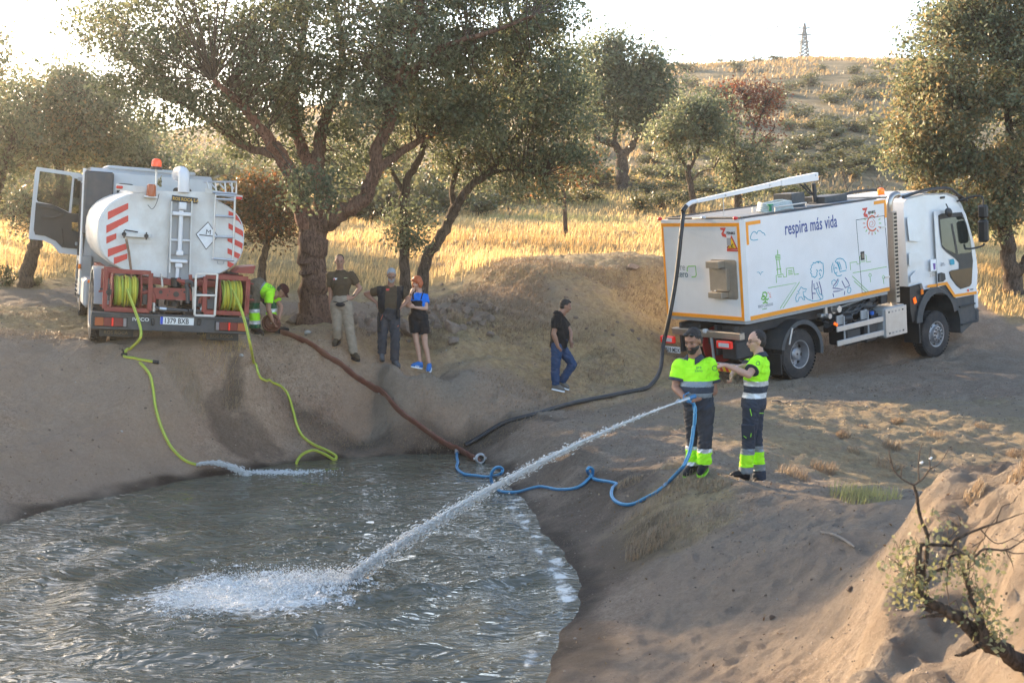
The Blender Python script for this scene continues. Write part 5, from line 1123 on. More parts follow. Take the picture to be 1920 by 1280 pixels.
# 4. vest man
D = FD((741,680),(716,684)); BKV = cmat('black_vest_cloth', (.02,.02,.022)); GRT = cmat('dark_grey_trousers', (.045,.047,.055))
o4 = person('grey-haired man in black vest standing hands on hips in the middle of the onlookers', None, D,
 dict(head=(734,516,-.05), sL=(753,545,.02), sR=(711,545,.02), eL=(765,562,.12), wL=(754,574,.0), eR=(686,551,.10), wR=(706,567,.0), hL=(738,594,0), hR=(719,594,0), kL=(741,634,-.03), kR=(717,636,-.03),
      aL=(740,670,.02), aR=(716,674,.0), tL=(750,677,-.12), tR=(717,681,-.15)),
 (.1,-.9,-.42), 'c', .98, dict(hair=GREYH, hairk='short', beard=GREYH, glasses=True), 1.04,
 dict(L=dict(tip=(748,580,-.06), n=(.5,.6,-.2), curl=.5, side=1), R=dict(tip=(712,577,-.05), n=(-.5,.6,-.2), curl=.5, side=-1)),
 dict(m=OLV, g=.018, lo=.12, sleeve=.55), dict(m=GRT, g=.024), dict(m=cmat('grey_boot', (.08,.08,.085))), belly=.12)
P = o4['P']; D4 = D
def vest(o, D, m):
    sh = o['shirt']; zt, zb = at(734,533,D).z, at(734,603,D).z
    xl, xr = at(723,540,D).x, at(745,540,D).x
    me = sh.data; y0 = o['shc'].y; Pn = o['P']; sLx, sRx = Pn['sL'].x, Pn['sR'].x
    return cut(sh, lambda c: (c[:,2] > zb-.3) & (c[:,2] < zt+.02) & ((c[:,0] < xl) | (c[:,0] > xr) | (c[:,1] > y0+.04)) & (c[:,0] > sRx-.035-.12*(c[:,2] < sh_z)) & (c[:,0] < sLx+.035+.12*(c[:,2] < sh_z)), 'vest', m, o['root'], .012)
sh_z = at(734,562,D).z
v = vest(o4, D, BKV); v.modifiers.new('s', 'SOLIDIFY').thickness = .012
q = MB(); q.box(at(711,604,D-.12), (.05,.12,.34), .02); q.box(at(747,588,D-.12), (.06,.10,.18), .02); q.build('vest_tail', BKV, o4['root'], world=True)
patch(o4['shirt'], 727, 543, .062, .036, REDP, o4['root'], 'chest_badge')
q = MB(); q.tube([at(718,590,D-.12), at(711,606,D-.12)], .005, 5); q.tube([at(745,612,D-.10), at(748,610,D-.08)], .005, 5); q.build('piping', mat('orange_piping', (.6,.12,.03), .6), o4['root'], world=True)
# badges of the t-shirt man, pouch
D = D3
bd = patch(o3['shirt'], 629, 523, .07, .034, WHP, o3['root'], 'chest_badge'); patch(o3['shirt'], 627, 523.5, .024, .024, REDP, bd, 'badge_mark', .009); patch(o3['shirt'], 648, 521, .06, .010, mat('pale_green_print', (.4,.42,.2), .6), o3['root'], 'chest_print')
q = MB(); q.ell(at(638,571,D-.17), (.085,.035,.04)); q.tube([at(625,565,D-.14), at(638,568,D-.18), at(652,564,D-.14)], .009, 6); q.build('waist_pouch', BKV, o3['root'], world=True)
q = MB(); q.lathe([(.030,-.014),(.030,.014)], at(663,553,D-.03), (.7,.2,-.6), 14); q.build('watch', BLK, o3['root'], world=True)
# 5. woman
D = FD((804,694),(782,688)); BLUE = cmat('bright_blue_cloth', (.01,.16,.62)); BDEN = cmat('black_denim', (.018,.018,.02))
o5 = person('red-haired woman in blue t-shirt and black dungaree shorts with hand at her chin', None, D,
 dict(head=(782,530,0), sL=(798,556,.04), sR=(775,556,-.03), eL=(799,579,-.05), wL=(777,576,-.19), eR=(764,573,-.10), wR=(771,549,-.20), hL=(793,596,0), hR=(776,596,0), kL=(797,646,-.02), kR=(781,642,-.02),
      aL=(805,682,.0), aR=(788,677,.0), tL=(803,694,-.13), tR=(773,686,-.07)),
 (-.45,-.85,-.25), 'b', .93, dict(hair=REDH, hairk='bob'), .88,
 dict(L=dict(tip=(765,573,-.20), n=(0,.9,0), curl=.3, side=1), R=dict(tip=(775,538,-.17), n=(.5,.5,.1), curl=.55, side=1)),
 dict(m=BLUE, g=.014, lo=.12, sleeve=.52), dict(m=BDEN, g=.024, len=.30, flare=.012, hi=.5), dict(m=mat('blue_suede', (.03,.15,.42), .8), sole=WHP, stripe=WHP, low=True), chest_d=1)
Sh = o5['shirt']
zt, zb = at(780,563,D).z, at(780,598,D).z
v = cut(Sh, lambda c: (c[:,2] < zt) & (c[:,2] > zb-.1) & (c[:,1] < o5['shc'].y-.03) & (c[:,0] < at(792,570,D).x), 'dungaree_bib', BDEN, o5['root'], .010); v and setattr(v.modifiers.new('s', 'SOLIDIFY'), 'thickness', .008)
q = MB(); q.tube(smoothpath([at(789,562,D-.155), at(792,552,D-.13), at(795,545,D-.06), at(794,543,D+.06)], 4), .016, 8, flat=.4); q.tube(smoothpath([at(775,562,D-.15), at(774,552,D-.14), at(777,545,D-.06), at(779,543,D+.04)], 4), .016, 8, flat=.4); q.build('strap', BDEN, o5['root'], world=True)
q = MB(); q.lathe([(.026,-.009),(.026,.009)], at(769.5,552,D-.195), (.1,0,1), 14); q.build('watch', BLK, o5['root'], world=True)
# 6. walking man in black polo
D = FD((1047,737),(1056,727)); BLKC = cmat('black_polo_cloth', (.013,.013,.014)); JEAN = cmat('blue_denim', (.028,.055,.115))
o6 = person('man in black polo and jeans walking alone with hands in pockets', None, D,
 dict(head=(1061,574), sL=(1051,597,.18), sR=(1045,597,-.19), eL=(1069,622,.20), wL=(1070,640,.12), eR=(1038,626,-.23), wR=(1046,649,-.20), hL=(1050,652,.09), hR=(1044,652,-.09), kL=(1074,683,.08), kR=(1041,694,-.08),
      aL=(1052,716,.10), aR=(1042,731,-.08), tL=(1064,726,.10), tR=(1055,737,-.08)),
 (1,-.1,-.18), 'c', 1.0, dict(hair=DARKH, hairk='short', shades=True), 1.14,
 dict(R=dict(tip=(1051,657,-.18), n=(.3,.9,0), curl=.3, side=1, s=.9), L=dict(tip=(1072,650,.10), n=(-.3,-.9,0), curl=.3, side=1, s=.9)),
 dict(m=BLKC, g=.022, lo=.12, sleeve=.66), dict(m=JEAN, g=.014), dict(m=cmat('grey_suede', (.16,.14,.12)), sole=WHP, low=True), belly=.08, lift='L')
collar(o6, BLKC, (1,-.1,0))
# 7. bending worker
D = FD((512,621),(482,626)); GRN = cmat('dark_green_cloth', (.012,.10,.045)); TAU = cmat('taupe_cloth', (.14,.115,.085)); MAR = cmat('maroon_cap_cloth', (.055,.016,.014))
o7 = person('worker in yellow top and dark red cap bending over the coiled flat hose', None, D,
 dict(head=(529,546,-.02), sL=(512,552,.17), sR=(505,551,-.17), eL=(527,575,.12), wL=(523,598,.02), eR=(503,580,-.20), wR=(511,602,-.10), hL=(481,533,.09), hR=(477,534,-.09), kL=(509,574,.10), kR=(477,576,-.07),
      aL=(508,614,.12), aR=(478,618,-.06), tL=(522,618,.10), tR=(490,624,-.08)),
 (.75,-.15,-.9), 'a', 1.0, dict(hair=DARKH, hairk='shaved', cap=MAR), 1.04,
 dict(L=dict(tip=(521,610,-.02), n=(-.6,-.2,0), curl=.5, side=1), R=dict(tip=(515,612,-.10), n=(.6,.2,0), curl=.5, side=-1)),
 dict(m=HIVIS, g=.02, lo=.12, sleeve=.58), dict(m=GRN, g=.03, flare=.015), dict(m=BOOT), headup=(.62,0,.55))
tr, sh = o7['trousers'], o7['shirt']
band(tr, D, 500, 567, 'taupe_panel', TAU)
band(tr, D, 579, 586, 'reflective_band', REFL); band(tr, D, 586, 600, 'fluorescent_panel', HIVIS); band(tr, D, 600, 607, 'reflective_band', REFL)
Pn = o7['P']; hc = np.array((Pn['hL']+Pn['hR'])/2); sc_ = np.array((Pn['sL']+Pn['sR'])/2); ax_ = sc_-hc; Lx = np.linalg.norm(ax_); ax_ /= Lx
for a_, b_, mm, nm in ((.36,.46,REFD,'reflective_band'),(.18,.27,REFD,'reflective_band'),(-.2,.18,TAU,'taupe_panel'),(.27,.36,TAU,'taupe_panel')):
    cut(sh, lambda c: (((c-hc) @ ax_) > a_*Lx) & (((c-hc) @ ax_) < b_*Lx), nm, mm)
sh7 = o7['shirt']; patch_text(sh7, 508, 540, 'CLM', .07, INKG, o7['root'], -.35)
patch_text(o['shirt'], 1310, 691, 'pre', .05, INKG, o['root']); patch_text(o['shirt'], 1310, 697.5, 'zero', .05, INKG, o['root'])
def ring_print(ob, px, py, r_, m, root):
    q = MB(); pts = []
    for k in range(17):
        t = 2*math.pi*k/16; pts.append(hit(ob, px+r_*math.cos(t), py+r_*math.sin(t))[0]+Vector((0,-.004,0)))
    q.tube(pts, .0035, 5); return q.build('sleeve_print', m, root, world=True)
ring_print(o['shirt'], 1340, 690, 4.5, INKG, o['root']); ring_print(o2['shirt'], 1421, 681, 3.5, INKG, o2['root'])
# ------------------------------------------------------------------ trucks
WHT = mat('white_truck_paint', (.70,.69,.69), .35, 0, .03, 2.5, 0, dirt=(.48,.43,.37), dirt_amt=.22, coat=.2); WHC = mat('cab_white_paint', (.66,.67,.68), .32, 0, .03, 2, 0, dirt=(.40,.36,.30), dirt_amt=.45, coat=.3)
WAR = mat('worn_white_tank_paint', (.66,.65,.62), .45, 0, .05, 3, .004, dirt=(.36,.28,.20), dirt_amt=.6); ORG = mat('orange_trim', (.85,.30,.01), .4, 0, .05, 5)
DKG = mat('dark_grey_plastic', (.045,.05,.055), .6, 0, .15, 8, .004, dirt=(.16,.13,.10), dirt_amt=.35); CHS = mat('chassis_black', (.025,.027,.03), .55, 0, .2, 8, .004, dirt=(.12,.09,.07), dirt_amt=.3)
TYR = mat('tyre_rubber', (.022,.022,.023), .85, 0, .2, 10, .008, dirt=(.13,.10,.075), dirt_amt=.55); RIM = mat('wheel_rim', (.34,.34,.35), .45, .55, .1, 8, .0, dirt=(.2,.16,.12), dirt_amt=.4)
ALU = mat('aluminium', (.55,.55,.55), .38, .75, .06, 8, .002, dirt=(.4,.35,.3), dirt_amt=.3); STL = mat('brushed_steel_plate', (.42,.38,.33), .42, .8, .1, 4, .002); CHR = mat('exhaust_steel', (.38,.35,.32), .3, .9, .12, 6)
GLA = mat('cab_glass', (.02,.025,.022), .06, 0, 0, 2); BLKP = mat('black_trim', (.018,.019,.02), .5, 0, .15, 10, dirt=(.1,.08,.06), dirt_amt=.2)
RED = mat('red_lens', (.6,.02,.015), .25); REDL = mat('lit_red_lens', (.7,.03,.02), .25, emit=((1,.03,.02), .04)); AMB = mat('amber_lens', (.85,.2,.01), .25); AMBL = mat('lit_amber_lens', (.9,.16,.01), .25, emit=((1,.13,.005), .22)); CLR = mat('clear_lens', (.6,.6,.6), .2)
REDF = mat('red_oxide_frame', (.27,.045,.03), .6, 0, .15, 8, .005, dirt=(.10,.05,.04), dirt_amt=.5); REDS = mat('red_reflective', (.58,.05,.035), .45, 0, .06, 6); YEL = mat('yellow_reflective', (.85,.5,.02), .4); HOSY = mat('yellow_hose', (.55,.50,.05), .5, 0, .08, 10); HOSG = mat('hose_green_line', (.30,.38,.05), .5)
BLUP = mat('plate_blue', (.01,.06,.45), .4); PLW = mat('plate_white', (.72,.72,.70), .4); INK = mat('black_ink', (.02,.02,.022), .5)
GRY = mat('grey_truck_paint', (.33,.34,.35), .45, 0, .05, 3, 0, dirt=(.3,.27,.23), dirt_amt=.4); TGR = mat('teal_line', (.02,.30,.42), .5); GLN = mat('green_line', (.16,.42,.06), .5); NVL = mat('navy_line', (.02,.03,.18), .5); OGL = mat('red_orange_line', (.62,.12,.04), .5); GYL = mat('grey_line', (.3,.3,.32), .5)
ROOFG = mat('roof_grey', (.13,.15,.17), .6, 0, .12, 3, .003, dirt=(.3,.26,.2), dirt_amt=.4); BLUC = mat('blue_cap', (.01,.12,.5), .4)
def gmat(name, col, mixf):
    m = bpy.data.materials.new(name); nt, ns, L, b = nodes(m); b.inputs['Base Color'].default_value = (*col, 1); b.inputs['Roughness'].default_value = .04; b.inputs['Metallic'].default_value = 0
    t = N(nt, 'ShaderNodeBsdfTransparent'); t.inputs[0].default_value = (.75,.78,.74,1); mx = N(nt, 'ShaderNodeMixShader', i_0=mixf); L.new(t.outputs[0], mx.inputs[1]); L.new(b.outputs[0], mx.inputs[2]); L.new(mx.outputs[0], ns['Material Output'].inputs[0]); return m
WIN = gmat('window_glass', (.03,.035,.03), .3)
def sheet(pts, M, h=.004):
    """prism from outline placed with M"""
    return MB().prism(pts, M, h)
def line2(mb, pts, M, wd=.012, h=.003):
    P = [Vector((a, b)) for a, b in pts]; n = len(P); Lf = []; Rt = []
    for i in range(n):
        d = (P[min(i+1, n-1)]-P[max(i-1, 0)]); d = d.normalized() if d.length > 1e-9 else Vector((1,0)); nn = Vector((-d.y, d.x))*wd/2; Lf.append(P[i]+nn); Rt.append(P[i]-nn)
    V = [M @ Vector((p.x, p.y, z)) for z in (0, h) for p in Lf+Rt]; m = 2*n; F = []
    for i in range(n-1): F += [(i, i+1, n+i+1, n+i), (m+i, m+n+i, m+n+i+1, m+i+1), (i, m+i, m+i+1, i+1), (n+i, n+i+1, m+n+i+1, m+n+i)]
    F += [(0, n, m+n, m), (n-1, m+n-1, m+2*n-1, 2*n-1)]; mb.add(V, F)
def sm2(pts, k=5): return [(p.x, p.y) for p in smoothpath([(a, b, 0) for a, b in pts], k)]
def arc2(cx, cy, r, a0, a1, n=14, ry=None): return [(cx+r*math.cos(math.radians(a0+(a1-a0)*i/n)), cy+(ry or r)*math.sin(math.radians(a0+(a1-a0)*i/n))) for i in range(n+1)]
def plate_mesh(name, outline, holes, M, th, m, parent):
    cu = bpy.data.curves.new('c', 'CURVE'); cu.dimensions = '2D'; cu.fill_mode = 'BOTH'; cu.extrude = th/2
    for loop in [outline]+holes:
        sp_ = cu.splines.new('POLY'); sp_.points.add(len(loop)-1); sp_.use_cyclic_u = True
        for i, (a, b) in enumerate(loop): sp_.points[i].co = (a, b, 0, 1)
    o = bpy.data.objects.new('c', cu); C.objects.link(o); dg = bpy.context.evaluated_depsgraph_get(); me = bpy.data.meshes.new_from_object(o.evaluated_get(dg)); bpy.data.objects.remove(o)
    me.transform(M); me.materials.clear(); me.materials.append(m); me.name = name; q = bpy.data.objects.new(name, me); C.objects.link(q); q.parent = parent; return q
def rrect(x0, y0, x1, y1, r, n=4):
    out = []
    for cx, cy, a in ((x1-r,y1-r,0),(x0+r,y1-r,90),(x0+r,y0+r,180),(x1-r,y0+r,270)): out += arc2(cx, cy, r, a, a+90, n)
    return out
def wheel(parent, c, r, w_, side, front=False):
    """side=-1: right side of the truck (outer face towards -Y)"""
    c = Vector(c); ax_ = (0, side, 0); rr_ = r*.56
    e = bpy.data.objects.new('wheel', None); C.objects.link(e); e.parent = parent
    q = MB(); q.lathe([(rr_,-w_/2),(r*.72,-w_/2-.005),(r*.93,-w_/2+.015),(r,-w_/2+.05),(r,w_/2-.05),(r*.93,w_/2-.015),(r*.72,w_/2+.005),(rr_,w_/2),(rr_-.01,w_/2-.05),(rr_-.01,-w_/2+.05),(rr_,-w_/2)], c, ax_, 48, False)
    d, a, b = basis(ax_)
    for k in range(44):
        t = 2*math.pi*k/44
        for o_ in (-w_/2+.055, w_/2-.055): q.box(c+d*o_+(a*math.cos(t)+b*math.sin(t))*(r+.001), (.05,.085,.014), 0, Matrix((-a*math.sin(t)+b*math.cos(t), d, a*math.cos(t)+b*math.sin(t))).transposed())
    q.build('tyre', TYR, e, ang=30)
    q = MB(); o_ = w_/2
    if front: q.lathe([(rr_,o_-.03),(rr_+.008,o_),(rr_-.02,o_-.005),(rr_-.045,o_-.06),(r*.36,o_-.03),(r*.33,o_+.035),(r*.19,o_+.045),(r*.18,o_+.0),(.02,o_-.01)], c, ax_, 40, False)
    else: q.lathe([(rr_,o_-.03),(rr_+.008,o_),(rr_-.02,o_-.005),(rr_-.04,o_-.12),(rr_-.05,o_-.17),(r*.38,o_-.18),(r*.25,o_-.185),(r*.24,o_-.10),(r*.17,o_-.07),(.02,o_-.065)], c, ax_, 40, False)
    q.build('rim', RIM, e, ang=30)
    hz = o_-.025 if front else o_-.165
    for k in range(10 if not front else 10):
        t = 2*math.pi*(k+.5)/10; rad = r*(.265 if front else .30); q = MB()
        if not front and k % 1 == 0: q.cyl(c+d*(hz-.02)+(a*math.cos(t)+b*math.sin(t))*rad, c+d*(hz+.01)+(a*math.cos(t)+b*math.sin(t))*rad, .017, n=6)
        else: q.cyl(c+d*(o_+.03)+(a*math.cos(t)+b*math.sin(t))*rad, c+d*(o_+.062)+(a*math.cos(t)+b*math.sin(t))*rad, .019, n=6)
        q.build('wheel_nut', CHS if front else RIM, e)
    q = MB()
    for k in range(8):
        t = 2*math.pi*(k+.25)/8; rad = r*(.45 if front else .44); p = c+d*((o_-.05) if front else o_-.165)+(a*math.cos(t)+b*math.sin(t))*rad
        q = MB(); q.cyl(p, p+d*.012, .034, n=12); q.build('rim_hole', BLK, e)
    return e
def arch(mb, cx, cz, r0, r1, y0, y1, a0, a1, n=18):
    """fender arc between radii r0..r1 in XZ plane, spanning y0..y1"""
    V = []; 
    for i in range(n+1):
        t = math.radians(a0+(a1-a0)*i/n)
        for rad in (r0, r1):
            for yy in (y0, y1): V.append((cx+rad*math.cos(t), yy, cz+rad*math.sin(t)))
    F = []
    for i in range(n):
        o_ = i*4; 
        for (p, q_) in ((0,1),(1,3),(3,2),(2,0)): F.append((o_+p, o_+q_, o_+4+q_, o_+4+p))
    F += [(0,1,3,2), (n*4, n*4+1, n*4+3, n*4+2)]; mb.add(V, F)
# =============================== truck 2: white jetting truck (right) ===============================
HD2 = math.radians(52.8); PT2 = math.radians(6.0)
fx = Vector((math.sin(HD2)*math.cos(PT2), math.cos(HD2)*math.cos(PT2), math.sin(PT2))); ly = Vector((-math.cos(HD2), math.sin(HD2), 0)); uz = fx.cross(ly)
RW = at(1503, 709, 26.0); RW.z = h1(RW.x, RW.y)-.015
org = RW-ly*(-1.06)
M2 = Matrix.Translation(org) @ Matrix((fx, ly, uz)).transposed().to_4x4()
T2 = empty('jetting_truck', label='white sewer jetting truck with orange-edged box, line drawings and a long hose arm', cat='truck', matrix=M2)
M2i = M2.inverted()
def part(mb, name, m, parent=T2, **k): return mb.build(name, m, parent, **k)
W2 = 1.15; X0, X1 = -1.60, 2.88; Z0, Z1 = 1.44, 3.42
q = MB(); ch = .07
q.prism([(X0,-W2+ch),(X0+ch,-W2),(X1,-W2),(X1,W2),(X0+ch,W2),(X0,W2-ch)], Matrix.Translation((0,0,Z0)), Z1-Z0); box = part(q, 'water_box', WHT)
q = MB(); q.prism([(X0+.03,-W2+ch+.01),(X0+ch+.02,-W2+.04),(X1-.02,-W2+.04),(X1-.02,W2-.04),(X0+ch+.02,W2-.04),(X0+.03,W2-ch-.01)], Matrix.Translation((0,0,Z0-.07)), .068); part(q, 'box_sill', GRY)
q = MB(); q.box(((X0+X1)/2,0,Z1+.012), (X1-X0-.25, 2*W2-.3, .022)); part(q, 'box_roof', ROOFG)
for a, b in (((X0+.12,-W2+.08),(X1-.1,-W2+.08)),((X0+.12,W2-.08),(X1-.1,W2-.08)),((X0+.10,-W2+.1),(X0+.10,W2-.1))):
    q = MB(); q.tube([(a[0],a[1],Z1+.035),(b[0],b[1],Z1+.035)], .018, 6); part(q, 'roof_rail', DKG)
MS = Matrix.Translation((0,-W2-.001,0)) @ Matrix(((1,0,0,0),(0,0,-1,0),(0,1,0,0),(0,0,0,1)))      # side panel frame: x fwd, y up, z outwards
MR = Matrix.Translation((X0-.001,0,0)) @ Matrix(((0,0,-1,0),(-1,0,0,0),(0,1,0,0),(0,0,0,1)))      # rear panel frame: x to the truck's right, y up
def strip(M, x0, y0, x1, y1, m=ORG, h=.004, name='orange_strip', par=None):
    q = MB(); q.prism([(x0,y0),(x1,y0),(x1,y1),(x0,y1)], M, h); return part(q, name, m, par or box)
strip(MS, X0+.09, Z0+.005, X1, Z0+.085); strip(MS, X0+.10, Z1-.125, X0+.52, Z1-.055); strip(MS, X0+.10, Z1-.50, X0+.165, Z1-.126); strip(MS, X1-.42, Z1-.09, X1-.003, Z1-.02); strip(MS, X1-.075, Z1-.40, X1-.003, Z1-.091)
rw = W2-ch
strip(MR, -rw, Z0+.005, rw, Z0+.08); strip(MR, -rw, Z1-.13, rw, Z1-.06); strip(MR, -rw, Z0+.081, -rw+.055, Z1-.131); strip(MR, rw-.07, Z0+.081, rw, Z1-.131)
# pixel mapping on the side panel: photo pixel -> (x,z) on the plane
def sidepx(px, py):
    c = M2i @ Vector((0,0,CAMZ)); d = (M2i @ at(px, py, 20))-c; t = (-W2-c.y)/d.y; p = c+d*t; return (p.x, p.z)
def rearpx(px, py):
    c = M2i @ Vector((0,0,CAMZ)); d = (M2i @ at(px, py, 20))-c; t = (X0-c.x)/d.x; p = c+d*t; return (-p.y, p.z)
def zs(l): return [sidepx(1440+a/5.333, 380+b/5.333) for a, b in l]        # from the zoomed crop of the side
def zr(l): return [rearpx(1225+a/5.333, 380+b/5.333) for a, b in l]
def draw(name, lines, m, M=MS, wd=.014, sm=0, conv=zs, par=None):
    for l in lines:
        q = MB(); p = conv(l); p = sm2(p, 5) if sm and len(p) > 2 else p; line2(q, p, M, wd, .003); part(q, name, m, par or box, smooth=False)
print('DBG side corners', sidepx(1410,600), sidepx(1386,417), sidepx(1660,372), sidepx(1672,548), 'rear', rearpx(1240,425), rearpx(1402,597))
draw('skyline_line', [[(95,472),(97,520)],[(75,528),(120,522),(122,536),(77,542),(78,556),(122,550),(122,566),(80,570),(76,532)],[(85,572),(97,718)],[(110,570),(130,712)],[(84,668),(130,660)],
 [(84,802),(80,728),(150,714),(155,744),(186,740),(182,658),(253,648),(262,718),(306,712)],[(98,742),(138,738)],[(200,682),(242,676)],[(202,700),(244,694)],[(204,718),(246,712)]], GLN, wd=.016)
draw('ground_line', [[(0,852),(283,802),(120,1056)],[(314,794),(150,1052)],[(825,672),(820,600),(886,590),(892,614),(922,610),(916,538),(925,530)],[(970,524),(980,526),(986,594),(1028,588)],[(930,572),(970,566)],[(932,590),(972,584)],[(848,702),(1186,640)],[(842,734),(1002,886)],[(860,782),(978,892)]], GLN, wd=.013)
draw('girl_line', [[(510,604),(490,588),(470,604),(452,600),(446,622),(430,628),(436,650),(422,664),(432,684),(424,702),(438,716),(436,736),(456,740),(464,750),(478,738),(490,720),(486,700),(498,686),(484,668)],[(500,590),(520,588),(534,602),(550,608),(552,640)],[(552,640),(556,690),(546,740),(508,766)],[(510,684),(524,668),(538,684)],[(512,700),(526,736)]], TGR, wd=.019)
draw('boy_line', [[(672,584),(690,562),(720,556),(752,566),(776,600),(784,660)],[(668,586),(694,610),(712,660),(718,690),(782,676)],[(650,600),(636,640),(640,700)],[(660,620),(656,660),(668,700),(690,730),(712,734),(738,722)],[(664,660),(676,646),(690,660)],[(662,700),(684,706),(692,690)],[(690,588),(706,620),(720,670)],[(706,590),(722,620),(732,664)]], TGR, wd=.018)
draw('clothes_line', [[(442,776),(438,870),(446,968)],[(510,786),(530,860),(538,916)],[(458,808),(462,864),(504,850),(486,796)],[(440,906),(474,906)],[(700,760),(680,800),(654,830),(648,854),(700,858),(758,866),(700,884),(652,888)],[(770,748),(800,790),(816,830),(772,850),(738,782)],[(648,906),(656,942)],[(766,884),(762,922)]], NVL, wd=.020)
draw('dog_line', [[(282,988),(276,950),(290,912),(314,906),(296,880),(310,880),(330,842),(352,858),(386,862),(372,888),(350,890),(356,930),(366,974),(350,968),(336,944),(312,946),(300,984),(284,990)],[(356,930),(400,966),(450,984),(510,976),(548,960),(548,930),(530,916)],[(478,862),(490,900),(530,970)],[(498,856),(516,910),(548,930)],[(640,820),(636,790),(660,770),(678,786)],[(708,770),(690,820),(668,840)],[(796,884),(800,850),(822,848),(830,870),(820,900),(800,902),(792,884)]], TGR, wd=.016)
draw('flower_line', [[(1010,716),(1018,706),(1030,716),(1034,730),(1018,740),(1006,728),(1010,716)],[(1020,742),(1024,794)],[(1144,738),(1152,726),(1164,738),(1166,752),(1150,758),(1140,748),(1144,738)],[(1152,760),(1158,812)]], GLN, wd=.012)
draw('sun_ring', [[(1070,150),(1044,132),(1014,148),(994,190),(996,240),(1020,274),(1052,280),(1080,256)]], OGL, wd=.034, sm=1)
draw('sun_swirl', [[(1034,228),(1050,206),(1036,186),(1016,200),(1018,232),(1040,246),(1062,230),(1070,196),(1050,168)]], OGL, wd=.010, sm=1)
for i in range(16):
    t = 2*math.pi*i/16; c_ = (1040,206); a_ = (c_[0]+70*math.cos(t), c_[1]+92*math.sin(t)); b_ = (c_[0]+90*math.cos(t), c_[1]+118*math.sin(t)); draw('sun_ray', [[a_, b_]], (GLN if i % 3 == 0 else OGL), wd=.02)
def cr(l): return [rearpx(1225+a/5.333, 380+b/5.333) for a, b in l]
def cs(l): return [sidepx(1225+a/5.333, 380+b/5.333) for a, b in l]
draw('cloud_line', [[(1046,368),(1000,376),(972,362),(976,326),(996,294),(1018,292),(1034,310),(1042,288),(1066,280),(1090,300),(1106,306),(1118,328)]], TGR, conv=cs, sm=1, wd=.014)
draw('bird_line', [[(1036,696),(1056,694),(1072,720),(1080,694),(1098,692)]], TGR, conv=cs, wd=.012)
draw('tree_emblem', [[(1118,894),(1096,900),(1092,924),(1112,936)],[(1112,936),(1090,940),(1078,960),(1100,972),(1118,950),(1110,936)],[(1118,894),(1136,910),(1130,930)],[(1134,932),(1120,950),(1136,972),(1152,956)],[(1118,960),(1118,1000)],[(1094,1006),(1118,994),(1142,1002)]], GLN, conv=cs, wd=.03)
draw('tree_emblem_ray', [[(1144,892),(1150,906)],[(1168,902),(1160,914)],[(1160,926),(1174,924)],[(1160,940),(1178,946)]], OGL, conv=cs, wd=.014)
def side_text(t, p0, p1, size, m, sx=1., off=0., par=None, spacing=1.):
    a = sidepx(*p0); b = sidepx(*p1); ang = math.atan2(b[1]-a[1], b[0]-a[0]); return text(t, size, MS @ Matrix.Translation((a[0], a[1], .002)) @ Matrix.Rotation(ang, 4, 'Z'), m, par or box, sx=sx, off=off, ext=.0015, spacing=spacing)
side_text('respira más vida', (1471.5,440.5), (1590,422), .37, mat('navy_lettering', (.03,.06,.24), .5), sx=.64, off=.004, spacing=1.04)
side_text('TRES CANTOS', (1421,578), (1449,572.5), .085, GYL, sx=.80); side_text('creciendo', (1429,580.5), (1443,578), .035, GLN)
def feniks(conv_, M, x, y, s_, ang=0):
    p = conv_(x, y); MM = M @ Matrix.Translation((p[0], p[1], .0)) @ Matrix.Rotation(ang, 4, 'Z')
    q = MB(); q.prism([(0,.10*s_),(.19*s_,.10*s_),(.10*s_,-.03*s_),(.17*s_,-.05*s_),(.19*s_,-.13*s_),(.06*s_,-.10*s_),(.03*s_,-.04*s_),(.10*s_,.04*s_),(.02*s_,.05*s_)], MM, .004); part(q, 'bird_logo', REDS, box); text('FENIKS', .088*s_, MM @ Matrix.Translation((.20*s_,-.055*s_,.002)), INK, box, sx=.95, off=.002, ext=.0015)
feniks(sidepx, MS, 1617, 399, .92, .02); feniks(rearpx, MR, 1350.5, 435, .84)
# rear details
text('pre', .2, MR @ Matrix.Translation((rearpx(1269,505)[0], rearpx(1269,506)[1], .002)), GYL, box, sx=.9, off=.001, ext=.0015); text('zero', .2, MR @ Matrix.Translation((rearpx(1269.5,518)[0], rearpx(1269,519)[1], .002)), mat('slate_lettering', (.06,.12,.16), .5), box, sx=.88, off=.001, ext=.0015)
draw('logo_corner', [[(340,688),(340,650),(352,636),(422,634),(430,720),(424,738),(384,744)]], GLN, MR, .022, 0, zr)
a = rearpx(1332,486); b = rearpx(1385,562); z0_, z1_ = min(a[1], b[1]), max(a[1], b[1]); xa, xb = a[0]+.0, b[0]
q = MB(); q.prism([(x_, y_) for x_, y_ in rrect(xa, z0_, xb, z1_, .06)], MR, .006); pl_ = part(q, 'steel_back_plate', STL)
q = MB(); MM = MR.to_3x3(); c0 = MR @ Vector(((xa+xb)/2-.06, (z0_+z1_)/2, .07))
def rb(x0, y0, z0, x1, y1, z1, name, m, par, bev=.004):
    a_, b_ = MR @ Vector((x0,y0,z0)), MR @ Vector((x1,y1,z1)); q = MB(); q.box((a_+b_)/2, [abs(v) for v in (b_-a_)], bev); return part(q, name, m, par)
wd_ = xb-xa; hh_ = z1_-z0_
rb(xa+.06*wd_, z0_+.80*hh_, .006, xa+.55*wd_, z0_+.97*hh_, .19, 'bracket_hood', STL, pl_); rb(xa+.06*wd_, z0_+.22*hh_, .006, xa+.72*wd_, z0_+.79*hh_, .10, 'bracket_body', STL, pl_); rb(xa+.10*wd_, z0_+.05*hh_, .006, xa+.62*wd_, z0_+.19*hh_, .20, 'bracket_tray', STL, pl_)
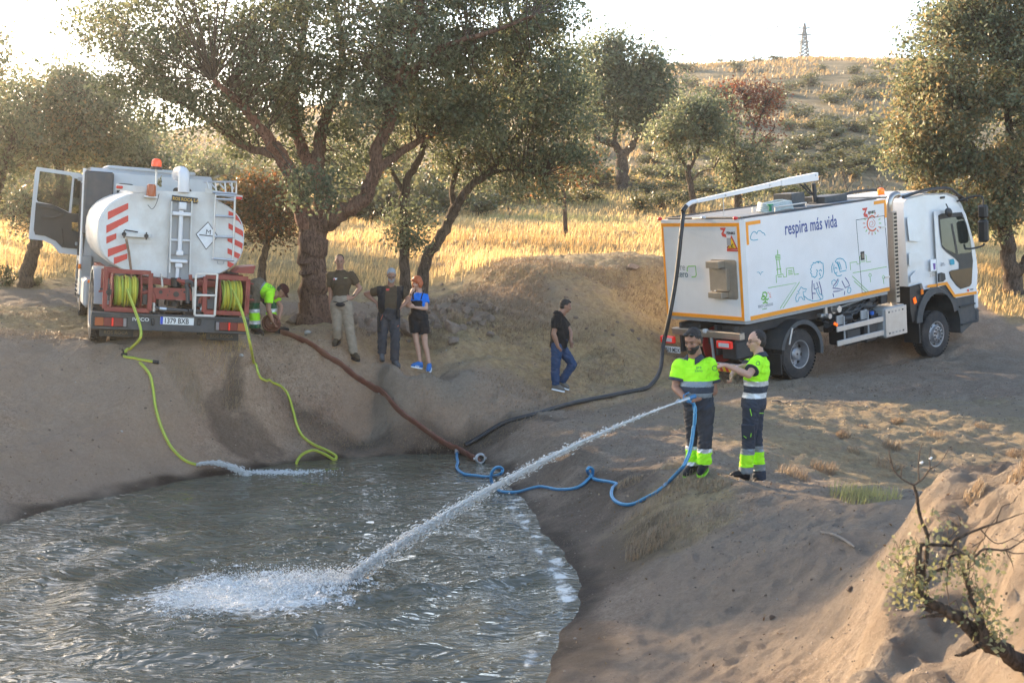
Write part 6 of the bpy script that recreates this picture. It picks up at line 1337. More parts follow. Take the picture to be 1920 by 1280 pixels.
q = MB(); p = MR @ Vector((xa+.35*wd_, z0_+.23*hh_, .16)); q.ell(p, .018); q.tube([p, p+Vector((-.05,0,.0))], .008, 6); part(q, 'latch', ALU, pl_)
tri = cr([(782,326),(738,470),(846,466)]); q = MB(); q.prism([tri[1],tri[2],tri[0]], MR, .008); wsg = part(q, 'warning_triangle', REDS)
cx_, cy_ = sum(t[0] for t in tri)/3, sum(t[1] for t in tri)/3; q = MB(); q.prism([(cx_+(t[0]-cx_)*.72, cy_+(t[1]-cy_)*.72) for t in (tri[1],tri[2],tri[0])], MR, .010); part(q, 'yellow_field', YEL, wsg)
p = cr([(736,352),(776,350),(776,424),(738,428)]); strip(MR, p[0][0], p[3][1], p[1][0], p[0][1], GYL, .011, 'sign_picture', wsg); p = cr([(738,470),(846,468),(846,484),(738,486)]); strip(MR, p[0][0], p[3][1], p[1][0], p[0][1], REDS, .007, 'sign_footer', wsg)
draw('sign_figure', [[(742,452),(746,436),(762,434),(764,452)],[(786,420),(784,440),(780,458)],[(786,436),(802,410)],[(790,440),(806,452)]], INK, MR @ Matrix.Translation((0,0,.010)), .014, 0, cr, wsg)
# side door of the box
dp_ = [sidepx(1605,412.5), sidepx(1658,404.5), sidepx(1669.5,538.5), sidepx(1616.5,549)]
q = MB(); q.prism([dp_[3], dp_[2], dp_[1], dp_[0]], MS, .012)
dpx = q  # thin raised door leaf drawn as outline grooves
for a_, b_ in ((0,1),(2,3),(0,3),(1,2)):
    q = MB(); line2(q, [dp_[a_], dp_[b_]], MS, .012 if a_ != b_ and (a_, b_) != (0,3) else .007, .004); part(q, 'door_seam', DKG, box, smooth=False)
for px_, py_ in ((1657,425.5),(1664.5,519)):
    p = sidepx(px_, py_); strip(MS, p[0]-.12, p[1]-.02, p[0]+.05, p[1]+.02, ALU, .02, 'hinge')
p = sidepx(1617,479.5); strip(MS, p[0]-.06, p[1]-.09, p[0]+.06, p[1]+.09, INK, .006, 'lock_sticker'); strip(MS, p[0]-.035, p[1]-.05, p[0]+.035, p[1]+.05, BEI if 'BEI' in globals() else STL, .012, 'lock')
# box corner lamps
for p_ in ((X0+.02, W2-.02),(X0+.02,-W2+.18)):
    q = MB(); q.ell((p_[0], p_[1], Z1+.03), (.05,.05,.035)); part(q, 'corner_lamp', RED)
q = MB(); q.ell((X0+.03,-.35+.25,Z1+.045), (.05,.06,.035)); q.tube([(X0+.03,.2,Z1+.03),(X0+.03,-.1,Z1+.035)], .02, 6); part(q, 'rear_camera', ALU)
# roof kit
q = MB(); q.box((.95,-.15,Z1+.16), (.42,.5,.30), .01); part(q, 'roof_hatch_box', DKG); q = MB(); q.box((2.05,-.2,Z1+.09), (.75,.6,.14), .01); part(q, 'roof_box', DKG)
q = MB()
for k in range(5): q.tube([(.05+.42*math.cos(t)*(1-.04*k), -.55+.3*math.sin(t), Z1+.05+.035*k+.02*math.sin(3*t)) for t in [2*math.pi*i/20 for i in range(21)]], .022, 6)
part(q, 'coiled_roof_hose', mat('pale_hose', (.45,.5,.5), .5)); q = MB(); q.cyl((-.32,-.75,Z1+.05),(-.32,-.75,Z1+.16), .03); q.cyl((-.32,-.75,Z1+.16),(-.32,-.75,Z1+.19), .06); part(q, 'green_tap', mat('green_tap', (.01,.2,.1), .5))
for a_, b_ in (((-.35,-.9),(.6,-.9)),((-.35,-.3),(.6,-.3))):
    q = MB(); q.tube([(a_[0],a_[1],Z1+.03),(a_[0],a_[1],Z1+.13),(b_[0],b_[1],Z1+.13),(b_[0],b_[1],Z1+.03)], .014, 6); part(q, 'hose_cradle', ALU)
# hose arm: pixel-placed along the truck's centre line
def cpx(px, py, yl):
    c = M2i @ Vector((0,0,CAMZ)); d = (M2i @ at(px, py, 20))-c; t = (yl-c.y)/d.y; p = c+d*t; return p
YA = -.25
mast = cpx(1530,385,YA); mt = cpx(1524,344,YA)
q = MB(); q.tube([mast-Vector((0,0,.2)), (mt.x+.02,YA,mt.z)], .05, 12); q.tube([cpx(1500,345,YA), cpx(1522,366,YA)], .018, 6); q.tube([cpx(1508,344,YA), cpx(1528,370,YA)], .018, 6); q.box((mast.x,YA,mast.z), (.24,.22,.14), .01); part(q, 'mast', CHS)
def beam(mb, A, B, h0, h1_, w_):
    d = (B-A).normalized(); n = d.cross(Vector((0,1,0))).normalized(); n = -n if n.z < 0 else n; V = []
    for p, h_ in ((A,h0),(B,h1_)):
        for s1 in (-1,1):
            for s2 in (-1,1): V.append(p+n*h_*.5*s1+Vector((0,w_*.5*s2,0)))
    mb.add(V, [(0,1,3,2),(4,6,7,5),(0,4,5,1),(2,3,7,6),(0,2,6,4),(1,5,7,3)])
q = MB(); A_, B_, C_ = cpx(1530,331,YA), cpx(1462,343,YA), cpx(1305,377.5,YA); beam(q, A_, B_, .165, .13, .13); arm = part(q, 'hose_arm', WHT)
q = MB(); beam(q, B_, C_, .105, .065, .10); part(q, 'arm_section', WHT)
q = MB(); q.tube(smoothpath([C_, cpx(1296,380,YA), cpx(1289,385,YA), cpx(1284,392,YA)], 4), .042, 10); part(q, 'arm_tip', WHT)
for p_ in (cpx(1525,329,YA), cpx(1440,348,YA), cpx(1357,366,YA)):
    q = MB(); q.cyl(p_-Vector((0,.08,0)), p_+Vector((0,.08,0)), .018, n=8); part(q, 'arm_bolt', ALU)
q = MB(); q.tube([cpx(1356,368,YA), cpx(1357.5,407,YA)], .008, 5); part(q, 'arm_rest', ALU)
tipW = M2 @ cpx(1282,394,YA)
q = MB(); q.tube([cpx(1287,386,YA-.05), cpx(1280,396,YA-.05)], .045, 8); part(q, 'tip_sleeve', BLKP)
# chassis
for yy in (-.42,.42):
    q = MB(); q.box((2.2,yy,.98), (7.3,.09,.26), .01); part(q, 'frame_rail', CHS)
for x_ in (-1.4,-.75,.75,1.5,2.6,3.3):
    q = MB(); q.box((x_,0,.98), (.12,.80,.2), .01); part(q, 'crossmember', CHS)
q = MB(); q.box((.5,-.55,1.2), (3.9,.5,.2), .02); part(q, 'subframe', CHS); q = MB(); q.box((.5,.55,1.2), (3.9,.5,.2), .02); part(q, 'subframe', CHS)
q = MB(); q.tube([(0,-.85,.5),(0,.85,.5)], .09, 12); q.ell((0,0,.5), (.26,.2,.24)); part(q, 'rear_axle', CHS); q = MB(); q.tube([(4.62,-.85,.22),(4.62,.85,.22)], .07, 12); part(q, 'front_axle', CHS)
for sd_ in (-1,1):
    wheel(T2, (0, sd_*.91, .52), .52, .28, sd_); wheel(T2, (0, sd_*.60, .52), .52, .27, -sd_)
    fw_ = Vector(M2 @ Vector((4.62, sd_*.93, 0))); dz = (h1(fw_.x, fw_.y)-fw_.z)
    wheel(T2, (4.62, sd_*.93, max(.14,min(.46,.52+dz-.015))), .52, .29, sd_, True)
    q = MB(); arch(q, 0, .58, .615, .65, sd_*.62, sd_*1.12, -12, 168); arch(q, 0, .58, .56, .65, sd_*1.10, sd_*1.13, -12, 168); part(q, 'rear_fender', DKG)
    q = MB(); q.box((-.66,sd_*.88,.42), (.03,.5,.42), .005); part(q, 'mud_flap', BLKP)
    q = MB(); q.tube([(-.2,sd_*.3,.98),(-.2,sd_*1.1,1.02)], .025, 8); part(q, 'fender_bar', DKG); q = MB(); q.box((-.35,sd_*1.14,.95), (.04,.02,.34), .004, Euler((0,.35,0)).to_matrix()); part(q, 'fender_strap', ALU)
# dark mechanical clutter between box and rails
rc = random.Random(4)
for k in range(34):
    x_ = rc.uniform(.75,3.0); y_ = rc.uniform(-.98,-.55); z_ = rc.uniform(.72,1.26); q = MB()
    if rc.random() < .5: q.cyl((x_,y_,z_),(x_+rc.uniform(-.15,.3),y_+rc.uniform(-.15,.15),z_+rc.uniform(-.08,.08)), rc.uniform(.03,.08), n=10)
    else: q.box((x_,y_,z_), (rc.uniform(.08,.3),rc.uniform(.08,.2),rc.uniform(.06,.2)), .01)
    part(q, 'valve_block' if k % 2 else 'pump_housing', rc.choice((CHS,CHS,DKG,CHS,ALU) if k % 6 == 0 else (CHS,CHS,DKG)))
for k in range(10):
    x_ = rc.uniform(.7,2.0); z_ = rc.uniform(.95,1.25); q = MB(); q.tube(smoothpath([(x_,-.8,z_),(x_+.4,-.95,z_+rc.uniform(-.2,.05)),(x_+.9,-.9,z_+rc.uniform(-.1,.2)),(x_+1.4,-.7,z_+.1)], 4), rc.uniform(.012,.028), 6); part(q, 'pipe', rc.choice((CHS,DKG,BLKP)))
q = MB(); q.cyl((.92,-1.02,1.17),(.92,-1.12,1.17), .055, n=14); q.box((.92,-1.0,1.27), (.08,.06,.26), .01); part(q, 'round_valve', ALU); q = MB(); q.cyl((1.2,-.98,1.28),(1.2,-1.14,1.28), .07, n=14); q.cyl((1.2,-.9,1.28),(1.2,-1.0,1.28), .1, n=14); part(q, 'round_valve', ALU)
q = MB(); q.tube([(1.5,-.9,1.26),(3.2,-.9,1.42)], .022, 8); part(q, 'drag_rod', GRY)
# side guard rails
for z_ in (.86,.56):
    q = MB(); q.box((1.90,-1.10,z_), (1.56,.035,.115), .008); part(q, 'side_rail', ALU)
    q = MB(); q.box((1.90,1.10,z_), (1.56,.035,.115), .008); part(q, 'side_rail', ALU)
for x_ in (1.42,2.22):
    q = MB(); q.box((x_,-1.06,.80), (.035,.03,.60), .004); q.box((x_-.06,-1.0,1.02), (.22,.03,.20), .004); part(q, 'rail_bracket', GRY)
q = MB(); q.box((1.08,-1.12,.98), (.13,.03,.06), .01, Euler((0,.5,0)).to_matrix()); part(q, 'side_marker_lamp', AMBL)
for x_, sz_ in ((1.75,(.5,.5,.36)),(2.35,(.42,.5,.42)),):
    q = MB(); q.box((x_,-.80,.62), sz_, .04); part(q, 'equipment_case', CHS)
q = MB(); q.cyl((1.55,-.85,1.0),(1.78,-.95,1.0), .10, n=16); part(q, 'air_tank', CHS); q = MB(); q.cyl((2.43,-1.0,.98),(2.43,-1.0,1.05), .05, n=12); part(q, 'filler_cap', BLUC)
q = MB(); q.box((3.08,-.86,.75), (.78,.56,.66), .05); tk = part(q, 'step_box', GRY); q = MB(); q.box((3.08,-1.143,.75), (.74,.012,.62), .004); part(q, 'step_box_cover', ALU, tk)
for z_ in (.52,.98):
    for x_ in (2.83,2.95,3.07,3.19,3.31): q = MB(); q.box((x_,-1.151,z_), (.045,.01,.035)); part(q, 'rivet_slot', GRY if 2.9 < x_ < 3.3 else DKG, tk)
q = MB(); q.box((3.08,.86,.75), (.78,.56,.6), .05); part(q, 'fuel_tank', ALU)
# exhaust stack
q = MB(); q.box((3.20,-1.0,2.13), (.14,.26,1.98), .01); st_ = part(q, 'exhaust_stack', STL)
q = MB(); q.box((3.285,-1.0,2.15), (.03,.20,1.9), .004); part(q, 'stack_guard', STL, st_)
for k in range(23):
    for j in range(4): pass
q = MB()
for k in range(23):
    for j in range(4): q.box((3.16+j*.026, -1.134, 1.28+k*.081), (.015,.008,.048))
    for j in range(5): q.box((3.304, -1.07+j*.035, 1.28+k*.081), (.006,.018,.05))
o_ = part(q, 'guard_slots', BLK, st_); o_['kind'] = 'stuff'
q = MB(); q.tube(smoothpath([(3.2,-1.0,3.1),(3.2,-1.0,3.30),(3.27,-1.0,3.42),(3.42,-1.0,3.46),(3.50,-1.0,3.44)], 5), .075, 14, False); part(q, 'exhaust_elbow', CHR, st_); q = MB(); q.tube(smoothpath([(3.2,-1.0,1.16),(3.2,-.98,1.02),(3.0,-.8,.93),(2.8,-.6,.9)], 4), .065, 12); part(q, 'exhaust_pipe', CHR)
# ---- cab
CX0, CX1 = 3.55, 6.05
side = [(3.55,1.44),(4.02,1.46),(4.10,1.30),(4.62,1.30),(5.18,.98),(5.62,1.02),(6.05,1.06),(6.10,1.5),(6.04,2.0),(5.90,2.55),(5.72,3.00),(5.55,3.22),(5.2,3.34),(4.4,3.40),(3.75,3.36),(3.60,3.28),(3.55,3.1)]
q = MB(); pr = [(x_, z_) for x_, z_ in side]
def cabring(f, y_): return None
ys = [(-1.14,.965),(-1.16,1.0),(1.16,1.0),(1.14,.965)]
V = []; F = []; n = len(side); ccx, ccz = 4.85, 2.1
for y_, s_ in ((-1.10,.97),(-1.15,1.0),(1.15,1.0),(1.10,.97)):
    for x_, z_ in side:
        inset = .06*max(0, (z_-2.0)/1.3)
        V.append((ccx+(x_-ccx)*s_, y_*(1-inset), ccz+(z_-ccz)*s_))
for j in range(3):
    for k in range(n): F.append((j*n+k, j*n+(k+1) % n, (j+1)*n+(k+1) % n, (j+1)*n+k))
F += [tuple(range(n-1,-1,-1)), tuple(3*n+k for k in range(n))]
q.add(V, F); cab = part(q, 'cab', WHC, ang=40)
def yside(z_): return -(1.15*(1-.06*max(0,(z_-2.0)/1.3)))
def cabp(px, py): p = cpx(px, py, -1.11); return (p.x, p.z)
def zc(l): return [cabp(1640+a/3.765, 340+b/3.765) for a, b in l]
print('DBG cab', zc([(232,140),(350,160),(360,755),(415,215),(420,805),(700,780),(620,200),(710,560),(590,1040),(725,950),(450,1060)]))
def sideplate(l, name, m, off=.0, th=.012, par=None, conv=zc):
    pts = conv(l); q = MB(); n_ = len(pts); V = [(x_, yside(z_)-off, z_) for x_, z_ in pts]+[(x_, yside(z_)-off-th, z_) for x_, z_ in pts]
    q.add(V, [tuple(range(n_)), tuple(range(2*n_-1, n_-1, -1))]+[(k, (k+1) % n_, n_+(k+1) % n_, n_+k) for k in range(n_)]); return part(q, name, m, par or cab, ang=30)
door = sideplate([(418,215),(440,208),(618,190),(640,230),(690,440),(706,560),(712,640),(704,795),(560,822),(500,725),(432,745),(425,600)], 'door', WHC, .0, .014)
sideplate([(446,240),(470,228),(612,218),(640,300),(664,420),(672,520),(678,560),(668,720),(655,740),(590,760),(560,735),(520,680),(510,640),(524,628),(580,618),(582,575),(560,545),(500,500),(465,465),(455,400),(448,300)], 'window_surround', BLKP, .014, .006, door)
sideplate([(454,272),(490,262),(612,246),(640,330),(664,440),(664,500),(560,514),(490,480),(462,450)], 'side_window', GLA, .020, .004, door); sideplate([(514,634),(674,606),(668,715),(652,738),(600,752),(575,742),(540,700),(516,655)], 'lower_window', mat('lower_cab_glass', (.12,.085,.05), .15), .020, .004, door)
sideplate([(462,330),(540,318),(550,470),(548,506),(492,478),(464,446)], 'window_reflection_panel', mat('window_field_view', (.13,.13,.06), .2), .024, .002, door) if False else None
sideplate([(528,300),(540,298),(572,508),(556,512)], 'window_divider', BLKP, .024, .004, door); q = MB(); part(MB().box((0,0,0),(.001,.001,.001)), 'latch', BLKP, door) if False else None
sideplate([(432,650),(455,642),(480,650),(486,690),(466,708),(432,712)], 'door_handle_recess', BLKP, .014, .006, door); sideplate([(436,655),(450,652),(450,702),(436,706)], 'door_handle', DKG, .020, .012, door)
sideplate([(360,732),(424,722),(424,742),(360,750)], 'orange_strip', ORG, .002, .008); sideplate([(428,720),(496,708),(552,796),(704,774),(704,794),(546,818),(486,730),(428,740)], 'orange_strip', ORG, .015, .004, door)
for l in ([(230,262),(240,250),(300,256),(324,280),(326,400),(310,425),(240,420)],[(232,505),(300,500),(320,520),(322,548),(240,600),(232,596)],[(240,672),(280,628),(310,630),(322,660),(322,700),(244,716)]):
    sideplate(l, 'pressed_panel', WHC, -.004, .010)
sideplate([(382,552),(422,548),(424,630),(384,634)], 'white_sticker', WHP, .002, .004); sideplate([(398,578),(416,578),(416,620),(404,624)], 'sticker_mark', mat('violet_print', (.15,.08,.3), .5), .007, .003)
sideplate([(516,552),(540,546),(548,562),(548,586),(518,590)], 'blue_emblem', TGR, .015, .004, door)
def cab_text(t, l, size, m, par, sx=1.):
    (a0, b0), (a1, b1) = zc(l); return text(t, size, Matrix.Translation((a0, yside(b0)-.022, b0)) @ Matrix(((1,0,0,0),(0,0,-1,0),(0,1,0,0),(0,0,0,1))) @ Matrix.Rotation(math.atan2(b1-b0, a1-a0), 4, 'Z'), m, par, sx=sx, ext=.0015)
cab_text('pre', [(452,586),(500,580)], .085, GYL, door); cab_text('zero', [(452,598),(500,592)], .085, GYL, door); cab_text('250', [(370,674),(424,666)], .12, STL, cab, 1.2)
sideplate([(636,762),(652,758),(646,768),(654,776),(638,778)], 'red_logo', REDS, .020, .003, door); cab_text('FENIKS', [(656,768),(680,764)], .045, INK, door)
# windscreen and front
q = MB(); V = [(5.93,-1.04,2.55),(5.93,1.04,2.55),(5.72,.98,3.08),(5.72,-.98,3.08)]; 
q.box((6.02,0,2.45), (.03,2.0,1.0), .01, Euler((0,-.28,0)).to_matrix()); part(q, 'windscreen', GLA, cab)
q = MB(); q.box((6.12,0,1.55), (.06,1.7,.6), .02); part(q, 'grille', BLKP, cab)
q = MB(); q.tube([(6.15,-1.02,1.2),(6.22,-1.02,1.3),(6.22,-1.02,1.75),(6.12,-1.02,1.85)], .022, 8); part(q, 'grab_rail', ALU, cab)
q = MB(); q.box((4.35,0,3.41), (1.2,1.5,.05), .02); part(q, 'roof_hatch', WHC, cab)
for y_ in (-.98,.98):
    q = MB(); q.tube(smoothpath([(3.7,y_,3.38),(4.5,y_,3.46),(5.3,y_,3.44),(5.62,y_,3.32),(5.95,y_,3.10)], 5), .035, 8); part(q, 'roof_rail', BLKP, cab)
q = MB(); q.box((5.90,0,3.16), (.34,2.1,.05), .02, Euler((0,.45,0)).to_matrix()); part(q, 'sun_visor', BLKP, cab); q = MB(); q.box((5.05,-1.03,3.25), (.16,.08,.05), .015); part(q, 'roof_vent', BLKP, cab)
q = MB(); q.cyl((3.85,-.3,3.40),(3.85,-.3,3.44), .09, n=16); bc = part(q, 'beacon_base', BLKP, cab); q = MB(); q.lathe([(.075,0),(.08,.06),(.07,.12),(.03,.145)], (3.85,-.3,3.44), (0,0,1), 18); part(q, 'beacon_lens', AMBL, bc)
# mirrors
q = MB(); q.tube(smoothpath([(5.55,-1.08,3.12),(5.9,-1.32,3.20),(6.02,-1.42,3.15),(6.03,-1.42,2.98)], 4), .022, 8); ma = part(q, 'mirror_arm', BLKP, cab); q = MB(); q.tube(smoothpath([(5.6,-1.1,2.04),(5.8,-1.25,2.02),(6.0,-1.40,2.06),(6.03,-1.42,2.12)], 4), .022, 8); part(q, 'mirror_arm', BLKP, cab)
q = MB(); q.box((6.03,-1.42,2.84), (.15,.22,.30), .04); part(q, 'upper_mirror', BLKP, ma); q = MB(); q.box((6.02,-1.42,2.40), (.15,.24,.52), .05); part(q, 'main_mirror', BLKP, ma)
q = MB(); q.ell((4.98,-1.24,2.92), (.13,.06,.10), Euler((0,.6,0)).to_matrix()); q.tube([(5.1,-1.1,3.1),(5.02,-1.22,2.97)], .015, 6); part(q, 'kerb_mirror', BLKP, ma)
q = MB(); q.tube(smoothpath([(5.55,1.08,3.12),(5.9,1.32,3.20),(6.03,1.42,3.0)], 4), .022, 8); q.box((6.02,1.42,2.55), (.15,.24,.8), .05); part(q, 'far_mirror', BLKP, cab)
# front fender, steps, bumper
for sd_ in (-1,1):
    q = MB(); arch(q, 4.62, .56, .66, .78, sd_*.70, sd_*1.13, 8, 178); arch(q, 4.62, .56, .60, .80, sd_*1.11, sd_*1.145, 8, 178); part(q, 'front_fender', DKG)
    q = MB(); q.box((3.93,sd_*.92,.55), (.05,.42,.85), .01); part(q, 'splash_guard', BLKP)
q = MB(); q.prism([(3.66,1.44),(4.0,1.46),(4.1,1.22),(3.98,.75),(3.72,.62),(3.66,.9)], Matrix.Translation((0,-1.10,0)) @ Matrix(((1,0,0,0),(0,0,1,0),(0,1,0,0),(0,0,0,1))), .5); part(q, 'fender_panel', BLKP)
q = MB(); q.box((3.80,-1.12,1.10), (.09,.03,.14), .01, Euler((0,-.3,0)).to_matrix()); part(q, 'marker_lamp', AMBL); q = MB(); q.box((4.03,-1.15,1.26), (.09,.03,.12), .01); part(q, 'turn_lamp', AMB)
stp = [(5.20,1.0),(5.95,1.02),(6.12,1.0),(6.16,.55),(6.10,.32),(5.55,.10),(5.50,.14),(5.50,.4),(5.46,.55),(5.40,.75)]
q = MB(); q.prism(stp, Matrix.Translation((0,-1.10,0)) @ Matrix(((1,0,0,0),(0,0,1,0),(0,1,0,0),(0,0,0,1))), 2.2); part(q, 'step_panel', DKG)
for z_, x_ in ((.72,5.75),(.30,5.82)):
    q = MB(); q.box((x_,-1.125,z_), (.62,.05,.04), .01); part(q, 'step', BLKP)
q = MB(); q.box((6.14,0,.80), (.14,2.26,.42), .03); part(q, 'front_bumper', WHC); q = MB(); q.box((6.16,0,.42), (.14,2.26,.32), .04); part(q, 'lower_bumper', DKG)
# ---- rear end of truck 2
q = MB(); q.box((-1.55,0,1.12), (.14,1.9,.14), .01); part(q, 'rear_beam', STL); q = MB(); q.box((-1.62,.25,1.12), (.012,.10,.12), .002); part(q, 'yellow_sticker', YEL)
for y_ in (.75,-.25,-.75):
    q = MB(); q.box((-1.35,y_,1.0), (.45,.06,.62), .01); part(q, 'rear_plate', CHS)
for y_ in (.1,-.12):
    q = MB(); q.cyl((-1.25,y_,.86),(-1.25,y_-.025,.86), .36, n=36); part(q, 'reel_disc', mat('dark_red_reel', (.30,.02,.02), .5))
q = MB(); q.cyl((-1.25,.1,.86),(-1.25,-.12,.86), .12, n=20); part(q, 'reel_drum', CHS)
for y_ in (.98,-.62):
    q = MB(); q.box((-1.72,y_,.96), (.09,.40,.15), .02); lp = part(q, 'tail_lamp', REDL); q = MB(); q.box((-1.77,y_-.02,.96), (.02,.27,.08), .005); part(q, 'clear_lens', CLR, lp)
q = MB(); q.box((-1.76,.86,.76), (.015,.52,.13), .004); np_ = part(q, 'number_plate', PLW); q = MB(); q.box((-1.77,1.09,.76), (.008,.045,.12)); part(q, 'plate_band', BLUP, np_)
MRp = Matrix.Translation((-1.769,0,0)) @ Matrix(((0,0,-1,0),(-1,0,0,0),(0,1,0,0),(0,0,0,1)))
text('8519 MDX', .125, MRp @ Matrix.Translation((-1.05,.715,0)), INK, np_, sx=.80, off=.002, ext=.001)
q = MB(); q.box((-1.70,0,.50), (.10,2.30,.17), .01); ub = part(q, 'underrun_bar', ALU)
MRu = Matrix.Translation((-1.752,0,0)) @ Matrix(((0,0,-1,0),(-1,0,0,0),(0,1,0,0),(0,0,0,1)))
for x0_, sg in ((-1.0,1),(.12,-1),(.58,-1)):
    strip(MRu, x0_, .425, x0_+.44, .575, YEL, .004, 'chevron_board', ub)
    for k in range(3):
        a_ = x0_+.02+k*.15; q = MB(); q.prism([(a_,.425),(a_+.07,.425),(a_+.07+.07*sg,.575),(a_+.07*sg,.575)] if sg > 0 else [(a_+.07,.425),(a_+.14-.0,.425),(a_+.07,.575),(a_,.575)], MRu @ Matrix.Translation((0,0,.003)), .004); part(q, 'chevron', REDS, ub)
q = MB(); q.box((-1.2,-.62,.82), (.8,.4,.35), .02); part(q, 'rear_cabinet', CHS); q = MB(); q.tube([(-1.6,-.15,1.05),(-1.55,-.15,.5)], .03, 6); part(q, 'strut', GRY); q = MB(); q.box((-1.60,.0,1.18), (.1,.1,.09), .02); part(q, 'work_lamp', CLR)
for y_ in (.3,.9):
    q = MB(); q.tube(smoothpath([(-1.5,y_,1.1),(-1.3,y_-.1,.9),(-1.45,y_-.2,.7),(-1.1,y_-.1,.75)], 4), .025, 6); part(q, 'cable_loop', CHS)
# =============================== truck 1: tanker (left) ===============================
HD1 = math.radians(-21.5); RL1 = math.radians(-3.9); PT1 = math.radians(1.5)
BC = at(321, 607, 20.3)
fx = Vector((math.sin(HD1)*math.cos(PT1), math.cos(HD1)*math.cos(PT1), math.sin(PT1))); ly0 = Vector((-math.cos(HD1), math.sin(HD1), 0)); uz0 = fx.cross(ly0)
ly = (ly0*math.cos(RL1)-uz0*math.sin(RL1)).normalized(); uz = fx.cross(ly).normalized()
M1 = Matrix((fx, ly, uz)).transposed().to_4x4(); M1 = Matrix.Translation(BC) @ M1 @ Matrix.Translation((0,0,-.475))
T1 = empty('tanker_truck', label='old white round-tank water truck with open driver door and yellow hose reels', cat='truck', matrix=M1); M1i = M1.inverted()
def p1(mb, name, m, parent=T1, **k): return mb.build(name, m, parent, **k)
def bx(px, py, xl):
    """truck-local (y,z) of a photo pixel on the plane x=xl"""
    c = M1i @ Vector((0,0,CAMZ)); d = (M1i @ at(px, py, 15))-c; t = (xl-c.x)/d.x; p = c+d*t; return (p.y, p.z)
def zt(a, b, xl): return bx(160+a/3.556, 290+b/3.556, xl)
print('DBG tank', [tuple(round(v,2) for v in zt(a, b, xl)) for a, b, xl in ((95,1045,0),(1100,1165,0),(60,500,.4),(1057,500,.4),(600,230,.4),(600,790,.4),(20,1240,.9),(435,240,.4),(100,100,4.3),(820,180,4.3),(820,640,.4))])
MB1 = lambda x_: Matrix.Translation((x_,0,0)) @ Matrix(((0,0,-1,0),(-1,0,0,0),(0,1,0,0),(0,0,0,1)))   # rear facing plane: x=right(-y), y=up
def zr1(l, xl): return [(-zt(a, b, xl)[0], zt(a, b, xl)[1]) for a, b in l]
TX = .42
# tank
def se(t, a, b, n_=2.6):
    c, s_ = math.cos(t), math.sin(t); return (a*math.copysign(abs(c)**(2/n_), c), b*math.copysign(abs(s_)**(2/n_), s_))
cz, th_ = 1.86, .70; tw = 1.16
q = MB(); V = []; nn = 40; rings = [(TX,.97,.97),(TX+.03,.995,.995),(TX+.08,1,1),(TX+3.1,1,1),(TX+3.18,.96,.96)]
for x_, sy, sz in rings:
    for k in range(nn):
        a, b = se(2*math.pi*k/nn, tw*sy, th_*sz, 2.55); V.append((x_, a, cz+b))
F = [(j*nn+k, j*nn+(k+1) % nn, (j+1)*nn+(k+1) % nn, (j+1)*nn+k) for j in range(len(rings)-1) for k in range(nn)]+[tuple(range(nn-1,-1,-1)), tuple((len(rings)-1)*nn+k for k in range(nn))]
q.add(V, F); tank = p1(q, 'tank', WAR)
def tplate(l, name, m, off=0., th=.006, par=tank, conv=None): 
    pts = zr1(l, TX-off); q = MB(); q.prism(pts, MB1(TX-off), th); return p1(q, name, m, par, ang=30)
q = MB(); a = zr1([(570,310),(710,310)], TX); q.box((TX-.02, -(a[0][0]+a[1][0])/2, 1.80), (.10, abs(a[1][0]-a[0][0]), 1.28), .006); rc_ = p1(q, 'pipe_channel', GRY, tank)
for xx in (572,706):
    a = zr1([(xx,310),(xx-14,785)], TX-.05); q = MB(); q.bar((TX-.10, -a[0][0], a[0][1]), (TX-.10, -a[1][0], a[1][1]), .09, .02); p1(q, 'channel_flange', WAR, tank)
# stripes (clipped to the tank outline)
def inside(y_, z_): return (abs(y_)/(tw*.985))**2.55+(abs(z_-cz)/(th_*.985))**2.55 < 1
def stripe(l, m=REDS):
    pts = zr1(l, TX-.006); out = []
    n_ = len(pts); dens = []
    for i in range(n_):
        a_, b_ = pts[i], pts[(i+1) % n_]
        for k in range(8): dens.append((a_[0]+(b_[0]-a_[0])*k/8, a_[1]+(b_[1]-a_[1])*k/8))
    for (a_, b_) in dens:
        f = ((abs(a_)/(tw*.975))**2.55+(abs(b_-cz)/(th_*.975))**2.55)**(1/2.55)
        if f > 1: a_, b_ = a_/f, cz+(b_-cz)/f
        out.append((a_, b_))
    q = MB(); q.prism(out, MB1(TX-.002), .005); p1(q, 'red_stripe', m, tank, smooth=False)
for y0, y1, xl_, xr_ in ((372,322,150,286),(462,404,140,286),(548,524,140,206),(620,590,150,276),(686,658,190,280)):
    hgt = 40
    if xr_ == 286 or xr_ == 276: stripe([(xl_,y0+10),(xr_,y1),(xr_,y1+hgt),(xl_,y0+hgt+22)])
    else: stripe([(xl_,y0),(xr_,y1),(xr_,y1+36),(xl_,y0+46)])
for y0, y1 in ((374,420),(456,510),(540,592),(622,672),(708,756)):
    stripe([(955 if y0 < 500 else 948,y0),(1090,y1+18),(1090,y1+58),(955 if y0 < 500 else 948,y0+36)])
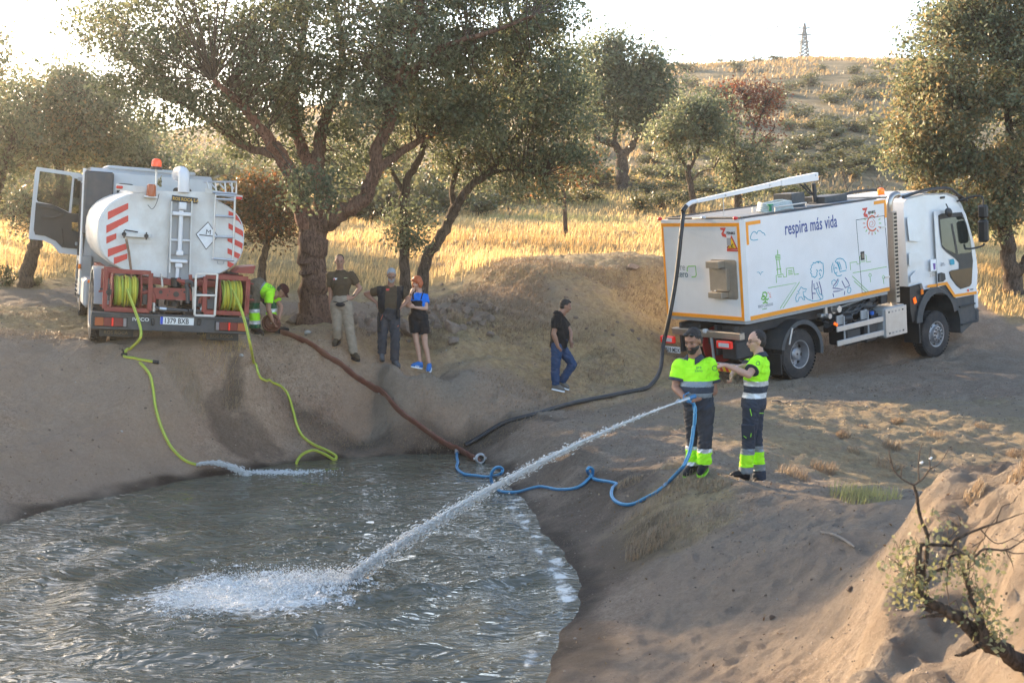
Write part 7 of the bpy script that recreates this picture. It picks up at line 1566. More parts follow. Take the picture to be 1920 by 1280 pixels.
# manhole plate, bracket, placard, name board
q = MB(); q.prism(zr1([(225,474),(455,484),(470,500),(466,580),(448,596),(222,586),(208,570),(210,490)], TX), MB1(TX-.001), .012); hp = p1(q, 'cover_plate', WAR, tank, ang=30)
q = MB(); a = zr1([(245,512),(432,560)], TX-.05); q.box((TX-.06, -(a[0][0]+a[1][0])/2, (a[0][1]+a[1][1])/2), (.08, a[1][0]-a[0][0], abs(a[1][1]-a[0][1])*.8), .006); br_ = p1(q, 'bracket', WAR, hp)
for xx, yy in ((258,530),(406,542)):
    a = zr1([(xx,yy)], TX-.1)[0]; q = MB(); q.cyl((TX-.10,-a[0],a[1]),(TX-.13,-a[0],a[1]), .035, n=10); q.bar((TX-.12,-a[0],a[1]-.06),(TX-.12,-a[0],a[1]+.06), .03, .02); p1(q, 'clamp', BLKP, br_)
q = MB(); a = zr1([(262,502),(350,516)], TX-.11); q.tube([(TX-.11,-a[0][0],a[0][1]),(TX-.12,-a[1][0],a[1][1])], .012, 6); p1(q, 'rubber_strap', BLKP, br_)
q = MB(); q.prism(zr1([(735,530),(818,446),(886,545),(805,634)], TX), MB1(TX-.001), .006); pc = p1(q, 'hazard_placard', INK, tank, smooth=False)
q = MB(); q.prism(zr1([(741,530),(818,453),(879,545),(805,627)], TX), MB1(TX-.004), .006); p1(q, 'placard_face', WHP, pc, smooth=False)
a = zr1([(760,534),(884,548)], TX-.01); q = MB(); line2(q, a, MB1(TX-.010), .016, .003); p1(q, 'placard_bar', INK, pc, smooth=False)
a = zr1([(800,532)], TX-.01)[0]; text('M', .115, MB1(TX-.011) @ Matrix.Translation((a[0], a[1]+.005, 0)) @ Matrix.Rotation(-.07,4,'Z'), INK, pc, ext=.001)
a = zr1([(576,280),(748,318)], TX-.12); q = MB(); q.box((TX-.13,-(a[0][0]+a[1][0])/2,(a[0][1]+a[1][1])/2), (.02,a[1][0]-a[0][0],.095), .004, Euler((RL1*0+.04,0,0)).to_matrix()); nb = p1(q, 'name_board', INK, tank)
text('ROS ROCA S.A', .068, MB1(TX-.142) @ Matrix.Translation((a[0][0]+.012, (a[0][1]+a[1][1])/2-.018, 0)) @ Matrix.Rotation(-.03,4,'Z'), mat('gold_lettering', (.6,.35,.05), .4), nb, sx=.92, off=.001, ext=.001)
# central pipes
def P1(a, b, xl): v = zt(a, b, xl); return Vector((xl, v[0], v[1]))
q = MB(); q.tube([P1(640,372,TX-.13),P1(628,665,TX-.13)], .036, 12); cpipe = p1(q, 'vertical_pipe', WHT, tank)
for a, b, w_, h_, nm in ((642,396,.29,.06,'pipe_clamp'),(622,710,.27,.05,'pipe_clamp'),(628,656,.11,.08,'union'),(622,738,.11,.07,'flange')):
    c_ = P1(a, b, TX-.13); q = MB(); q.box(c_, (.10,w_,h_), .012); p1(q, nm, WHT, tank)
c_ = P1(648,343,TX-.12); q = MB(); q.box(c_, (.08,.12,.12), .01); q.cyl(c_-Vector((.04,0,0)), c_-Vector((.06,0,0)), .045, n=16); p1(q, 'pump_valve', WHT, tank)
q = MB(); q.tube([P1(616,750,TX-.13),P1(610,830,TX-.13)], .03, 10); p1(q, 'drain_pipe', WHT, tank)
q = MB(); q.tube([P1(570,568,TX-.10),P1(706,574,TX-.10)], .02, 6); p1(q, 'crossbar', WHT, tank); q = MB(); q.tube([P1(570,660,TX-.10),P1(700,662,TX-.10)], .01, 6); p1(q, 'crossbar', GRY, tank)
q = MB(); q.tube(smoothpath([P1(656,250,TX),P1(657,150,TX),P1(650,118,TX+.08),P1(622,118,TX+.35),P1(612,140,TX+.8)], 5), .092, 16); p1(q, 'overflow_elbow', WHT, tank)
# top deck, arms, beacons
q = MB(); a, b = P1(204,215,TX), P1(400,235,TX); q.bar(a, b, .03, .10); p1(q, 'lamp_arm', WAR, tank); a, b = P1(800,240,TX), P1(1046,288,TX); q = MB(); q.bar(a, b, .03, .07); p1(q, 'lamp_arm', WAR, tank)
for xx, yy in ((228,217),(1024,290)):
    q = MB(); q.box(P1(xx,yy,TX-.03), (.03,.10,.045), .01); p1(q, 'marker_lamp', RED, tank)
q = MB(); a = P1(300,232,TX+.1); b = P1(860,258,TX+.1); q.box(((TX+1.4),(a.y+b.y)/2,2.47), (2.6,1.25,.16), .03); p1(q, 'top_deck', WAR, tank)
q = MB(); q.prism(zr1([(395,240),(860,250),(862,420),(396,400)], TX), MB1(TX+.03), .028); p1(q, 'top_bulkhead', WAR, tank, ang=30)
c_ = P1(438,282,TX-.12); q = MB(); q.box(c_+Vector((.04,0,-.0)), (.20,.20,.03), .005); bk_ = p1(q, 'beacon_bracket', WAR, tank); q = MB(); q.lathe([(.075,0),(.078,.02),(.066,.03),(.062,.17),(.055,.19)], c_+Vector((0,0,.01)), (0,0,1), 20); p1(q, 'beacon', mat('dull_orange_lens', (.42,.10,.03), .35), bk_)
for k in range(8):
    q = MB(); t = 2*math.pi*k/8; q.tube([c_+Vector((.068*math.cos(t),.068*math.sin(t),.03)), c_+Vector((.064*math.cos(t),.064*math.sin(t),.18))], .006, 4); p1(q, 'lens_rib', mat('dull_orange_lens', (.42,.10,.03)), bk_)
q = MB(); q.tube(smoothpath([c_+Vector((-.02,-.1,-.02)), c_+Vector((-.03,-.12,.06)), c_+Vector((-.05,-.08,-.10)), c_+Vector((-.06,-.02,-.19)), c_+Vector((-.05,.05,-.13))], 4), .005, 5); p1(q, 'cable', BLKP, tank)
a, b = P1(472,225,TX+.2), P1(474,92,TX+.2); q = MB(); q.tube([a, b], .016, 8); pl1 = p1(q, 'beacon_pole', ALU); q = MB(); q.lathe([(.095,0),(.095,.035),(.075,.045)], b-Vector((0,0,.02)), (0,0,1), 20); p1(q, 'beacon_base', BLKP, pl1); q = MB(); q.lathe([(.078,0),(.08,.06),(.07,.10),(.04,.125)], b+Vector((0,0,.03)), (0,0,1), 20); p1(q, 'beacon_lens', mat('red_orange_beacon', (.8,.09,.02), .25, emit=((1,.08,.02), .08)), pl1)
# green sprig growing on the deck
q = MB(); rs4 = np.random.RandomState(4); sp0 = P1(498,212,TX+.3); o_ = leafmesh('leaves', np.array(sp0)+np.abs(rs4.normal(size=(60,3)))*np.array([.02,.03,.08])*np.array([1,1,1])+np.array([0,-.02,0]), .045, .5+.5*rs4.rand(60), LMF, None, rs=rs4)
sg = empty('weed_sprig', M1 @ sp0, 'green weed sprig growing on top of the white tank', 'plant'); o_.parent = sg; o_.data.transform(M1); o_.matrix_parent_inverse = Matrix.Translation(-Vector(sg.location)); o_['kind'] = 'stuff'
# top rack and ladder
RX = TX-.05
rk = MB().tube([P1(790,182,TX+.25),P1(1008,182,RX),P1(1006,262,RX)], .018, 6); rack = p1(rk, 'rack_rail', ALU)
q = MB(); q.tube([P1(850,252,RX),P1(1008,262,RX)], .022, 6); p1(q, 'rack_rail', ALU)
for a_, b_ in (((810,182),(822,225)),((866,184),(872,245)),((930,184),(936,255)),((976,184),(980,258)),((840,195),(866,225)),((895,195),(925,228)),((960,195),(990,228))):
    q = MB(); q.tube([P1(*a_, RX),P1(*b_, RX)], .014, 6); p1(q, 'rack_bar', ALU, rack)
LXp = TX-.16
lr = MB().tube([P1(868,265,LXp),P1(850,700,LXp)], .018, 8); lad = p1(lr, 'ladder_rail', ALU); q = MB(); q.tube([P1(998,275,LXp),P1(984,705,LXp)], .018, 8); p1(q, 'ladder_rail', ALU)
for a_, b_ in (((866,296),(996,302)),((864,408),(992,416)),((858,546),(988,552)),((842,692),(992,704)),((866,268),(998,276))):
    q = MB(); q.tube([P1(*a_, LXp),P1(*b_, LXp)], .020, 8); p1(q, 'ladder_rung', ALU)
q = MB(); q.tube(smoothpath([P1(880,706,LXp),P1(886,726,LXp),P1(918,728,LXp),P1(926,708,LXp)], 3), .008, 5); p1(q, 'ladder_hook', GRY)
l2 = MB(); 
for a_, b_ in (((738,792),(728,1070)),((880,796),(862,1074)),((738,792),(880,796)),((735,935),(872,938)),((728,1070),(862,1074))):
    q = MB(); q.bar(P1(*a_, -.05), P1(*b_, -.05), .03, .035, .004); p1(q, 'step_frame', ALU)
# wooden pole leaning
q = MB(); q.tube([P1(272,560,TX-.16),P1(290,650,TX-.17),P1(312,830,TX-.2)], .020, 8); p1(q, 'wooden_pole', mat('old_wood', (.22,.14,.09), .9, 0, .2, 20))
# reels
def reel(x0, x1, y0, y1, name, nr, hx0, hx1):
    e = bpy.data.objects.new('hose_reel', None); C.objects.link(e); e.parent = T1
    a, b = P1(x0,y0,.0), P1(x1,y1,.0); yA, yB = a.y, b.y; zt_, zb_ = a.z, b.z; tk_ = .045
    for (u, v) in (((yA,zt_),(yB,zt_)),((yA,zb_),(yB,zb_)),((yA,zt_),(yA,zb_)),((yB,zt_),(yB,zb_))):
        for x_ in (-.02,.50):
            q = MB(); q.bar((x_,u[0],u[1]), (x_,v[0],v[1]), .05, .07, .006); p1(q, 'reel_frame', REDF, e)
    h0, h1_ = P1(hx0,900,.2).y, P1(hx1,900,.2).y; zc_ = (zt_+zb_)/2-.02; R_ = .30
    for y_ in (h0+.03, h1_-.03):
        q = MB(); q.lathe([(.06,-.012),(R_,-.012),(R_+.012,0),(R_,.012),(.06,.012)], (.24,y_,zc_), (0,1,0), 36, False); p1(q, 'reel_disc', REDF, e)
    q = MB(); q.cyl((.24,h0+.04,zc_),(.24,h1_-.04,zc_), .12, n=20); p1(q, 'reel_drum', REDF, e)
    q = MB(); q.cyl((.24,h0+.2,zc_),(.24,h1_-.15,zc_), .03, n=10); p1(q, 'reel_axle', CHS, e)
    w_ = abs(h0-h1_); nt_ = int(w_/.036)
    for layer in range(2):
        for k in range(nt_-layer):
            yy = h1_+.02+(k+.5+.5*layer)*w_/nt_*.95; rad = .20+.032*layer+rc.uniform(-.012,.012); tl = rc.uniform(-.05,.05); tl2 = rc.uniform(-.04,.04)
            q = MB(); q.tube([(.24+rad*math.cos(t), yy+tl*.35*math.cos(t)+tl2*.35*math.sin(t), zc_+rad*math.sin(t)) for t in [2*math.pi*i/22 for i in range(23)]], .0165, 6); p1(q, 'hose_turn', HOSY if (k+layer) % 3 else HOSG, e)
    return Vector((.24, (h0+h1_)/2, zc_)), e
RL_, _e = reel(138,425,772,1040,'l',0,186,352); RR_, _e = reel(800,1072,812,1060,'r',0,898,1052)
for a_, b_ in (((88,910),(150,908)),((118,800),(150,798)),((1060,965),(1125,968)),((1075,855),(1120,862))):
    q = MB(); q.tube([P1(*a_, .1),P1(*b_, .1)], .016, 6); p1(q, 'reel_crank', REDF)
c_ = P1(158,915,.0); q = MB(); q.cyl(c_, c_-Vector((.05,0,0)), .05, n=12); q.bar(c_+Vector((-.03,0,-.13)), c_+Vector((-.03,0,.13)), .04, .03); p1(q, 'brake_block', BLKP)
# rear chassis
q = MB(); a = zr1([(448,886),(700,892),(716,972),(474,962),(430,905)], .05); q.prism(a, MB1(.05), .03); cm = p1(q, 'crossmember', REDF, ang=30)
for xx, yy, r_ in ((502,915,.03),(605,930,.045),(660,915,.018),(672,935,.014),(548,935,.01),(640,905,.01),(560,910,.01)):
    a = zr1([(xx,yy)], .03)[0]; q = MB(); q.cyl((.02,-a[0],a[1]),(.015,-a[0],a[1]), r_, n=16); p1(q, 'hole', BLK, cm)
for y_ in (-.42,.42):
    q = MB(); q.box((3.0,y_,.88), (6.0,.08,.24), .01); p1(q, 'frame_rail', CHS)
for y_ in (-.95,.95):
    q = MB(); q.box((1.9,y_*.98,1.18), (3.2,.12,.10), .01); p1(q, 'tank_cradle', REDF)
q = MB(); q.box((1.9,0,1.12), (3.2,1.5,.10), .01); p1(q, 'subframe', REDF)
for l, r_, m_ in (([(382,920),(420,914),(448,925),(456,960),(454,985)],.035,REDF),([(612,828),(640,845),(664,850)],.032,REDF),([(664,852),(690,846),(712,858),(716,880)],.036,DKG),([(672,862),(680,900),(684,990)],.034,DKG),([(716,880),(720,905),(722,1030)],.024,ALU),([(460,1010),(500,1025),(680,1040)],.026,DKG),
    ([(760,990),(768,960),(800,945),(830,950)],.034,REDF),([(690,1036),(740,1044),(772,1044)],.03,DKG),([(770,1040),(778,1010),(784,975)],.018,ALU),([(455,985),(458,1020),(456,1045)],.026,ALU),([(505,790),(510,830),(514,880)],.018,ALU),([(494,1025),(540,1030)],.032,ALU)):
    q = MB(); q.tube(smoothpath([P1(a_, b_, .02) for a_, b_ in l], 4), r_, 10); p1(q, 'pipe', m_)
c_ = P1(506,822,.0); q = MB(); q.lathe([(.035,-.02),(.04,0),(.035,.02)], c_, (1,0,0), 14, False); p1(q, 'ring_valve', ALU)
q = MB(); q.cyl(P1(595,1000,.3)-Vector((0,0,.02)), P1(595,975,.3), .09, n=16); p1(q, 'coupling', CHS); q = MB(); q.cyl(P1(604,880,.3), P1(604,820,.3), .08, n=16); p1(q, 'sump_pipe', BLKP)
for a_, b_ in (((800,840),(800,1060)),((700,800),(705,880))):
    q = MB(); q.bar(P1(*a_,.1), P1(*b_,.1), .05, .05); p1(q, 'red_post', REDF)
for k in range(16):
    x_ = rc.uniform(.3,1.2); q = MB(); q.box((x_, rc.uniform(-.38,.38), rc.uniform(.5,1.05)), (rc.uniform(.1,.3),rc.uniform(.1,.25),rc.uniform(.05,.18)), .01); p1(q, 'chassis_block', CHS)
q = MB(); q.prism([(x_, z_) for x_, z_ in zr1([(1000,740),(1100,730),(1085,782),(960,776)], .6)], MB1(.6), .5); p1(q, 'side_tray', REDF, ang=30)
# bumper
q = MB(); q.box((0,0,.475), (.12,2.44,.235), .01); bp_ = p1(q, 'rear_bumper', DKG)
q = MB(); q.box((-.01,0,.605), (.16,2.44,.03), .004); p1(q, 'bumper_lip', DKG, bp_)
for yc, sg in ((.93,1),(-.93,-1)):
    for dy_, w_, m_ in ((.17*sg,.13,mat('dark_amber_lens', (.35,.08,.02), .3)),(.045*sg,.12,mat('dark_red_lens', (.16,.02,.018), .3)),(-.03*sg,.035,REDL),(-.12*sg,.14,mat('dark_red_lens', (.16,.02,.018), .3)),(-.215*sg,.05,mat('smoky_lens', (.25,.22,.22), .3))):
        q = MB(); q.box((-.075,yc+dy_,.475), (.035,w_-.004,.13), .006); p1(q, 'tail_lamp_lens', m_, bp_)
    q = MB(); q.box((-.064,yc,.475), (.02,.52,.155), .006); p1(q, 'lamp_housing', BLKP, bp_)
a = zr1([(500,1080),(722,1134)], -.07); q = MB(); q.box((-.07,-(a[0][0]+a[1][0])/2,(a[0][1]+a[1][1])/2), (.015,a[1][0]-a[0][0],.125), .003, Euler((.0,0,0)).to_matrix()); np1 = p1(q, 'number_plate', PLW, bp_)
q = MB(); q.box((-.079,-a[0][0]-.022,(a[0][1]+a[1][1])/2), (.006,.04,.12)); p1(q, 'plate_band', BLUP, np1); text('1379 BXB', .118, MB1(-.081) @ Matrix.Translation((a[0][0]+.055,(a[0][1]+a[1][1])/2-.042,0)), INK, np1, sx=.80, off=.002, ext=.001)
a = zr1([(312,1106)], -.07)[0]; text('IVECO', .075, MB1(-.064) @ Matrix.Translation((a[0],a[1],0)), PLW, bp_, sx=1.2, off=.001, ext=.002)
for yy, x_ in ((.80,.30),(-.86,.30)):
    q = MB(); q.box((x_,yy,.32), (.03,.52,.22), .004); fl_ = p1(q, 'mud_flap', BLKP); text('ROS ROCA', .075, MB1(x_-.018) @ Matrix.Translation((-yy-.20,.25,0)), mat('faded_gold', (.16,.12,.06), .6), fl_, ext=.001)
for xx in (450,758):
    a = P1(xx,1115,-.07); q = MB(); q.box(a, (.03,.06,.11), .02); p1(q, 'rubber_buffer', BLKP, bp_)
# wheels and fenders
for sd_ in (-1,1):
    for yy, s2 in ((1.04,sd_),(.71,-sd_)):
        wp = M1 @ Vector((1.05, sd_*yy, 0)); dz = h1(wp.x, wp.y)-wp.z; wheel(T1, (1.05, sd_*yy, .50+max(-.30,min(.30,dz))), .51, .28, s2)
    q = MB(); arch(q, 1.05, .62, .60, .66, sd_*.50, sd_*1.16, 0, 172); p1(q, 'rear_fender', GRY)
    wp = M1 @ Vector((4.7, sd_*1.02, 0)); dz = h1(wp.x, wp.y)-wp.z; wheel(T1, (4.7, sd_*1.02, .50+max(-.30,min(.30,dz))), .51, .29, sd_, True)
    q = MB(); arch(q, 4.7, .60, .60, .68, sd_*.72, sd_*1.20, 0, 180); p1(q, 'front_fender', GRY)
    q = MB(); q.box((3.0,sd_*.95,.72), (.9,.5,.5), .05); p1(q, 'fuel_tank' if sd_ < 0 else 'battery_box', GRY)
    q = MB(); q.box((4.02,sd_*1.10,.95), (.5,.22,.75), .03); p1(q, 'side_locker', GRY)
q = MB(); q.box((1.7,1.17,.98), (.06,.04,.05), .01); p1(q, 'side_marker', AMB); q = MB(); q.box((3.75,1.22,1.12), (.06,.05,.09), .01); p1(q, 'side_marker', AMB)
q = MB(); q.tube([(1.05,-.9,.5),(1.05,.9,.5)], .08, 10); p1(q, 'rear_axle', CHS)
# cab
cb = MB(); V = []; prof = [(3.85,1.05),(5.75,1.05),(5.85,1.6),(5.70,2.3),(5.45,2.85),(5.2,2.93),(4.0,2.93),(3.87,2.86)]; n = len(prof)
for y_, s_ in ((-1.13,.97),(-1.17,1.),(1.17,1.),(1.13,.97)):
    for x_, z_ in prof: V.append((4.8+(x_-4.8)*s_, y_*(1-.07*max(0,(z_-1.9))), 2+(z_-2)*s_))
cb.add(V, [(j*n+k, j*n+(k+1) % n, (j+1)*n+(k+1) % n, (j+1)*n+k) for j in range(3) for k in range(n)]+[tuple(range(n-1,-1,-1)), tuple(3*n+k for k in range(n))]); cab1 = p1(cb, 'cab', mat('cab_grey_white', (.52,.53,.54), .45, 0, .03, 3, dirt=(.35,.31,.26), dirt_amt=.3), ang=40)
for y0_, y1_ in ((.62,.32),(-.38,-.72)):
    q = MB(); q.prism([(u, v) for u, v in rrect(-y0_, 2.30, -y1_, 2.68, .06)], MB1(3.862), .012); w1 = p1(q, 'rear_window', BLKP, cab1); q = MB(); q.prism([(u, v) for u, v in rrect(-y0_+.03, 2.33, -y1_-.03, 2.65, .05)], MB1(3.852), .006); p1(q, 'window_pane', GLA, w1)
q = MB(); q.prism(rrect(-.22,2.35,.30,2.66,.04), MB1(3.862), .008); p1(q, 'pressed_panel', mat('cab_grey_white', (0,0,0)), cab1)
q = MB(); q.box((3.72,.95,2.28), (.26,.50,1.16), .03); p1(q, 'air_intake', DKG, cab1)
q = MB(); q.tube([(3.80,1.2,1.1),(3.80,1.2,2.9)], .03, 8); p1(q, 'cab_post', WHT, cab1); q = MB(); q.box((4.6,0,2.96), (1.3,1.6,.07), .03); p1(q, 'roof_cap', mat('cab_grey_white', (0,0,0)), cab1)
# dark sheet on the cab side paints the shade of the open doorway
q = MB(); q.box((4.9,1.175,1.95), (1.1,.02,1.4), .01); p1(q, 'doorway_shade', mat('doorway_shade_black', (.02,.02,.022), .8), cab1)
# open door
hx, hy = 5.42, 1.20
c1_ = bx(164,320,5.45)
def zd(a, b): return bx(0+a/2.977, 270+b/2.977, 5.5)                      # door plane x=5.5
MD = MB1(5.5)
def dl(l): return [(-zd(a, b)[0], zd(a, b)[1]) for a, b in l]
print('DBG door', dl([(200,130),(500,600),(165,530)]))
outl = dl([(205,128),(450,165),(470,178),(492,280),(502,400),(500,560),(480,612),(455,622),(330,608),(290,560),(240,538),(160,530),(170,420),(195,160)])
win = dl([(222,152),(392,176),(404,186),(384,380),(300,340),(212,322),(205,310)]); win2 = dl([(414,192),(448,198),(464,260),(474,396),(398,386)]); slot = dl([(398,434),(464,440),(464,492),(396,486)])
door1 = plate_mesh('door', outl, [win, win2, slot], MD, .06, mat('cab_grey_white', (0,0,0)), T1)
inner = dl([(200,326),(300,340),(384,384),(478,398),(480,560),(460,588),(345,576),(310,540),(250,512),(196,505),(188,480)]); slot2 = dl([(400,436),(462,442),(462,490),(398,484)])
plate_mesh('door_lining', inner, [slot2], MB1(5.455), .03, mat('dark_door_lining', (.05,.05,.045), .75, 0, .1, 6), door1)
for l in ([(222,152),(392,176),(404,186),(384,380),(300,340),(212,322),(205,310)],[(414,192),(448,198),(464,260),(474,396),(398,386)],[(400,436),(462,442),(462,490),(398,484)]):
    q = MB(); q.prism(dl(l), MB1(5.5), .004); p1(q, 'window_pane', WIN, door1, smooth=False)
q = MB(); q.tube(smoothpath([Vector((5.42, *zd(a, b))) for a, b in ((215,345),(300,360),(350,385),(300,410),(230,405))], 4), .03, 8); p1(q, 'armrest', mat('dark_door_lining', (0,0,0)), door1)
q = MB(); q.box(Vector((5.44, *zd(448,465))), (.02,.02,.01)); q = MB(); q.tube([Vector((5.40, *zd(345,470))), Vector((5.40, *zd(350,560)))], .012, 6); p1(q, 'grab_handle', BLKP, door1)
q = MB(); q.box(Vector((5.65, *zd(430,245))), (.06,.20,.40), .03); mr1 = p1(q, 'wing_mirror', BLKP, cab1); q = MB(); q.box(Vector((5.61, *zd(430,245))), (.01,.17,.36), .01); p1(q, 'mirror_glass', mat('mirror_glass', (.7,.7,.7), .04, 1., 0), mr1); q = MB(); q.box(Vector((5.65, *zd(432,320))), (.06,.18,.14), .02); p1(q, 'lower_mirror', ALU, cab1)
for b_ in (200,560):
    q = MB(); q.box((5.46,1.18,(zd(490,b_))[1]), (.08,.10,.07), .01); p1(q, 'hinge', GRY, door1)
# ------------------------------------------------------------------ hoses
def gpath(l, lift=.02, k=6):
    out = []
    for e in l:
        p = e if isinstance(e, Vector) else G(*e); out.append(p)
    P = smoothpath(out, k)
    return P
def drape(P, r, i0=0):
    for i in range(i0, len(P)):
        g = max(h1(P[i].x, P[i].y), -.03)+r*.8; P[i].z = max(P[i].z, g) if i > i0 else P[i].z
    return P
HB = mat('blue_hose', (.015,.17,.38), .45, 0, .1, 12, 0, dirt=(.2,.17,.13), dirt_amt=.35); HK = mat('black_hose', (.016,.016,.017), .5, 0, .15, 12, 0, dirt=(.12,.1,.08), dirt_amt=.3)
HBR = mat('brown_flat_hose', (.16,.055,.035), .7, 0, .18, 7, .012, dirt=(.26,.18,.13), dirt_amt=.4, bscale=30)
HY = mat('bright_yellow_hose', (.58,.56,.05), .5, 0, .10, 12, 0, dirt=(.33,.28,.15), dirt_amt=.5)
def hose(name, P, r, m, label, stripe=None):
    root = empty(name, P[-1], label, 'hose'); q = MB(); q.tube(P, r, 10); q.build('hose_line', m, root, world=True, ang=80)
    if stripe:
        for sgn in (1,-1):
            q = MB(); S_ = []
            for i, p in enumerate(P):
                d = (P[min(i+1, len(P)-1)]-P[max(i-1, 0)]).normalized(); s_ = d.cross(Vector((0,0,1)));
                if s_.length < .1: s_ = Vector((1,0,0))
                s_.normalize(); n_ = s_.cross(d); S_.append(p+(n_*.55*(1 if n_.z > 0 else -1)+s_*.6*sgn+Vector((0,-.25,0)))*r)
            q.tube(S_, r*.42, 5); q.build('stripe', stripe, root, world=True, ang=80)
    return root
# black suction hose from the arm
P = [tipW.copy()]
for px, py, dD in ((1276,450,0),(1268,520,0),(1256,590,0),(1243,650,.1)): P.append(at(px, py, tipW.y+dD-.15))
gp = [G(*p)+Vector((0,0,.035)) for p in ((1205,733),(1150,747),(1080,763),(1000,779),(940,798),(900,826),(872,838))]
a_, b_ = P[-1], gp[0]; P += [a_.lerp(b_, .45)+Vector((.12,0,-.10)), a_.lerp(b_, .8)+Vector((.10,0,-.10))]
P = smoothpath(P+gp, 7); P = drape(P, .04, 30)
for _ in range(4):
    zz = [p.z for p in P]
    for i in range(32, len(P)-3): P[i].z = max(zz[i]-.02, sum(zz[i-3:i+4])/7)
hose('black_hose', P, .042, HK, 'long black hose hanging from the truck arm down across the dirt')
# brown lay-flat hose
gp = [G(*p)+Vector((0,0,.02)) for p in ((527,626),(552,634),(585,649),(618,674),(660,707),(700,736),(740,768),(775,793),(810,819),(840,838),(868,850),(888,862),(900,867))]
P = smoothpath(gp, 7); P = drape(P, .03, 0)
for _ in range(3):
    zz = [p.z for p in P]
    for i in range(2, len(P)-2): P[i].z = max(zz[i], sum(zz[i-2:i+3])/5)
br = empty('flat_hose', P[-1], 'long reddish-brown flat hose laid from the bending worker down to the pond', 'hose')
q = MB(); rr3 = random.Random(2); R3 = [(.08 if i < 18 else .10+.010*math.sin(i*1.7)+rr3.uniform(-.006,.006)) for i in range(len(P))]; q.tube(P, R3, 14, True, .30, (1,0,0)); q.build('hose_line', HBR, br, world=True, ang=80)
e = P[-1]; d = (P[-1]-P[-4]).normalized(); q = MB(); q.lathe([(.055,-.05),(.075,-.045),(.085,0),(.09,.02),(.072,.05),(.055,.05),(.05,-.02)], e+Vector((0,0,.05)), (d.x,d.y-.6,.1), 26, False); cpn = q.build('coupling', ALU, br, world=True, ang=30)
q = MB(); ax = Vector((d.x,d.y-.6,.1)).normalized(); q.cyl(e+Vector((0,0,.05))-ax*.045, e+Vector((0,0,.05))-ax*.035, .054, n=20); q.build('coupling_mouth', BLK, cpn)
for sg in (-1,1): q = MB(); s_ = ax.cross(Vector((0,0,1))).normalized(); q.box(e+Vector((0,0,.05))+s_*sg*.095, (.03,.05,.035), .006); q.build('coupling_lug', ALU, cpn)
# the coil in the bending worker's hands
cc = G(511,622); cc.y -= .08; q = MB(); pts = []
for i in range(120):
    t = i/119; a = t*2*math.pi*6; rad = .05+.11*t; pts.append(Vector((cc.x+rad*math.cos(a), cc.y-.02+.02*math.sin(a*.5), cc.z+.17+rad*math.sin(a))))
tag((lambda o: o)(MB().tube(pts, .05, 8, True, .3, (0,1,0)).build('hose_coil', HBR, None, ang=80)), 'rolled end of the brown flat hose between the bending worker hands', 'hose coil')
q = MB(); c2 = G(529,622); q.ell(c2+Vector((0,0,.04)), (.13,.09,.055)); tag(q.build('cap_on_ground', BLKC), 'dark cloth bundle on the ground right of the hose coil', 'cloth')
# yellow hoses
r1 = M1 @ (RL_+Vector((-.23,-.02,.05))); 
Y1 = [r1, at(241,550,20.02), at(254,585,19.95), at(264,618,19.85), at(262,636,19.8)]+[G(*p)+Vector((0,0,.02)) for p in ((246,655),(233,667),(238,672),(262,676),(287,680))]
P = drape(smoothpath(Y1, 7), .02, 36); h_ = hose('yellow_hose', P, .0215, HY, 'yellow hose running from the left reel down to the bank crest', HOSG)
q = MB(); g_ = G(233,668)+Vector((0,0,.03)); q.box(g_, (.09,.07,.05), .01); q.tube([g_, g_+Vector((-.02,-.03,.09))], .014, 6); q.build('kink_clip', BLK, h_, world=True)
q = MB(); q.cyl(P[-1], P[-1]+(P[-1]-P[-4]).normalized()*.09, .028, n=12); q.build('hose_coupling', BLK, h_, world=True)
Y2 = [G(*p)+Vector((0,0,.02)) for p in ((262,682),(270,690),(281,705),(287,730),(291,762),(298,790),(306,812),(318,836),(334,855),(350,867),(368,873))]
P = drape(smoothpath(Y2, 7), .02, 0); hose('yellow_hose', P, .0215, HY, 'yellow hose on the left bank face pouring water at its end', HOSG); YE = P[-1].copy()
r2 = M1 @ (RR_+Vector((-.23,-.0,.10)))
Y3 = [r2, at(452,580,20.0), at(462,615,19.9), at(470,650,19.95)]+[G(*p)+Vector((0,0,.02)) for p in ((476,682),(484,702),(492,713),(510,719),(528,727),(541,745),(549,770),(556,797),(566,818),(586,834),(612,846),(630,857),(626,863),(608,853),(588,846),(570,852),(560,862),(556,870))]
P = drape(smoothpath(Y3, 7), .02, 30); hose('yellow_hose', P, .0215, HY, 'yellow hose from the right reel looping into the pond', HOSG)
# blue hose
def z4(l): return [(820+a/3.692, 820+b/3.692) for a, b in l]
NZ = at(1279,751,D1-.34); hold = at(1300,757,D1-.26)
B = [NZ+Vector((.06,.01,0)), at(1291,752,D1-.30), hold, at(1303,775,D1-.27), at(1300,810,D1-.28), at(1294,845,D1-.34)]
gl = z4([(1720,130),(1680,215),(1610,310),(1530,380),(1440,430),(1360,468),(1290,474),(1230,450),(1205,410),(1215,360),(1240,335),(1215,322),(1150,310),(1085,296),(1050,262),(1038,230)])
B += [at(1287,863,D1-.40), at(1279,877,D1-.48)]+[G(*p)+Vector((0,0,.02)) for p in gl[2:-1]]
lp = G(*z4([(1060,300)])[0]); k = lp.y/FPX
def lpx(a, b, dy=0.): x_, y_ = z4([(a, b)])[0]; return at(x_, y_, lp.y+dy)
B += [lpx(1038,228,.0), lpx(1056,208,.02), lpx(1075,226,.05), lpx(1072,262,.08)]
B += [G(*p)+Vector((0,0,.02)) for p in z4([(1045,300),(1000,340),(930,364),(830,368),(770,356),(710,348),(640,362),(560,384),(470,386),(410,366)])]
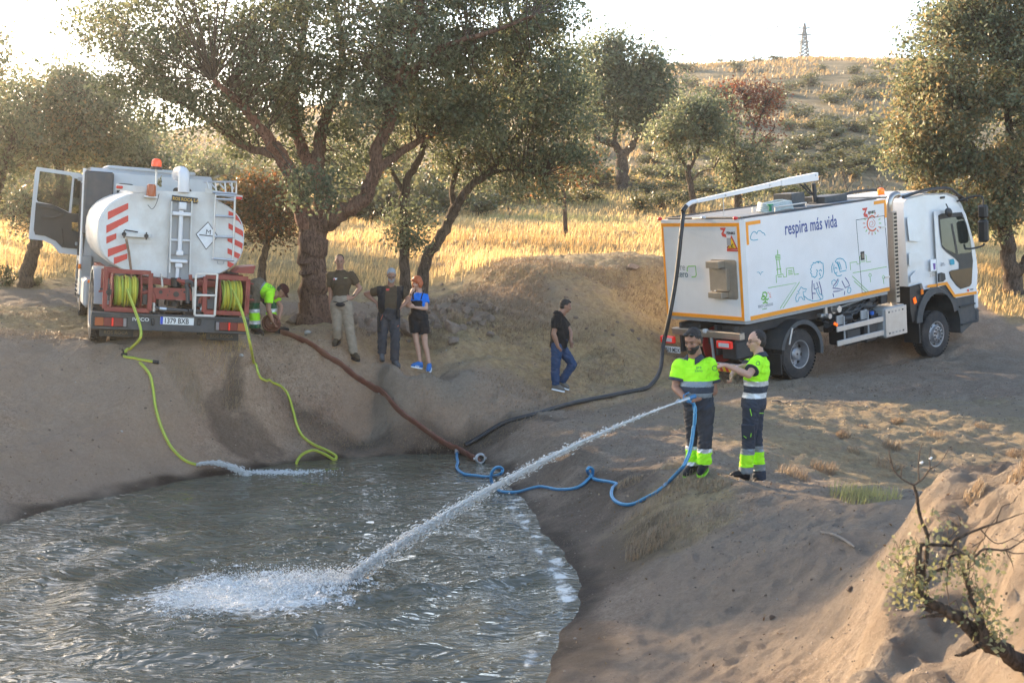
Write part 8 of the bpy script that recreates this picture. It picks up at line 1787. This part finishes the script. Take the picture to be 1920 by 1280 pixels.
lp = G(*z4([(390,380)])[0]); B += [lpx(376,310,.05), lpx(372,262,.0), lpx(395,215,-.02), lpx(430,204,0), lpx(452,222,.03), lpx(440,250,.05)]
B += [Vector((p.x, p.y, .02)) for p in [on_z(*q_) for q_ in z4([(400,272),(340,280),(270,272),(190,262),(150,240),(134,212),(142,180),(136,150),(136,118)])]]
P = smoothpath(B, 7); hose('blue_hose', P, .021, HB, 'blue hose looping from the nozzle over the bank into the water', mat('pale_blue_stripe', (.10,.32,.48), .5))
q = MB(); q.cyl(P[-1]-Vector((0,0,.0)), P[-1]+Vector((0,.08,.05)), .04, n=14); tag(q.build('hose_valve', ALU), 'metal hose valve lying at the water edge by the flat hose', 'valve')
nd = (at(1262,757,D1-.40)-NZ).normalized()
nz = empty('spray_nozzle', NZ, 'metal and blue spray nozzle in the bearded man hands', 'nozzle'); q = MB(); q.tube([NZ+nd*.10, NZ+nd*.07, NZ+nd*.02, NZ-nd*.06, NZ-nd*.11], [.016,.024,.022,.026,.024], 14); q.build('barrel', ALU, nz, world=True)
q = MB(); q.lathe([(.03,-.02),(.036,0),(.03,.02)], NZ+nd*.05, nd, 16); q.build('collar_ring', ALU, nz, world=True); q = MB(); q.tube([NZ-nd*.10, NZ-nd*.19], .026, 12); q.tube([NZ-nd*.02, NZ-nd*.02+Vector((0,0,.06)), NZ-nd*.10+Vector((0,0,.07))], .008, 6); q.build('grip', HB, nz, world=True)
# ------------------------------------------------------------------ water jet
def watermat():
    m = bpy.data.materials.new('white_water'); nt, ns, L, b = nodes(m); b.inputs['Base Color'].default_value = (.90,.89,.86,1); b.inputs['Roughness'].default_value = .25; b.inputs['Specular IOR Level'].default_value = .6
    t = N(nt, 'ShaderNodeBsdfTranslucent'); t.inputs[0].default_value = (.92,.90,.86,1); mx = N(nt, 'ShaderNodeMixShader', i_0=.4); L.new(b.outputs[0], mx.inputs[1]); L.new(t.outputs[0], mx.inputs[2])
    tr = N(nt, 'ShaderNodeBsdfTransparent'); m2 = N(nt, 'ShaderNodeMixShader', i_0=.80); L.new(tr.outputs[0], m2.inputs[1]); L.new(mx.outputs[0], m2.inputs[2]); L.new(m2.outputs[0], ns['Material Output'].inputs[0]); return m
WW = watermat()
OCT = np.array([(1,0,0),(-1,0,0),(0,1,0),(0,-1,0),(0,0,1),(0,0,-1)], float); OF = np.array([(0,2,4),(2,1,4),(1,3,4),(3,0,4),(2,0,5),(1,2,5),(3,1,5),(0,3,5)])
def drops(name, Cn, S, dirv, stretch, m, parent, rs):
    n = len(Cn); V = OCT[None]*S[:, None, None]; d = dirv/np.linalg.norm(dirv, axis=1)[:, None]
    V = V+ (V @ d[:, :, None])*d[:, None, :]*(stretch[:, None, None]-1)
    V = V*(.8+.4*rs.rand(n, 6, 1))+Cn[:, None]
    F = (np.arange(n)[:, None, None]*6+OF[None]).reshape(-1, 3); o = npmesh(name, V.reshape(-1, 3), F, m, parent, True, smooth=True); o['kind'] = 'stuff'; return o
A0 = NZ+nd*.10; A1 = on_z(628,1098); rsj = np.random.RandomState(8)
T_ = 1.0
def ballistic(A, Bp, Tm, t):
    g = 9.81; v = (np.array(Bp)-np.array(A))/Tm; v[2] += .5*g*Tm; t = np.asarray(t)[:, None]; return np.array(A)+v*t*Tm+np.array([0,0,-.5*g])*(t*Tm)**2, v+np.array([0,0,-g])*t*Tm
# launch slope fitted to the photo: nearly straight, dropping
Tj = .36
jroot = empty('water_jet', A0, 'white jet of water arcing from the nozzle to the middle of the pond', 'water jet')
pp, vv = ballistic(A0, A1, Tj, np.linspace(0, 1, 60)); print('DBG jet', [tuple(int(v) for v in pix(pp[i])) for i in (0,10,20,30,40,50,59)])
q = MB(); n_ = 150; pp, vv = ballistic(A0, A1, Tj, np.linspace(0, 1, n_)); t_ = np.linspace(0, 1, n_)
path = [Vector(p)+Vector((rsj.normal(), rsj.normal(), rsj.normal()))*.012*(t_[i])**.7 for i, p in enumerate(pp)]
for s_ in range(16):
    ph = rsj.rand(8)*6.283; am = rsj.normal(size=3)*.6; w0 = rsj.uniform(.2, 1.)
    pth = []
    for i, p in enumerate(pp):
        t = t_[i]; o3 = np.array([am[k]*.5+.5*math.sin(ph[k]+t*(9+3*k)*w0)+.35*math.sin(ph[k+3]+t*37*w0) for k in range(3)])
        pth.append(Vector(p+o3*(.002+.030*t**1.15)))
    r0 = rsj.uniform(.004, .0085)
    q = MB(); q.tube(pth, [r0*(1+.7*t_[i])*(.55+.45*math.sin(ph[6]+t_[i]*60*w0)**2)*(.25+.75*min(1, max(0, (1.02-t_[i])*1.6))) for i in range(n_)], 6); q.build('jet_core', WW, jroot, world=True, ang=180)
q = MB(); q.tube([Vector(p) for p in pp[:60]], [.012+.004*t_[i]-(.010*max(0, t_[i]-.25)/.15 if t_[i] > .25 else 0) for i in range(60)], 8); q.build('jet_core', WW, jroot, world=True, ang=180)
n_ = 24000; t_ = rsj.rand(n_)**.7; pp, vv = ballistic(A0, A1, Tj, t_); spread = (.004+.024*t_**1.1)[:, None]
off = rsj.normal(size=(n_,3))*spread*np.where(rsj.rand(n_,1) < .14, 2.1, .7); off[:, 2] -= np.abs(rsj.normal(size=n_))*.05*t_*(rsj.rand(n_) < .3)
drops('jet_drops', pp+off, (.0016+.0045*rsj.rand(n_)**3)*(1+.6*t_), vv, 1.6+3.*rsj.rand(n_), WW, jroot, rsj)
def foammat():
    m = bpy.data.materials.new('foam'); nt, ns, L, b = nodes(m); b.inputs['Base Color'].default_value = (.72,.71,.67,1); b.inputs['Roughness'].default_value = .5
    tc = N(nt, 'ShaderNodeTexCoord'); no = N(nt, 'ShaderNodeTexNoise', i_Scale=34., i_Detail=5., i_Roughness=.7); L.new(tc.outputs['Object'], no.inputs['Vector']); mr = N(nt, 'ShaderNodeMapRange'); mr.inputs[1].default_value = .42; mr.inputs[2].default_value = .60; mr.inputs[3].default_value = .1; mr.inputs[4].default_value = .95; L.new(no.outputs[0], mr.inputs[0])
    tr = N(nt, 'ShaderNodeBsdfTransparent'); mx = N(nt, 'ShaderNodeMixShader'); L.new(mr.outputs[0], mx.inputs[0]); L.new(tr.outputs[0], mx.inputs[1]); L.new(b.outputs[0], mx.inputs[2]); L.new(mx.outputs[0], ns['Material Output'].inputs[0]); return m
FOM = foammat()
# splash where the jet lands
sroot = empty('splash', SPL, 'churned white foam splash where the jet hits the pond', 'splash')
n_ = 16000; a = rsj.rand(n_); ex = -.0-1.55*a**1.1; ang_ = rsj.normal(size=n_); X_ = A1.x+ex*1.0+.12*rsj.normal(size=n_)+.1; Y_ = A1.y-.05-.38*a+ang_*(.10+.34*a)
hz = np.abs(rsj.normal(size=n_))*(.045*np.exp(-((a-.25)/.35)**2)+.02)
base = water_h(X_, Y_)
drops('splash_drops', np.c_[X_, Y_, base+hz*(rsj.rand(n_) < .6)], .002+.0048*rsj.rand(n_)**2.5, np.c_[-np.ones(n_), rsj.normal(size=n_)*.5, .6*np.ones(n_)], 1+1.2*rsj.rand(n_), WW, sroot, rsj)
gx2 = np.arange(A1.x-2.3, A1.x+.75, .022); gy2 = np.arange(A1.y-1.6, A1.y+1.15, .028); X2, Y2_ = [v.ravel() for v in np.meshgrid(gx2, gy2)]
dx, dy = X2-(A1.x-.80), Y2_-(A1.y-.38); wx_ = X2+.12*fbm(X2*3, Y2_*3, 3, 301); wy_ = Y2_+.12*fbm(X2*3+9, Y2_*3, 3, 302)
fil = np.abs(fbm(wx_*5.5, wy_*7, 4, 303)); core = np.exp(-((dx-.35)/.62)**2-((dy-.22)/.30)**2); fm = .95*np.exp(-((dx/1.25)**2+(dy/.95)**2)**1.3)+.8*core-fil*3.6-.10-.08*rsj.rand(len(X2))
Z2 = water_h(X2, Y2_)+.006+.022*np.clip(fm, 0, 1)+.03*core*(.5+fbm(X2*9, Y2_*9, 3, 304))
nq = len(gx2); gx2 = gx2; qi = np.arange(nq*(len(gy2)-1)).reshape(-1, nq)[:, :-1].ravel(); Q2 = np.c_[qi, qi+1, qi+nq+1, qi+nq]; kq = fm[Q2].mean(1) > .0; Q2 = Q2[kq]; us = np.unique(Q2); rm = np.zeros(len(X2), int); rm[us] = np.arange(len(us))
o_ = npmesh('foam_lace', np.c_[X2, Y2_, Z2][us], rm[Q2], FOM, sroot, True, smooth=True); o_['kind'] = 'stuff'
# stream from the yellow hose
Wp = on_z(468,893); yr = empty('water_stream', YE, 'thin white stream pouring from the left yellow hose into the pond', 'water stream')
n_ = 2600; t_ = rsj.rand(n_); pp, vv = ballistic(YE, Wp, .28, t_); pp[:, 2] = np.maximum(pp[:, 2], H(pp[:, 0], pp[:, 1])+.01)
drops('stream_drops', pp+rsj.normal(size=(n_,3))*(.008+.02*t_)[:, None], .0035+.006*rsj.rand(n_)**2, vv, 1.5+2*rsj.rand(n_), WW, yr, rsj)
n_ = 1500; c_ = on_z(520,886); X_ = c_.x+rsj.normal(size=n_)*.35; Y_ = c_.y+rsj.normal(size=n_)*.10; k_ = pond_sd(X_, Y_) < -.02; X_, Y_ = X_[k_], Y_[k_]; n_ = len(X_)
drops('stream_foam', np.c_[X_, Y_, water_h(X_, Y_)+.005], .003+.008*rsj.rand(n_)**2, np.c_[np.ones(n_), np.ones(n_)*.3, np.zeros(n_)], 1+1.5*rsj.rand(n_), WW, yr, rsj)
# ------------------------------------------------------------------ grit and clods on the bare dirt
rg = np.random.RandomState(21); n_ = 62000
Yg = 6.5+18.5*rg.rand(n_)**.8; Xg = (rg.rand(n_)*2-1)*(Yg*.42+.6); kg = (pond_sd(Xg, Yg) > .05) & (rg.rand(n_) < .25+.75*sstep(-.2,.35,fbm(Xg*.9, Yg*.9, 3, 401))); Xg, Yg = Xg[kg], Yg[kg]; n_ = len(Xg)
Sg = (.0035+.011*rg.rand(n_)**6)*(.7+Yg*.035); Vg = OCT[None]*(.35+1.2*rg.rand(n_,6,1))*Sg[:, None, None]*np.array([1,1,.6]); Vg = Vg+np.c_[Xg, Yg, H(Xg, Yg)+Sg*.2][:, None]
Fg = (np.arange(n_)[:, None, None]*6+OF[None]).reshape(-1, 3)
mcl = leaf_material('dirt_clod', [(.13,.10,.075), (.20,.155,.12), (.30,.24,.185), (.40,.34,.28)], 0.)
o_ = npmesh('dirt_clods', Vg.reshape(-1,3), Fg, mcl, None, smooth=False); attr(o_, 'tone', np.repeat(rg.rand(n_)**1.5, 8), 'FACE'); tag(o_, 'gritty clods and crumbs of dry earth strewn over the banks', 'dirt', None, 'stuff')
X1 = rg.uniform(-9, 9.5, 26000); Y1 = rg.uniform(8, 28, 26000); kk = (pond_sd(X1, Y1) > .15) & (rg.rand(26000) < .12+.6*sstep(20, 23, Y1)*sstep(-.2, .4, fbm(X1*.8, Y1*.8, 3, 410))+.25*sstep(0, .5, fbm(X1*.6, Y1*.6, 2, 411))); X1, Y1 = X1[kk], Y1[kk]
o_ = leafmesh('leaf_litter', np.c_[X1, Y1, H(X1, Y1)+.008], .034, rg.rand(len(X1)), leaf_material('dry_litter', [(.12,.075,.04), (.22,.15,.08), (.42,.33,.2)], .2), None, rs=rg, aspect=.45); tag(o_, 'dry oak leaves and straw bits littering the dirt', 'leaf litter', None, 'stuff')
# ------------------------------------------------------------------ thin haze added for the veiling glare towards the sun
hz_ = MB().box((0,225,14), (900,560,34)); hzo = hz_.build('haze', None, None, smooth=False); hzo.location = (0,0,0)
mh = bpy.data.materials.new('glare_haze'); mh.use_nodes = True; nh = mh.node_tree; nh.nodes.clear(); ou = nh.nodes.new('ShaderNodeOutputMaterial'); pv = nh.nodes.new('ShaderNodeVolumePrincipled')
pv.inputs['Color'].default_value = (.96,.95,.93,1); pv.inputs['Density'].default_value = .0005; pv.inputs['Anisotropy'].default_value = .72; nh.links.new(pv.outputs[0], ou.inputs['Volume']); hzo.data.materials.append(mh); tag(hzo, 'warm thin haze added for the glare glow towards the low sun over field and hill', 'haze', None, 'stuff')
